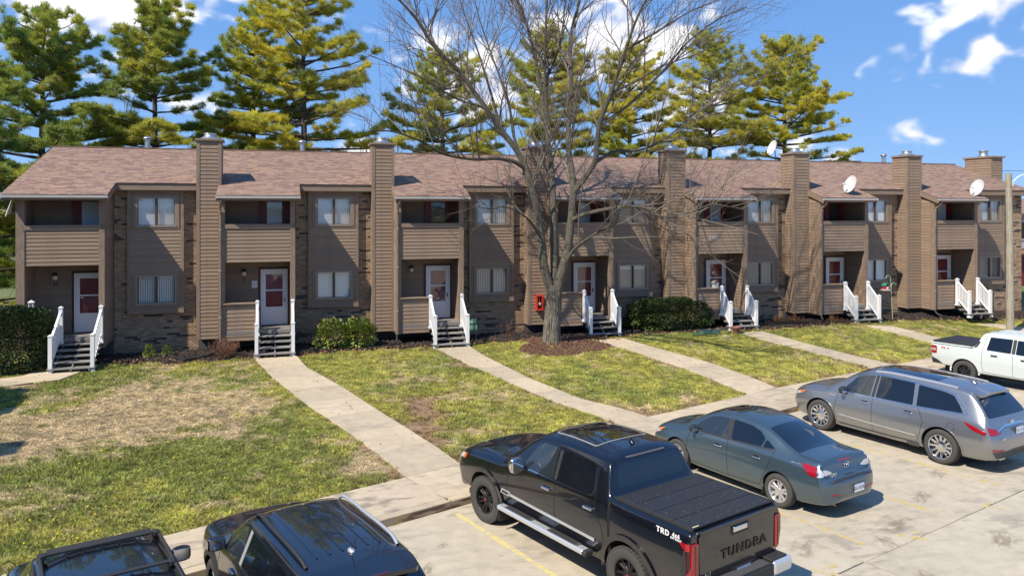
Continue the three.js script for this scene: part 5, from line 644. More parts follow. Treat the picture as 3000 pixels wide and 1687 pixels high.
// ---------------------------------------------------------------- pale compact pickup, backed in
{
  const p = lotP(18.7, 16.5), t = thing('compact_pickup', 'pale grey compact pickup with black bed cover at the right edge', 'pickup truck', [p[0], 0, p[1]], (90 - 161.85) * Math.PI / 180);
  const paint = phys([.56, .61, .60], .35, { clearcoat: 1, clearcoatRoughness: .04 });
  const sh = new Shell([[-2.62, .55, .8, .85, .88, 1.1, .875, 1.2, .83, 1.21], [-2.55, .5, .83, .85, .91, 1.12, .895, 1.215, .84, 1.22], [-1.54, .42, .86, .85, .925, 1.13, .9, 1.22, .84, 1.225], [-1.28, .36, .86, .85, .92, 1.13, .9, 1.225, .84, 1.23], [-1.2, .36, .86, .85, .92, 1.13, .895, 1.3, .81, 1.32], [-1.02, .36, .86, .85, .92, 1.12, .89, 1.64, .66, 1.67], [-.85, .36, .86, .85, .92, 1.12, .89, 1.675, .65, 1.72], [-.1, .36, .86, .85, .92, 1.1, .89, 1.69, .65, 1.745], [.4, .36, .86, .85, .92, 1.08, .885, 1.65, .65, 1.71], [.7, .36, .86, .84, .92, 1.06, .88, 1.5, .68, 1.56], [1.05, .36, .86, .83, .92, 1.04, .88, 1.24, .76, 1.29], [1.22, .36, .86, .83, .92, 1.03, .875, 1.15, .78, 1.2], [1.9, .4, .84, .82, .91, 1.0, .86, 1.08, .76, 1.14], [2.3, .38, .8, .78, .87, .95, .82, 1.02, .72, 1.07], [2.42, .4, .7, .74, .8, .88, .76, .95, .66, .98], [2.45, .45, .62, .7, .72, .82, .68, .86, .6, .88]], { r2: .2, r3: .05, r4: .08, p: 3 });
  cutBody(sh, [[1.54, .36, .42, .58], [-1.54, .36, .42, .58]], t, paint);
  windowSet(t, sh, 'side_window', [[.72, 1.13], [.0, 1.145], [.0, 1.575], [.36, 1.57], [.5, 1.49]], carM.glass); windowSet(t, sh, 'side_window', [[-.14, 1.15], [-.86, 1.165], [-.80, 1.575], [-.14, 1.585]], carM.glass); sym(s => mesh('pillar_strip', band([[-.07, 1.15], [-.07, 1.585]], .1, sh.mapSide(s, .0045), sh.mapSide(s, 0)), carM.plastic, t));
  mesh('bed_cover', new RoundedBoxGeometry(1.32, .05, 1.72, 3, .02), carM.tonneau, t, -1.92, 1.245, 0); sym(s => { mesh('bed_rail_cap', band([[-2.6, 1.185], [-1.3, 1.19], [-1.17, 1.25], [-1.1, 1.40]], .06, sh.mapSide(s, .012), sh.mapSide(s, -.004)), carM.plastic, t); for (const wx of [1.54, -1.54]) mesh('arch_trim', band(arc(wx, .36, .45, -.1, Math.PI + .1), .05, sh.mapSide(s, .014), sh.mapSide(s, -.006)), paint, t); onSide(t, 'door_handle', sh, s, -.62, 1.02, .2, .04, .04, carM.plastic, .015, .018); onSide(t, 'door_handle', sh, s, .26, 1.0, .2, .04, .04, carM.plastic, .015, .018);
    const l = part('tail_light', t); mesh('lens', patch(rounded([[-2.62, .84], [-2.42, .84], [-2.42, 1.1], [-2.62, 1.1]], .05), sh.mapSide(s, .014), sh.mapSide(s, -.01)), carM.lens, l); mesh('lens', patch(rounded([[-2.62, .93], [-2.46, .93], [-2.46, 1.01], [-2.62, 1.01]], .02), sh.mapSide(s, .018), sh.mapSide(s, 0)), carM.clear, l); mesh('lens', patch([[-2.60, .955], [-2.50, .955], [-2.50, .985], [-2.60, .985]], sh.mapSide(s, .021), sh.mapSide(s, 0)), carM.lens, l); mesh('bumper_corner', patch(rounded([[-2.62, .5], [-2.25, .5], [-2.4, .62], [-2.62, .7]], .03), sh.mapSide(s, .02), sh.mapSide(s, -.01)), carM.plastic, t);
    const d = part('side_decal', t), z = s * (sh.side(-2.15, 1.05) + .004); const mk = (w, c, x) => glue(d, 'decal_text', textGeo(w, .085, .004), c, x, 1.055, z, s < 0 ? Math.PI : 0); if (s > 0) { mk('FX', std([.5, .02, .03], .5), -2.2); mk('4', std([.2, .2, .21], .5), -2.06); } else { mk('FX', std([.5, .02, .03], .5), -2.06); mk('4', std([.2, .2, .21], .5), -2.2); } });
  seams(t, sh, [[[-.98, .45], [-1.0, .8], [-.98, 1.15], [-.9, 1.6]], [[-.08, .42], [-.08, 1.13]], [[.95, .45], [.92, .8], [.8, 1.12]], [[.95, .44], [0, .42], [-.98, .45]]]);
  mesh('windscreen', patch(rounded([[1.0, -.7], [1.0, .7], [.48, .56], [.48, -.56]], .05), sh.mapTop(.004)), carM.glass, t); for (const z of [-.4, -.2, 0, .2, .4]) mesh('roof_rib', band([[.3, z], [-.8, z]], .05, sh.mapTop(.008), sh.mapTop(-.002)), paint, t); mesh('aerial', rod(V(-.75, 1.72, .35), V(-.95, 1.98, .35), .005, .003, 6), carM.plastic, t); mesh('aerial_base', new THREE.SphereGeometry(.03, 10, 8), carM.plastic, t, -.75, 1.72, .35);
  mirror(t, sh, .66, 1.15, carM.plastic, [.15, .17, .22], .14); blk('underbody', -2.3, 2.2, .25, .42, -.6, .6, carM.well, t);
  const wp = wheelParts(.36, .225, .225, 'five'); sym(s => { addWheel(t, wp, 1.54, .36, s * .82, s, carM.blackwheel, carM.rubber); addWheel(t, wp, -1.54, .36, s * .82, s, carM.blackwheel, carM.rubber); });
}
// ---------------------------------------------------------------- two dark utility vehicles at the lower edge
function utility(name, label, a, n, spec) {
  const p = lotP(a, n), t = thing(name, label, 'car', [p[0], 0, p[1]], (90 + 18.15) * Math.PI / 180), paint = phys(spec.col, .25, { clearcoat: 1, clearcoatRoughness: .03, metalness: .3 }), H = spec.H, W = spec.W / 2, b = spec.box;
  const sh = new Shell([[-2.3, .45, W * .7, .6, W * .8, .85, W * .78, .92, W * .7, .93], [-2.24, .38, W * .84, .65, W * .93, .95, W * .9, 1.05, W * .82, 1.07], [-2.12, .33, W * .9, .7, W * .97, 1.05, W * .94, lerp(1.3, 1.4, b), W * .8, lerp(1.32, 1.42, b)], [-1.95, .3, W * .92, .7, W * .99, 1.08, W * .945, H - .16 + .03 * b, W * .73, H - .11], [-1.8, .29, W * .92, .7, W, 1.08, W * .95, H - .09, W * .715, H - .035], [-.6, .27, W * .92, .68, W, 1.06, W * .955, H - .06, W * .71, H - .002], [.1, .26, W * .92, .68, W, 1.05, W * .955, H - .07, W * .705, H - .01], [.4, .26, W * .92, .68, W, 1.04, W * .955, H - .13, W * .71, H - .07], [.8, .26, W * .92, .68, W, 1.03, W * .95, H - .38, W * .77, H - .32], [1.12, .27, W * .92, .68, W, 1.02, W * .95, 1.14, W * .86, 1.19], [1.25, .28, W * .92, .68, W, 1.0, W * .945, 1.08, W * .86, 1.14], [1.9, .3, W * .88, .68, W * .985, .97, W * .92, 1.03, W * .83, 1.09], [2.15, .3, W * .8, .66, W * .92, .9, W * .84, .96, W * .74, 1.0], [2.27, .34, W * .66, .62, W * .76, .8, W * .68, .84, W * .6, .86], [2.3, .4, W * .5, .58, W * .6, .72, W * .52, .75, W * .45, .76]], { r2: .2, r3: .06, r4: spec.r4, p: 2.8 });
  cutBody(sh, [[1.345, .36, .42, .56], [-1.345, .36, .42, .56]], t, paint);
  windowSet(t, sh, 'side_window', [[.85, 1.11], [.12, 1.12], [.1, H - .17], [.3, H - .18], [.5, H - .28]], carM.glass2, .004, .05); windowSet(t, sh, 'side_window', [[-.0, 1.125], [-.86, 1.14], [-.82, H - .165], [0, H - .165]], carM.glass, .004, .04); windowSet(t, sh, 'rear_side_window', [[-.95, 1.15], [-1.62, 1.2], [-1.5, H - .19], [-.92, H - .17]], carM.glass, .004, .05);
  sym(s => { mesh('window_trim', band([[.9, 1.095], [.1, 1.105], [-.9, 1.125], [-1.65, 1.18]], .016, sh.mapSide(s, .008), sh.mapSide(s, 0)), spec.trim, t); mesh('pillar_strip', band([[.06, 1.12], [.05, H - .165]], .09, sh.mapSide(s, .0045), sh.mapSide(s, 0)), carM.satin, t); for (const wx of [1.345, -1.345]) mesh('arch_trim', band(arc(wx, .36, .455, -.1, Math.PI + .1), .08, sh.mapSide(s, .022), sh.mapSide(s, -.006)), carM.plastic, t); onSide(t, 'door_handle', sh, s, .28, .96, .2, .036, .035, spec.trim, .015, .018); onSide(t, 'door_handle', sh, s, -.72, .98, .2, .036, .035, spec.trim, .015, .018); mesh('drip_rail', band([[.35, H - .11], [0, H - .09], [-1.7, H - .11]], .012, sh.mapSide(s, .008), sh.mapSide(s, 0)), carM.plastic, t); });
  seams(t, sh, [[[1.0, .4], [1.02, .7], [.95, 1.05]], [[.06, .38], [.06, 1.1]], [[-.95, .42], [-1.05, .75], [-.95, 1.12]]]);
  mesh('rear_window', patch(rounded([[-W * .76, 1.12], [W * .76, 1.12], [W * .66, H - .22], [-W * .66, H - .22]], .06), sh.mapRear(.005), sh.mapRear(-.004)), carM.glass, t); mesh('windscreen', patch(rounded([[1.08, -W * .82], [1.08, W * .82], [.42, W * .62], [.42, -W * .62]], .05), sh.mapTop(.004)), carM.glass, t);
  for (const z of spec.ribs) mesh('roof_rib', band([[.15, z], [-1.5, z]], .022, sh.mapTop(.009), sh.mapTop(-.002)), paint, t);
  mirror(t, sh, .78, 1.15, paint, [.17, .19, .24], .17); blk('underbody', -2.0, 2.0, .22, .4, -.55, .55, carM.well, t);
  const wp = wheelParts(.36, .235, .23, 'six'); sym(s => { addWheel(t, wp, 1.345, .36, s * (W - .125), s, carM.blackwheel, carM.rubber); addWheel(t, wp, -1.345, .36, s * (W - .125), s, carM.blackwheel, carM.rubber); });
  return [t, sh, paint];
}
{
  const [t, sh, paint] = utility('compact_crossover', 'black compact crossover with short aerial at the lower edge, left of the pickup', -5.42, 17.45, { col: [.010, .013, .022], H: 1.69, W: 1.86, box: 0, r4: .1, ribs: [-.4, -.24, -.08, .08, .24, .4], trim: carM.chrome });
  sym(s => mesh('roof_rail', tubeGeo([V(.28, sh.top(.28, .56) + .0, s * .575), V(.15, sh.top(.1, .56) + .045, s * .585), V(-.7, sh.top(-.7, .56) + .05, s * .59), V(-1.45, sh.top(-1.45, .56) + .045, s * .585), V(-1.62, sh.top(-1.62, .56), s * .575)], .021, 8, 40), s < 0 ? carM.plastic : carM.satin, t));
  { const g = patch(rounded([[-2.2, -.58], [-2.2, .58], [-1.78, .63], [-1.78, -.63]], .1), (x, z) => V(x, sh.top(-1.8, z) + .012 - .14 * Math.max(0, -1.8 - x), z), (x, z) => V(x, sh.top(-1.8, z) - .04 - .14 * Math.max(0, -1.8 - x), z)); mesh('spoiler', g, paint, t); mesh('stop_lamp', new RoundedBoxGeometry(.02, .022, .36, 2, .008), carM.lensDark, t, -2.185, sh.top(-1.8, 0) - .045, .02); }
  mesh('aerial', rod(V(-1.55, sh.top(-1.55, 0) + .02, 0), V(-1.72, sh.top(-1.55, 0) + .23, 0), .007, .004, 6), carM.plastic, t); const ab = new THREE.SphereGeometry(.05, 12, 8); ab.scale(1.4, .6, .8); mesh('aerial_base', ab, carM.satin, t, -1.55, sh.top(-1.55, 0) + .005, 0);
  sym(s => { const l = part('tail_light', t); mesh('lens', patch(rounded([[s * .86, .93], [s * .55, .95], [s * .55, 1.02], [s * .86, 1.04]], .02), sh.mapRear(.014), sh.mapRear(-.01)), carM.lens, l); });
}
{
  const [t, sh, paint] = utility('roof_rack_vehicle', 'black utility vehicle with roof rack bars in the bottom left corner', -7.9, 17.5, { col: [.010, .012, .018], H: 1.80, W: 1.93, box: 1, r4: .07, ribs: [-.36, -.18, 0, .18, .36], trim: carM.plastic });
  const rk = part('roof_rack', t); sym(s => { mesh('rack_rail', tubeGeo([V(.2, 1.76, s * .60), V(.1, 1.80, s * .615), V(-.8, 1.812, s * .62), V(-1.6, 1.80, s * .615), V(-1.75, 1.76, s * .60)], .02, 8, 40), carM.plastic, rk); for (const x of [.05, -.85, -1.55]) mesh('rail_foot', new RoundedBoxGeometry(.12, .07, .06, 2, .015), carM.plastic, rk, x, 1.785, s * .615); });
  for (const x of [.0, -.95]) { mesh('cross_bar', new RoundedBoxGeometry(.06, .028, 1.2, 3, .012), carM.plastic, rk, x, 1.835, 0); sym(s => mesh('bar_clamp', new RoundedBoxGeometry(.1, .06, .06, 2, .012), carM.plastic, rk, x, 1.82, s * .59)); }
  mesh('wind_deflector', new RoundedBoxGeometry(.015, .06, 1.1, 2, .006), carM.plastic, rk, .1, 1.825, 0).rotation.z = -.9;
  sym(s => { const l = part('tail_light', t); mesh('lens', patch(rounded([[s * .9, .9], [s * .74, .9], [s * .74, 1.2], [s * .9, 1.2]], .02), sh.mapRear(.014), sh.mapRear(-.01)), carM.lens, l); });
}
// ================================================================ trees
const LIMBS = [
  [.33, .25, [[9.38, .60, 2.2], [9.40, .95, 2.21], [9.41, 1.38, 2.22], [9.47, 2.13, 2.23], [9.52, 2.95, 2.25]]],
  [.18, .035, [[9.45, 2.55, 2.22], [9.13, 3.51, 2.24], [8.95, 4.81, 2.29], [8.8, 5.75, 2.35], [8.52, 6.7, 2.37], [8.31, 7.33, 2.31], [8.06, 7.84, 2.24], [7.47, 8.6, 2.17], [6.9, 9.34, 2.21], [5.9, 10.66, 2.13], [5.06, 11.42, 2.19], [4.33, 12.4, 2.29], [3.46, 13.24, 2.35]]],
  [.085, .02, [[8.37, 7.17, 2.33], [7.9, 7.41, 2.5], [7.2, 7.5, 2.71], [6.37, 7.44, 2.99], [5.21, 7.58, 3.28], [4.27, 7.99, 3.63], [3.38, 8.23, 3.89], [2.61, 8.21, 4.19]]],
  [.16, .03, [[9.52, 2.6, 2.25], [9.55, 4.12, 2.05], [9.56, 5.37, 1.95], [9.57, 7.05, 1.74], [9.46, 8.59, 1.5], [9.28, 10.48, 1.24], [8.92, 12.53, .92], [8.55, 13.84, .61], [8.28, 14.92, .42]]],
  [.075, .025, [[9.46, 8.5, 1.5], [9.38, 10.43, 1.58], [9.3, 11.62, 1.77], [9.31, 13.42, 1.98], [9.33, 14.86, 2.19]]],
  [.18, .03, [[9.57, 2.55, 2.26], [9.74, 3.64, 2.52], [9.85, 4.18, 2.66], [9.92, 5.06, 2.78], [9.97, 6.07, 2.9], [10, 6.51, 2.91], [9.92, 7.64, 2.68], [9.99, 8.52, 2.38], [10.2, 10.01, 2.13], [10.31, 12.29, 1.85], [10.69, 13.58, 1.75], [10.96, 14.93, 1.63]]],
  [.12, .025, [[9.98, 6.3, 2.9], [10.36, 6.92, 3.22], [10.57, 7.38, 3.49], [10.62, 8.69, 3.82], [10.85, 9.73, 4.3], [11.17, 11.14, 4.81], [11.43, 12.28, 5.31], [11.87, 13.29, 5.85]]],
  [.07, .018, [[10.5, 7.3, 3.45], [11.36, 7.77, 3.41], [12.48, 7.88, 3.32], [13.67, 8.4, 3.15], [14.89, 9.34, 2.98], [15.96, 9.78, 2.88], [17.26, 10.48, 2.95]]],
  [.085, .015, [[9.76, 3.6, 2.5], [9.97, 4.26, 3], [10.41, 4.84, 3.86], [10.74, 5.19, 4.48], [10.9, 5.63, 4.84], [11, 6.21, 5.08]]],
  [.085, .015, [[9.93, 5.3, 2.8], [10.18, 5.53, 3.48], [10.65, 5.71, 4.24], [11.31, 5.83, 5.06], [11.68, 5.73, 5.48], [12.05, 5.46, 5.9], [12.71, 5.61, 6.41], [13.21, 5.86, 6.87], [14.11, 5.71, 7.44]]],
  [.05, .012, [[8.95, 4.7, 2.29], [8.28, 5.39, 2.82], [7.33, 5.81, 3.17], [6.76, 5.73, 3.42], [6.04, 5.86, 3.63]]],
  [.06, .015, [[10.62, 8.6, 3.8], [11.61, 9.43, 4.32], [12.65, 10.58, 4.83], [13.34, 11.48, 5.24], [14.14, 12.14, 5.68], [15.02, 12.55, 6.15]]],
  [.06, .015, [[7.5, 8.55, 2.17], [7.29, 9.87, 1.6], [6.93, 11.59, .97], [6.53, 13.09, .44], [6.22, 14.47, .03]]],
  [.065, .015, [[8.31, 7.3, 2.31], [8.16, 8.4, 1.54], [8.11, 9.73, 1], [7.65, 11.64, .24], [7.24, 13.32, -.29], [7.03, 14.7, -.56]]],
  [.045, .012, [[6.9, 9.34, 2.21], [5.84, 9.58, 2.42], [4.6, 10.21, 2.58], [3.54, 10.61, 2.68], [2.73, 10.9, 2.76]]],
  [.05, .012, [[9.38, 10.43, 1.58], [9.99, 11.93, 1.45], [10.28, 13.43, 1.22], [10.42, 14.79, 1.05]]],
  [.045, .012, [[10.85, 9.73, 4.3], [11.89, 10.21, 3.98], [13.17, 10.9, 3.83], [14.72, 11.49, 3.77], [16.02, 12.33, 3.73]]],
  [.045, .012, [[11.17, 11.14, 4.81], [12.1, 11.72, 5.4], [13.05, 12.33, 5.99], [13.76, 12.59, 6.51]]]];
// a tapering branch along a curve; rough adds lumps and furrows
function branchGeo(pts, r0, r1, sides, steps, rough = 0, seed = 1) {
  const c = new THREE.CatmullRomCurve3(pts), pos = [], uv = [], idx = [], fr = c.computeFrenetFrames(steps, false), p = V(0, 0, 0); let L = 0, last = null;
  for (let i = 0; i <= steps; i++) { const t = i / steps; c.getPointAt(t, p); if (last) L += p.distanceTo(last); last = p.clone(); const r = lerp(r0, r1, t ** .85); for (let j = 0; j <= sides; j++) { const a = j / sides * 6.2832, q = rough ? r * (1 + rough * (fbm(j % sides * 1.1 + seed * 7, L * 3 + seed, 3) - .5)) : r, n = fr.normals[i].clone().multiplyScalar(Math.cos(a) * q).addScaledVector(fr.binormals[i], Math.sin(a) * q); pos.push(p.x + n.x, p.y + n.y, p.z + n.z); uv.push(j / sides * 2, L); } }
  for (let i = 0; i < steps; i++) for (let j = 0; j < sides; j++) { const a = i * (sides + 1) + j, b = a + 1, d = a + sides + 1, e = d + 1; idx.push(a, b, d, b, e, d); }
  const g = new THREE.BufferGeometry(); g.setAttribute('position', new THREE.Float32BufferAttribute(pos, 3)); g.setAttribute('uv', new THREE.Float32BufferAttribute(uv, 2)); g.setIndex(idx); g.computeVertexNormals(); return g;
}
// grows side shoots along a branch, level by level
function shoots(pts, r0, r1, lv, out, rnd, o) {
  const c = new THREE.CatmullRomCurve3(pts), len = c.getLength(), n = Math.max(2, Math.round(len * o.per[lv] * (.8 + rnd() * .4)));
  for (let k = 0; k < n; k++) {
    const t = lerp(o.from[lv], .99, (k + rnd() * .8) / n), p = c.getPointAt(clamp(t, 0, 1)), d = c.getTangentAt(clamp(t, 0, 1)), R = lerp(r0, r1, t), a = rnd() * 6.2832, ax = V(Math.cos(a), Math.sin(a) * .8, Math.sin(a + 1.3)).cross(d).normalize();
    const dir = d.clone().applyAxisAngle(ax, lerp(.45, 1.0, rnd())); dir.y += o.up[lv]; dir.normalize();
    const L = o.len[lv] * (.45 + rnd() * .9) * (1.1 - .5 * t), q = [p.clone()], m = o.seg[lv]; const dd = dir.clone(); for (let i = 1; i <= m; i++) { dd.x += (rnd() - .5) * o.wig; dd.y += (rnd() - .5) * o.wig + o.curl; dd.z += (rnd() - .5) * o.wig; dd.normalize(); q.push(q[i - 1].clone().addScaledVector(dd, L / m)); }
    const ra = Math.min(R * .62, o.rad[lv] * (.7 + rnd() * .6)), rb = lv === o.per.length - 1 ? .0022 : Math.max(.004, ra * .3);
    out[lv].push(branchGeo(q, ra, rb, o.side[lv], m * (lv ? 1 : 2))); if (lv + 1 < o.per.length) shoots(q, ra, rb, lv + 1, out, rnd, o);
  }
}
const barkTex = (base, dark, sx, sy, lichen) => tex(256, 256, (i, j) => { const f = fbm(i * .11, j * .025, 5), g = fbm(i * .3 + 9, j * .07, 3), l = lichen ? sstep(.56, .72, fbm(i * .045 + 50, j * .05, 4)) : 0; let c = cMix(dark, base, sstep(.3, .62, f * .6 + g * .45)); c = cMix(c, [.22, .22, .10], l * .6); return c.map(toS); }, sx, sy);
const bark = std([1, 1, 1], .95, { map: barkTex([.215, .185, .15], [.05, .04, .033], 2, .7, true), bumpMap: tex(256, 256, (i, j) => gray(255 * fbm(i * .11, j * .025, 5)), 1, .5, false), bumpScale: .09 });
const twigM = std([.135, .105, .085], .9), branchM = std([.18, .15, .12], .92);
{
  const t = thing('shade_tree', 'big bare shade tree with spreading limbs on the lawn before the houses', 'tree', [0, 0, 0]), rnd = RNG(2024), out = [[], [], []];
  const o = { per: [2.0, 2.7, 3.4], from: [.3, .2, .12], up: [.42, .26, .14], len: [3.5, 1.45, .6], seg: [5, 4, 3], side: [5, 4, 3], rad: [.038, .016, .0075], wig: .36, curl: .05 };
  LIMBS.forEach(([r0, r1, P], k) => { const pts = P.map(p => V(...p)); let g;
    if (k === 0) { g = branchGeo(pts, .34, .27, 28, 34, .22, 5); const p = g.attributes.position; for (let i = 0; i < p.count; i++) { const y = p.getY(i), f = Math.exp(-(y - .62) / .22), x = p.getX(i) - 9.4, z = p.getZ(i) - 2.2, a = Math.atan2(z, x), s = 1 + f * (.35 + .22 * Math.sin(a * 5 + 1) + .12 * Math.sin(a * 3)); p.setX(i, 9.4 + x * s); p.setZ(i, 2.2 + z * s); } g.computeVertexNormals(); mesh('trunk', g, bark, t); }
    else { mesh('limb', branchGeo(pts, r0, r1, r0 > .1 ? 14 : 9, pts.length * 5, .22, k), bark, t); if (k) shoots(pts, r0, r1, 0, out, rnd, o); } });
  for (const [n, l, m] of [['branches', 0, branchM], ['small_branches', 1, twigM], ['twigs', 2, twigM]]) mesh(n, mergeGeometries(out[l]), m, t).userData.kind = 'stuff';
}
// ---------------------------------------------------------------- tall pines behind the row
function tuftGeo(n, len, w, seed) { const q = RNG(seed), p = []; for (let k = 0; k < n; k++) { const a = q() * 6.2832, e = -.2 + q() * 1.5, L = len * (.65 + q() * .5), dx = Math.cos(a) * Math.cos(e), dy = Math.sin(e), dz = Math.sin(a) * Math.cos(e), b = q() * 6.2832, wx = Math.cos(b) * w, wy = (q() - .5) * w, wz = Math.sin(b) * w; p.push(-wx * .5, -wy * .5, -wz * .5, wx * .5, wy * .5, wz * .5, dx * L + wx * .6, dy * L + wy, dz * L + wz * .6, dx * L + wx * .6, dy * L + wy, dz * L + wz * .6, dx * L - wx * .2, dy * L, dz * L - wz * .2, -wx * .5, -wy * .5, -wz * .5); } const g = new THREE.BufferGeometry(); g.setAttribute('position', new THREE.Float32BufferAttribute(p, 3)); g.computeVertexNormals(); g.setAttribute('uv', new THREE.Float32BufferAttribute(new Float32Array(p.length / 3 * 2), 2)); return g; }
const tufts = [tuftGeo(26, .23, .018, 3), tuftGeo(24, .26, .017, 4)], needleM = phys([1, 1, 1], .9, { side: THREE.DoubleSide, transmission: .6, thickness: 0 }), pineBark = std([1, 1, 1], .95, { map: barkTex([.11, .085, .07], [.03, .024, .02], 1, .4) });
const coneGeo = (() => { const g = new THREE.SphereGeometry(.5, 7, 6); g.scale(.055, .15, .055); return g; })();
const YEL = [.70, .62, .03];
function pine(x, z, H, w0, low, green, yellow, dens, cones, seed, label) {
  const y0 = houseY(x) - .1, t = thing('pine_tree', label, 'tree', [x, y0, z], 0, 'pines behind the row'), r = RNG(seed), h = H - y0, lean = (r() - .5) * .5;
  mesh('trunk', branchGeo([V(0, -.2, 0), V(lean * .3, h * .35, 0), V(lean * .7, h * .7, (r() - .5) * .3), V(lean, h * .98, 0)], .33, .03, 10, 24, .1, seed), pineBark, t);
  const br = [], tf = [], cn = []; let y = low;
  while (y < h - .35) {
    const f = y / h, n = 5 + Math.floor(r() * 2.6), a0 = r() * 6.28, dead = r() < .08;
    for (let k = 0; k < n; k++) {
      const a = a0 + k / n * 6.283 + (r() - .5) * .8, L = (w0 * 1.5 * Math.pow(1 - f, .74) + .5) * (.45 + r() * .7); if (r() < .12) continue;
      const up = lerp(.0, .62, f ** 2.2) + (r() - .45) * .22, by = y + (r() - .5) * .35, c = Math.cos(a), s = Math.sin(a), px = lean * f, dr = f < .5 ? -.06 * L : 0, P = [V(px, by, 0), V(px + c * L * .35, by + L * .35 * up * .7 + dr * .6, s * L * .35), V(px + c * L * .7, by + L * .7 * up * .8 + dr, s * L * .7), V(px + c * L, by + L * up * 1.1 + dr * .4, s * L)];
      br.push(branchGeo(P, .028 + L * .013, .008, 5, 8)); const cv = new THREE.CatmullRomCurve3(P);
      const m = Math.max(4, Math.round(L * 3.2)), yb = clamp(yellow + (r() - .5) * .7, 0, 1), bare = lerp(.42, .18, f);
      for (let q = 0; q < m; q++) { const u = lerp(bare, 1, (q + .5) / m), p = cv.getPoint(u), side = (q % 2 ? 1 : -1), sl = L * .36 * (1.15 - u * .75) * (.5 + r() * .8), ca = a + side * (.6 + r() * .5), e = V(Math.cos(ca) * sl, sl * (.0 + .22 * r()), Math.sin(ca) * sl), end = p.clone().add(e); if (sl > .3) br.push(branchGeo([p, p.clone().addScaledVector(e, .5).add(V(0, .02, 0)), end], .011, .004, 3, 2));
        if (dead && r() < .7) continue; const nt = Math.round(dens * (5 + sl * 17));
        for (let b = 0; b < nt; b++) { const v = .1 + .9 * Math.sqrt(r()), pp = p.clone().addScaledVector(e, v); pp.x += (r() - .5) * .26; pp.z += (r() - .5) * .26; pp.y += (r() - .25) * .15; const sc = .65 + r() * .6, k1 = .7 + r() * .6; tf.push([pp, sc, r(), cMix(green, YEL, clamp(yb + (r() - .5) * .35, 0, 1)).map(q2 => q2 * k1)]); }
        if (u > .75 && r() < cones * .45) for (let b = 0; b < 3; b++) cn.push(end.clone().add(V((r() - .5) * .4, -.1 + r() * .25, (r() - .5) * .4)));
      }
      const tip = P[3]; for (let b = 0; b < 8 * dens; b++) tf.push([tip.clone().add(V((r() - .5) * .3, (r() - .3) * .3, (r() - .5) * .3)), .6 + r() * .5, r(), cMix(green, YEL, clamp(yb + (r() - .5) * .4, 0, 1))]);
      if (r() < cones) for (let b = 0; b < 4; b++) cn.push(tip.clone().add(V((r() - .5) * .45, -.05 + r() * .3, (r() - .5) * .45)));
    }
    y += lerp(1.0, .5, f) * (.7 + r() * .6);
  }
  for (let b = 0; b < 40; b++) tf.push([V(lean + (r() - .5) * .35, h - r() * 1.1, (r() - .5) * .35), .8, r(), green]);
  mesh('branches', mergeGeometries(br), pineBark, t).userData.kind = 'stuff';
  const im = new THREE.InstancedMesh(tufts[seed % 2], needleM, tf.length), cc = new THREE.Color(); im.name = 'crown'; im.userData.kind = 'stuff'; im.castShadow = im.receiveShadow = true; tf.forEach(([p, s, a, c], i) => { im.setMatrixAt(i, new THREE.Matrix4().compose(p, eul((a - .5) * .9, a * 40, (a * 7 % 1 - .5) * .9), V(s, s, s))); im.setColorAt(i, cc.setRGB(...c)); }); t.add(im);
  if (cn.length) { const ic = new THREE.InstancedMesh(coneGeo, std([.075, .04, .022], .9), cn.length); ic.name = 'cones'; ic.userData.kind = 'stuff'; ic.castShadow = true; cn.forEach((p, i) => ic.setMatrixAt(i, new THREE.Matrix4().compose(p, eul((i * .37 % 1 - .5), i, (i * .71 % 1 - .5)), V(1, 1, 1)))); t.add(ic); }
  return tf.length;
}
const GA = [.22, .33, .035], GB = [.31, .385, .03]; let nT = 0;
nT += pine(-12.6, -6.5, 11.2, 3.4, 1.5, GA, .18, 1.0, .1, 61, 'shorter dense pine at the left edge beside the end of the row');
nT += pine(-11.5, -14, 15.6, 4.8, 2.5, GA, .3, 1.0, .25, 62, 'broad dark green pine at the upper left, leftmost of the tall ones');
nT += pine(-6.4, -15, 16.6, 4.4, 2.0, GA, .4, 1.1, .5, 63, 'dense pointed pine with many brown cones left of the first chimney');
nT += pine(-1.8, -18, 17.2, 4.0, 3, GA, .45, .75, .25, 64, 'thin open pine above the second townhouse, left of the tallest pine');
nT += pine(1.14, -15, 19.6, 5.0, 2.5, GB, .7, .85, .1, 65, 'tallest yellow green pine, cut off by the top of the picture');
nT += pine(9.3, -17, 15.2, 4.6, 2.5, GB, .5, .8, .2, 66, 'pine seen through the left branches of the bare tree');
nT += pine(16.0, -18, 17.0, 4.5, 2.5, GB, .6, .8, .3, 67, 'pine right behind the middle of the bare tree');
nT += pine(21.5, -17, 16.3, 4.2, 2.5, GB, .75, .8, .25, 68, 'yellowish pine seen through the right branches of the bare tree');
nT += pine(27.2, -17, 17.4, 4.4, 2.5, GB, .6, .75, .5, 69, 'pine with brown cone clusters, second from the right');
nT += pine(32.3, -16, 17.2, 5.6, 2.2, GB, .7, .8, .55, 70, 'rightmost pine, with long tiered boughs against the open sky');
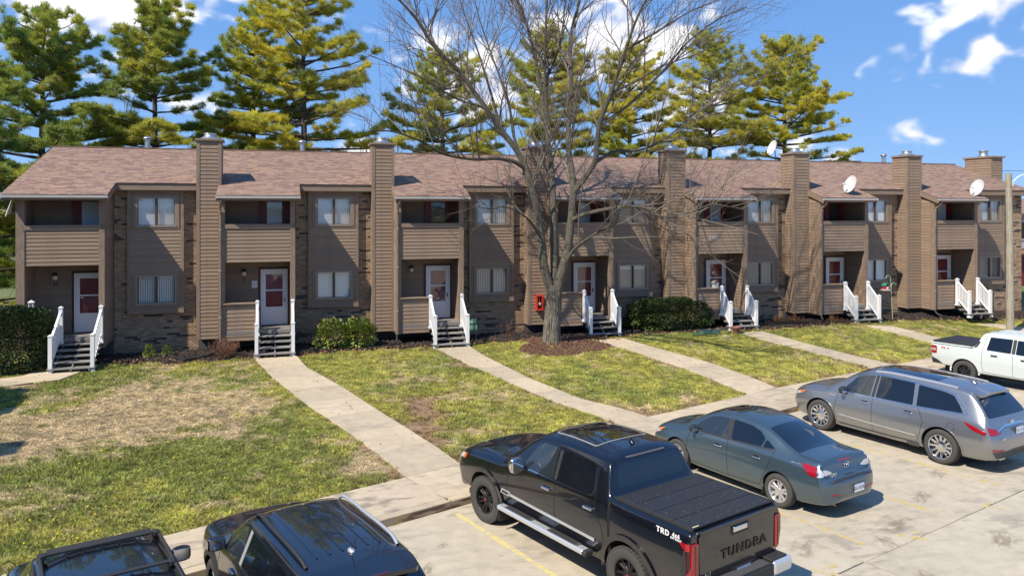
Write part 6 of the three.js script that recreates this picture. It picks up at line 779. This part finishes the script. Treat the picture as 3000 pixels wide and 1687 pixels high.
// thin leafless trees farther back
[[-4, -25, 13.5], [5.3, -23, 11.6], [7.8, -26, 12.6], [29.4, -24, 13.6], [13.8, -26, 14.5], [-9.5, -24, 12.5], [45, -30, 9.2]].forEach(([x, z, H], k) => {
  const t = thing('thin_bare_tree', ['thin leafless tree far behind, between the second and third tall pines', 'thin leafless tree far behind, just above the second chimney', 'thin leafless tree far behind, right of the second chimney', 'thin leafless tree far behind, between the two rightmost pines', 'thin leafless tree far behind, beyond the middle of the bare shade tree', 'thin leafless tree far behind, between the two leftmost tall pines', 'small leafless tree top over the roof at the far right'][k], 'tree', [x, .4, z], 0, 'thin leafless trees far behind'), r = RNG(400 + k), out = [[], [], []];
  const P = [V(0, -.2, 0), V(.1, H * .35, .1), V(-.1, H * .7, 0), V(.15, H - .4, 0)]; mesh('trunk', branchGeo(P, .16, .015, 7, 16), branchM, t); shoots(P, .16, .015, 0, out, r, { per: [1.7, 1.7, 2.2], from: [.3, .2, .2], up: [.75, .4, .2], len: [3.6, 1.3, .6], seg: [4, 3, 2], side: [4, 3, 3], rad: [.045, .015, .008], wig: .3, curl: .05 });
  mesh('branches', mergeGeometries(out[0]), branchM, t).userData.kind = 'stuff'; mesh('twigs', mergeGeometries([...out[1], ...out[2]]), twigM, t).userData.kind = 'stuff';
});
console.log('tufts', nT);
// ================================================================ porch stairs
const NTH = ['the leftmost townhouse, beside the clipped hedge', 'the second townhouse, with notices by the door', 'the third townhouse, left of the green sign', 'the townhouse behind the bare tree', 'the fifth townhouse, with a pot at their foot', 'the sixth townhouse, beside the shepherd hook', 'the rightmost townhouse, left of the utility pole'];
const unitX = i => -2.93 - PITCH + PITCH * i;
const newelCap = new THREE.ConeGeometry(.092, .05, 4); newelCap.rotateY(Math.PI / 4);
for (let i = 0; i < 7; i++) {
  const X = unitX(i), gy = houseY(X + 2.6), t = thing('porch_stairs', 'grey wooden stairs with white railings at ' + NTH[i], 'stairs', [X, 0, 0], 0, 'white railed porch stairs'), n = Math.round((FLOOR - gy) / (i ? .165 : .15)), rise = (FLOOR - gy) / n, x0 = 2.06, x1 = 3.2, zs = .72, dp = .27, end = zs + (n - 1) * dp + .03;
  for (let k = 0; k < n - 1; k++) { const y = FLOOR - rise * (k + 1), z = zs + k * dp; const m = mesh('tread', new RoundedBoxGeometry(x1 - x0 + (k === n - 2 ? .22 : .1), .042, dp + .045, 1, .008), (k + i) % 2 ? M.tread : M.treadB, t, (x0 + x1) / 2, y - .021, z + dp / 2 + .01); m.rotation.y = (RNG(i * 9 + k)() - .5) * .006; }
  for (const sx of [x0 + .06, (x0 + x1) / 2, x1 - .06]) { const a = V(sx, FLOOR - .2, zs), b = V(sx, gy + .04, end), L = a.distanceTo(b), m = mesh('stringer', BOX, M.treadB, t, sx, (a.y + b.y) / 2 - .03, (a.z + b.z) / 2); m.scale.set(.04, .15, L); m.rotation.x = Math.atan2(a.y - b.y, b.z - a.z); blk('stringer_foot', sx - .03, sx + .03, gy - .02, gy + rise * .8, end - .2, end - .12, M.treadB, t); }
  const zU = .80, zL = end - .1, yU = FLOOR - .02, yL = gy + .12, ht = 1.03, hl = 1.02;
  for (const sx of [x0 - .02, x1 + .02]) {
    for (const [z, yb, yt] of [[zU, yU - .15, yU + ht], [zL, gy - .02, gy + 1.14]]) { const p = part('newel_post', t); blk('post_shaft', sx - .055, sx + .055, yb, yt, z - .055, z + .055, M.pvc, p); blk('post_base', sx - .075, sx + .075, yb, yb + .07, z - .075, z + .075, M.pvc, p); blk('post_cap', sx - .068, sx + .068, yt, yt + .022, z - .068, z + .068, M.pvc, p); mesh('cap_point', newelCap, M.pvc, p, sx, yt + .047, z); }
    const rail = (dy0, dy1, hh, ww, nm) => { const a = V(sx, yU + dy0, zU + .05), b = V(sx, yL + dy1, zL - .05), L = a.distanceTo(b), m = mesh(nm, BOX, M.pvc, t, sx, (a.y + b.y) / 2, (a.z + b.z) / 2); m.scale.set(ww, hh, L); m.rotation.x = Math.atan2(a.y - b.y, b.z - a.z); };
    rail(ht - .13, hl - .13, .05, .07, 'handrail'); rail(.12, .12, .05, .045, 'bottom_rail');
    for (let k = 1; k <= 6; k++) { const f = k / 7, z = lerp(zU + .05, zL - .05, f), y0 = lerp(yU + .13, yL + .13, f), y1 = lerp(yU + ht - .14, yL + hl - .14, f); blk('baluster', sx - .016, sx + .016, y0, y1, z - .016, z + .016, M.pvc, t); }
  }
}
// ================================================================ shrubs
function leafGeo(l, w) { const g = new THREE.BufferGeometry(); g.setAttribute('position', new THREE.Float32BufferAttribute([0, 0, 0, -w, .012, l * .45, w, .012, l * .45, 0, -.004, l], 3)); g.setAttribute('uv', new THREE.Float32BufferAttribute(new Float32Array(8), 2)); g.setIndex([0, 2, 1, 1, 2, 3]); g.computeVertexNormals(); return g; }
function shrub(name, label, x, z, rx, h, rz, n, leaf, cols, seed, o = {}) {
  const y0 = G(x, z), t = thing(name, label, o.cat || 'shrub', [x, y0, z], 0, o.group), r = RNG(seed), L = [], c = new THREE.Color(), box = o.box || 2, q = new THREE.Quaternion();
  for (let k = 0; k < n; k++) { const a = r() * 6.2832, e = Math.asin(lerp(-.75, 1, r())), d = V(Math.cos(a) * Math.cos(e), Math.sin(e), Math.sin(a) * Math.cos(e)), m = Math.pow(Math.abs(d.x) ** box + Math.abs(d.y) ** box + Math.abs(d.z) ** box, -1 / box), lump = 1 + (o.lump || .12) * (fbm(a * 2.2 + seed, e * 3 + 5, 3) - .5) * 2, f = m * lump * (1 - .32 * r() * r()); const p = V(d.x * f * rx, h * .5 + d.y * f * h * .5, d.z * f * rz); if (p.y < .02) continue; const nrm = d.clone().add(V((r() - .5) * 1.5, (r() - .2) * 1.3, (r() - .5) * 1.5)).normalize(); q.setFromUnitVectors(V(0, 0, 1), nrm); const s = .7 + r() * .7; L.push([new THREE.Matrix4().compose(p, q.clone(), V(s, s, s)), cMix(cols[0], cols[1], r() ** (o.pow || 1.4)).map(v => v * (.75 + r() * .5))]); }
  const im = new THREE.InstancedMesh(leaf, std([1, 1, 1], .6, { side: THREE.DoubleSide }), L.length); im.name = 'foliage'; im.userData.kind = 'stuff'; im.castShadow = im.receiveShadow = true; L.forEach(([m, col], i) => { im.setMatrixAt(i, m); im.setColorAt(i, c.setRGB(...col)); }); t.add(im);
  const st = []; for (let k = 0; k < (o.stems || 14); k++) { const a = r() * 6.28, f = .25 + r() * .5; st.push(branchGeo([V(Math.cos(a) * rx * .1, -.03, Math.sin(a) * rz * .1), V(Math.cos(a) * rx * f * .6, h * .4, Math.sin(a) * rz * f * .6), V(Math.cos(a) * rx * f, h * (.6 + r() * .25), Math.sin(a) * rz * f)], .018, .006, 5, 5)); }
  mesh('stems', mergeGeometries(st), twigM, t).userData.kind = 'stuff'; return t;
}
shrub('clipped_hedge', 'large clipped dark green hedge at the left edge beside the stairs', -8.55, 1.15, 1.38, 1.98, .9, 26000, leafGeo(.075, .024), [[.03, .052, .015], [.085, .12, .03]], 501, { box: 4.5, lump: .07, stems: 30, cat: 'hedge' });
shrub('yew_hedge', 'wide rounded dark green hedge between the fourth and fifth townhouses', 15.15, .35, 1.72, 1.2, .85, 17000, leafGeo(.085, .026), [[.035, .058, .016], [.15, .18, .035]], 502, { box: 3.4, lump: .22, stems: 24, cat: 'hedge' });
shrub('broadleaf_shrub', 'yellow green broadleaf shrub under the second townhouse window, left one of two', 1.68, .66, .55, .98, .5, 1300, leafGeo(.13, .034), [[.10, .14, .03], [.32, .34, .07]], 503, { box: 2.2, lump: .4, pow: .9, group: 'two broadleaf shrubs' });
shrub('broadleaf_shrub', 'yellow green broadleaf shrub under the second townhouse window, right one of two', 2.6, .66, .55, .95, .5, 1900, leafGeo(.13, .034), [[.10, .15, .03], [.36, .38, .07]], 523, { box: 2.2, lump: .35, pow: .8, group: 'two broadleaf shrubs' });
shrub('small_shrub', 'small light green shrub in the bed, left one of the pair', -4.39, .38, .17, .44, .17, 420, leafGeo(.05, .014), [[.11, .17, .02], [.28, .32, .04]], 504, { lump: .3, stems: 6, group: 'two small light green shrubs' });
shrub('small_shrub', 'small green shrub in the bed, right one of the pair', -3.84, .32, .15, .40, .15, 380, leafGeo(.05, .014), [[.09, .16, .02], [.2, .27, .035]], 505, { lump: .3, stems: 6, group: 'two small light green shrubs' });
shrub('golden_shrub', 'golden green shrub at the far right end of the row', 35.0, .1, .4, .75, .4, 800, leafGeo(.06, .018), [[.15, .2, .02], [.34, .36, .03]], 506, { lump: .3 });
shrub('bed_shrub', 'small green shrub right of the last stairs', 31.6, .2, .18, .42, .18, 350, leafGeo(.05, .014), [[.09, .16, .02], [.24, .29, .03]], 507, { stems: 6 });
function dryShrub(name, label, x, z, R, h, n, col, seed, group) { const t = thing(name, label, 'shrub', [x, G(x, z), z], 0, group), r = RNG(seed), s = [], out = [[], []]; for (let k = 0; k < n; k++) { const a = r() * 6.283, f = .2 + .8 * Math.sqrt(r()), e = h * (1.1 - f * .55) * (.7 + r() * .4); const P = [V(Math.cos(a) * R * .12, -.02, Math.sin(a) * R * .12), V(Math.cos(a) * R * f * .55, e * .55, Math.sin(a) * R * f * .55), V(Math.cos(a + .2) * R * f, e, Math.sin(a + .2) * R * f)]; s.push(branchGeo(P, .008, .003, 4, 4)); shoots(P, .008, .003, 0, out, r, { per: [7, 9], from: [.3, .2], up: [.4, .2], len: [h * .32, h * .16], seg: [2, 2], side: [3, 3], rad: [.0045, .003], wig: .5, curl: .02 }); } mesh('stems', mergeGeometries(s), std(col, .9), t).userData.kind = 'stuff'; mesh('twigs', mergeGeometries([...out[0], ...out[1]]), std(col.map(v => v * 1.15), .9), t).userData.kind = 'stuff'; }
dryShrub('dry_shrub', 'reddish brown leafless shrub left of the second stairs', -1.95, 1.35, .55, .75, 60, [.19, .095, .06], 511);
dryShrub('russet_plant', 'small russet dead plant, left one under the fifth window', 20.2, .55, .3, .45, 22, [.32, .13, .05], 512, 'small russet plants in the right bed'); dryShrub('russet_plant', 'small russet dead plant, right one under the fifth window', 20.95, .75, .36, .5, 26, [.34, .14, .05], 513, 'small russet plants in the right bed'); dryShrub('russet_plant', 'small russet dead plant under the sixth townhouse porch', 22.6, 1.15, .38, .42, 26, [.26, .11, .05], 514, 'small russet plants in the right bed');
dryShrub('sparse_twigs', 'few bare orange stems in the bed left of the bare tree', 8.3, -.1, .55, .85, 6, [.28, .13, .06], 515);
// ================================================================ things on and around the houses
function dish(label, x, y, z, mastY, dir, R = .36) { const t = thing('satellite_dish', label, 'satellite dish', [x, y, z], 0, 'satellite dishes on the row'); const P = []; for (let k = 0; k <= 8; k++) P.push(new THREE.Vector2(R * k / 8, .09 * (k / 8) ** 2)); const g = new THREE.LatheGeometry(P, 32), back = new THREE.LatheGeometry(P.slice().reverse().map(p => new THREE.Vector2(p.x, p.y - .006)), 32); const m = mesh('reflector', mergeGeometries([g, back]), std([.62, .62, .60], .45), t); m.scale.set(1, 1, .86); const q = new THREE.Quaternion().setFromUnitVectors(V(0, 1, 0), dir.clone().normalize()); m.quaternion.copy(q);
  const lnb = dir.clone().normalize().multiplyScalar(.42).add(V(0, -.12, 0)); mesh('feed_arm', rod(V(0, -R * .7, 0).applyQuaternion(q).multiplyScalar(.6).add(V(0, -.1, 0)), lnb, .014, .012, 8), std([.5, .5, .5], .5), t); mesh('feed_horn', new RoundedBoxGeometry(.13, .09, .09, 2, .03), std([.6, .6, .6], .5), t, lnb.x, lnb.y, lnb.z);
  mesh('mast', tubeGeo([V(0, -.02, 0).addScaledVector(dir, -.05), V(.0, -.14, -.02).addScaledVector(dir, -.12), V(.02, mastY * .6, -.02).addScaledVector(dir, -.12), V(.02, mastY, 0).addScaledVector(dir, -.1)], .022, 8, 14), std([.12, .12, .12], .5, { metalness: .5 }), t); mesh('foot', new RoundedBoxGeometry(.18, .03, .14, 1, .01), std([.12, .12, .12], .5), t, .02 - dir.x * .1, mastY, -dir.z * .1); return t; }
const DD = V(-.93, .36, .05).normalize();
dish('satellite dish standing above the ridge left of the fifth chimney', 23.7, 8.78, -4.85, -.66, V(-.93, .34, .0).normalize(), .4); dish('satellite dish on the porch roof of the sixth townhouse', 23.85, 6.78, .62, -.44, DD, .4); dish('satellite dish on the porch roof of the rightmost townhouse', 30.75, 6.68, .72, -.38, DD, .4);
{ const d = dish('satellite dish fixed to the left end wall of the row', -8.52, 5.72, .3, -.2, V(-.9, .3, .3), .3); }
[[-5.28, 'the leftmost townhouse'], [.74, 'the second townhouse'], [30.6, 'the rightmost townhouse']].forEach(([x, w]) => { const t = thing('roof_vent', 'galvanised vent pipe at the ridge above ' + w, 'vent pipe', [x, roofY(ZR) - .1, ZR - .12], 0, 'vent pipes on the ridge'); mesh('pipe', new THREE.CylinderGeometry(.1, .1, .46, 18).translate(0, .23, 0), M.metal, t); mesh('collar', new THREE.CylinderGeometry(.12, .2, .06, 18).translate(0, .1, 0), M.metal, t); mesh('rain_cap', new THREE.LatheGeometry([[.02, .0], [.17, .0], [.17, .03], [.12, .09], [0, .11]].map(p => new THREE.Vector2(...p)), 20).translate(0, .5, 0), M.metal, t); mesh('cap_skirt', new THREE.CylinderGeometry(.135, .135, .04, 18).translate(0, .46, 0), M.metal, t); });
{ const t = thing('extinguisher_cabinet', 'red fire extinguisher cabinet on the chimney behind the bare tree', 'fire cabinet', [9.63, 2.05, .015]), R = std([.62, .035, .015], .4); blk('frame_side', -.14, -.09, -.3, .3, 0, .16, R, t); blk('frame_side', .09, .14, -.3, .3, 0, .16, R, t); blk('frame_top', -.09, .09, .24, .3, 0, .16, R, t); blk('frame_bottom', -.09, .09, -.3, -.24, 0, .16, R, t); blk('back', -.09, .09, -.24, .24, .0, .02, std([.06, .03, .03], .8), t); mesh('bottle', new THREE.CapsuleGeometry(.052, .2, 4, 12), std([.04, .035, .035], .4), t, 0, -.05, .08); mesh('valve', new THREE.CylinderGeometry(.02, .02, .06, 8), carM.chrome, t, 0, .12, .08); blk('label_band', -.05, .05, -.08, .0, .128, .134, M.paper, t); }
{ const t = thing('yard_sign', 'green and white yard sign in the bed right of the third stairs', 'sign', [6.81, houseY(6.8), .7]); const tx = writing(160, 224, (g, w, h) => { g.fillStyle = '#256b3c'; g.fillRect(0, 0, w, h); const r = RNG(6), row = (y, hh, c, n) => { g.fillStyle = c; for (let k = 0; k < n; k++) { const x = 8 + k * (w - 16) / n; g.fillRect(x, y + r() * 3, (w - 16) / n * (.6 + r() * .35), hh * (.75 + r() * .25)); } }; g.fillStyle = '#dfe8df'; g.fillRect(58, 4, 96, 8); row(20, 12, '#b9cdbb', 7); row(38, 26, '#d8e2d6', 5); row(70, 14, '#8fb596', 6); g.fillStyle = '#1d5a33'; g.fillRect(6, 92, w - 12, 28); row(98, 14, '#7fa886', 6); g.fillStyle = '#b7cbb6'; g.fillRect(4, 126, w - 8, 44); row(142, 16, '#4f7f5b', 8); row(180, 18, '#8fbd97', 6); });
  mesh('panel', new THREE.BoxGeometry(.32, .46, .008), std([.06, .25, .1], .6), t, 0, .62, 0); const f = mesh('panel_print', new THREE.PlaneGeometry(.315, .455), std([1, 1, 1], .6, { map: tx }), t, 0, .62, .0055); for (const s of [-.12, .12]) mesh('stake', rod(V(s, -.05, -.01), V(s, .5, -.01), .006), carM.satin, t); t.rotation.y = .12; }
{ const t = thing('lantern', 'small white lantern on a dark stake behind the left hedge', 'lantern', [-7.78, houseY(-7.8), .9]); mesh('stake', rod(V(0, -.05, 0), V(0, 1.95, 0), .012), M.black, t); blk('lantern_base', -.075, .075, 1.93, 1.96, -.075, .075, M.paper, t); for (const [sx, sz] of [[-1, -1], [1, -1], [-1, 1], [1, 1]]) blk('corner_bar', sx * .06 - .01, sx * .06 + .01, 1.96, 2.12, sz * .06 - .01, sz * .06 + .01, M.paper, t); blk('lantern_glass', -.05, .05, 1.96, 2.12, -.05, .05, std([.55, .5, .42], .4), t); const r = new THREE.ConeGeometry(.13, .08, 4); r.rotateY(Math.PI / 4); mesh('lantern_roof', r, M.paper, t, 0, 2.16, 0); }
{ const gy = houseY(25.8), t = thing('shepherd_hook', 'pale green double shepherd hook in the bed by the sixth stairs', 'garden hook', [25.75, gy, .95]), m = std([.42, .52, .33], .6); mesh('pole', rod(V(0, -.05, 0), V(-.12, 1.75, 0), .012, .011), m, t); mesh('hook', tubeGeo([V(-.12, 1.7, 0), V(-.14, 1.86, 0), V(-.22, 1.95, 0), V(-.33, 1.93, 0), V(-.38, 1.82, 0), V(-.43, 1.82, 0)], .011, 6, 24), m, t); mesh('hook', tubeGeo([V(-.1, 1.45, 0), V(-.04, 1.58, 0), V(.06, 1.62, 0), V(.14, 1.54, 0), V(.18, 1.56, 0)], .011, 6, 20), m, t);
  const f = thing('bird_feeder', 'red bird feeder with green roof hanging from the shepherd hook', 'bird feeder', [25.37, gy + 1.3, .95]); mesh('hanger', rod(V(0, .34, 0), V(0, .53, 0), .004), M.black, f); blk('feeder_body', -.1, .1, .04, .2, -.09, .09, std([.45, .03, .035], .5), f); blk('feeder_window', -.06, .06, .06, .17, .088, .094, std([.7, .68, .64], .5), f); blk('tray', -.15, .15, .0, .04, -.13, .13, std([.62, .6, .57], .6), f); for (const s of [-1, 1]) { const q = mesh('feeder_roof', new THREE.BoxGeometry(.18, .02, .26), std([.04, .2, .14], .5), f, s * .07, .26, 0); q.rotation.z = -s * .75; } }
{ const t = thing('birdhouse', 'small white birdhouse standing on the fifth porch wall', 'birdhouse', [17.1, 2.475, .64]); blk('box', -.1, .1, 0, .2, -.08, .08, std([.6, .58, .54], .7), t); mesh('hole', new THREE.CylinderGeometry(.028, .028, .01, 14).rotateX(Math.PI / 2), M.black, t, 0, .12, .083); for (const s of [-1, 1]) { const q = mesh('roof_board', new THREE.BoxGeometry(.17, .018, .22), std([.3, .29, .28], .7), t, s * .065, .235, 0); q.rotation.z = -s * .7; } mesh('perch', rod(V(0, .06, .08), V(0, .06, .13), .005), M.black, t); }
{ const t = thing('flower_pot', 'empty terracotta pot at the foot of the fifth stairs', 'pot', [17.22, houseY(17) - .01, 2.02]); mesh('pot_body', new THREE.LatheGeometry([[.1, 0], [.17, .2], [.19, .2], [.195, .26], [.165, .26], [.15, .2], [0, .19]].map(p => new THREE.Vector2(...p)), 24), std([.24, .10, .06], .85), t); mesh('saucer', new THREE.CylinderGeometry(.17, .15, .03, 24), std([.2, .09, .06], .85), t, 0, .0, 0); }
{ const P = [], r = RNG(77); for (let k = 0; k < 60; k++) { const a = k * .42, R = .24 + .1 * Math.sin(k * .13) + .05 * r(); P.push(V(15.85 + Math.cos(a) * R * 1.7 + k * .004, houseY(16) + .05 + k * .0016, 2.02 + Math.sin(a) * R * .7)); } P.push(V(16.8, houseY(16) + .05, 2.1), V(17.0, houseY(16) + .05, 1.8)); const m = mesh('garden_hose', new THREE.TubeGeometry(new THREE.CatmullRomCurve3(P), 260, .017, 6), std([.03, .11, .10], .5)); tag(m, 'dark green coiled garden hose lying in front of the rounded hedge', 'hose'); }
{ const t = thing('log_edging', 'short row of rust red edging logs right of the bare tree', 'edging', [10.35, houseY(10.5) - .02, 1.55]); for (let k = 0; k < 11; k++) mesh('edging_log', new THREE.CylinderGeometry(.045, .05, .16 + (k % 3) * .02, 10).translate(0, .08, 0), std([.22 + (k % 2) * .04, .085, .05], .9), t, k * .105, 0, .03 * Math.sin(k)); }
[['black drain pipe lying in the bed left of the dry shrub', [[-2.13, 1.16, .78], [-2.2, .9, .85], [-2.5, .80, 1.2], [-3.1, .78, 1.6]]], ['black drain pipe running left from the third townhouse downspout', [[3.94, 1.16, .78], [3.92, .92, .86], [3.6, .82, 1.05], [2.95, .79, 1.3]]], ['black drain elbow under the fifth townhouse downspout', [[16.08, 1.16, .78], [16.08, .98, .86], [16.1, .87, 1.1], [16.15, .86, 1.4]]], ['black drain elbow under the sixth townhouse downspout', [[22.15, 1.16, .78], [22.15, 1.0, .88], [22.1, .9, 1.1], [22.05, .88, 1.35]]], ['black drain elbow under the rightmost townhouse downspout', [[28.2, 1.16, .78], [28.22, 1.02, .88], [28.3, .94, 1.05], [28.32, .91, 1.25]]]].forEach(([l, P]) => { const t = thing('drain_pipe', l, 'drain pipe', [0, 0, 0], 0, 'black drain pipes'), pts = P.map(p => V(...p)); mesh('pipe', tubeGeo(pts, .045, 8, 18), M.blackpipe, t); const e = pts[3], d = e.clone().sub(pts[2]).normalize(); const m = mesh('outlet', new RoundedBoxGeometry(.15, .1, .22, 2, .03), M.blackpipe, t, e.x, e.y, e.z); m.rotation.y = Math.atan2(d.x, d.z); });
// utility pole with a lamp arm
{ const x = 30.35, z = 2.72, gy = G(x, z), H = 7.25, t = thing('utility_pole', 'weathered wooden utility pole with white lamp arm at the right', 'pole', [x, gy, z]), wood = std([1, 1, 1], .95, { map: barkTex([.40, .36, .27], [.19, .16, .11], 1, .3) }); mesh('shaft', branchGeo([V(0, -.3, 0), V(-.02, 2.5, 0), V(-.05, 5, 0), V(-.1, H - gy, 0)], .165, .125, 16, 30, .07, 3), wood, t); mesh('pole_top', new THREE.CylinderGeometry(.126, .126, .02, 16), wood, t, -.1, H - gy, 0); mesh('lamp_arm', tubeGeo([V(-.04, H - gy - .45, .02), V(.1, H - gy - .35, .05), V(.3, H - gy - .15, .1), V(.7, H - gy - .02, .15), V(1.3, H - gy + .02, .2)], .024, 8, 30), M.white, t); mesh('arm_plate', new RoundedBoxGeometry(.05, .25, .1, 1, .01), M.white, t, .06, H - gy - .42, .04); const lh = new THREE.SphereGeometry(.5, 16, 10); lh.scale(.6, .16, .3); mesh('lamp_head', lh, M.white, t, 1.55, H - gy, .22); mesh('ground_wire', rod(V(-.16, 0, .06), V(-.2, 5.5, .05), .006), M.gutter, t); }
{ const a = V(44, 9.6, -24), b = V(70, 9.2, -20), P = []; for (let k = 0; k <= 10; k++) P.push(a.clone().lerp(b, k / 10).add(V(0, -.5 * Math.sin(k / 10 * Math.PI), 0))); const t = thing('power_pole', 'distant power pole with crossarm at the right edge', 'pole', [44, 0, -24]); mesh('shaft', rod(V(0, 0, 0), V(0, 9.9, 0), .14, .1, 10), std([.12, .1, .08], .9), t); blk('crossarm', -.1, 1.3, 9.5, 9.62, -.06, .06, std([.12, .1, .08], .9), t); const w = mesh('power_line', new THREE.TubeGeometry(new THREE.CatmullRomCurve3(P), 30, .018, 5), M.black); tag(w, 'thin power line leaving the distant pole to the right', 'cable'); }
// ================================================================ neighbouring houses
{ // the row across the left of the court; its shade falls on the left lawn and it mirrors in the car windows
  const t = thing('neighbour_house', 'brown neighbouring row house left of the lawn', 'house', [-17.1, 0, -.45]); const wall = M.side; blk('wall', -5, 5, 0, 6.4, 7.1, 42, wall, t); blk('foundation', -5.02, 5.02, 0, .9, 7.08, 42, M.found, t);
  for (const s of [-1, 1]) { const m = mesh('roof_slope', BOX, roofDeck, t, s * 2.8, 7.35, 24.4); m.scale.set(6.05, .14, 35.6); m.rotation.z = -s * .32; } const g = new THREE.Shape(); g.moveTo(-5, 6.4); g.lineTo(0, 8.05); g.lineTo(5, 6.4); mesh('gable', new THREE.ExtrudeGeometry(g, { depth: .1, bevelEnabled: false }), wall, t, 0, 0, 7.1);
  for (let k = 0; k < 5; k++) { const z = 7.7 + k * 6.1; blk('porch', 5, 5.75, 1.2, 6.0, z, z + 1.3, M.trim, t); const r = mesh('porch_roof', BOX, roofDeck, t, 5.5, 6.25, z + .6); r.scale.set(1.3, .1, 1.7); r.rotation.z = -.32; for (const y of [2.4, 5.1]) { blk('window_frame', 5, 5.05, y - .08, y + 1.08, z + 2.2, z + 3.7, M.trim, t); blk('window_pane', 5.04, 5.07, y, y + 1, z + 2.3, z + 3.6, carM.glass, t); } blk('door', 5.0, 5.05, 1.5, 3.5, z + 4.4, z + 5.4, M.white, t); if (k) blk('chimney', 4.5, 5.5, 1.2, 8.3, z - 1.2, z - .3, M.trim, t); }
}
{ const t = thing('far_house', 'pale grey house with red door beyond the right end of the row', 'house', [47.6, 0, -12]); blk('upper_wall', 0, 14, 3.0, 5.3, -9, 0, std([.42, .42, .43], .8), t); blk('lower_wall', 0, 14, 0, 3.0, -8.9, -.1, BRK[0], t); for (const s of [-1, 1]) { const m = mesh('roof_slope', BOX, SHM[1], t, 7, 5.85, -4.5 + s * 2.45); m.scale.set(15, .15, 5.3); m.rotation.x = s * .2; } for (const x of [.35, 4, 8]) { blk('window_frame', x, x + 1.2, 3.6, 4.9, 0, .06, M.white, t); blk('window_pane', x + .08, x + 1.12, 3.68, 4.82, .05, .08, carM.glass, t); } blk('door', .3, 1.3, .3, 2.4, -.1, .05, M.red, t); blk('porch_roof', -.3, 3, 2.7, 2.9, -.1, 1.6, std([.3, .16, .1], .8), t); for (const x of [-.2, 2.8]) blk('porch_post', x, x + .14, .1, 2.7, 1.35, 1.5, M.white, t); }
// low fence and bank at the left end of the row
{ const t = thing('rail_fence', 'dark weathered fence behind the left end of the row', 'fence', [-16, houseY(-12) - .1, -3.5]), w = std([.08, .07, .062], .95); for (let k = 0; k < 5; k++) blk('fence_post', k * 1.9, k * 1.9 + .12, 0, 1.35, -.06, .06, w, t); for (let k = 0; k < 7; k++) blk('fence_board', 0, 7.7, .12 + k * .17, .26 + k * .17, .06, .09, w, t); }
renderer.render(scene, camera);
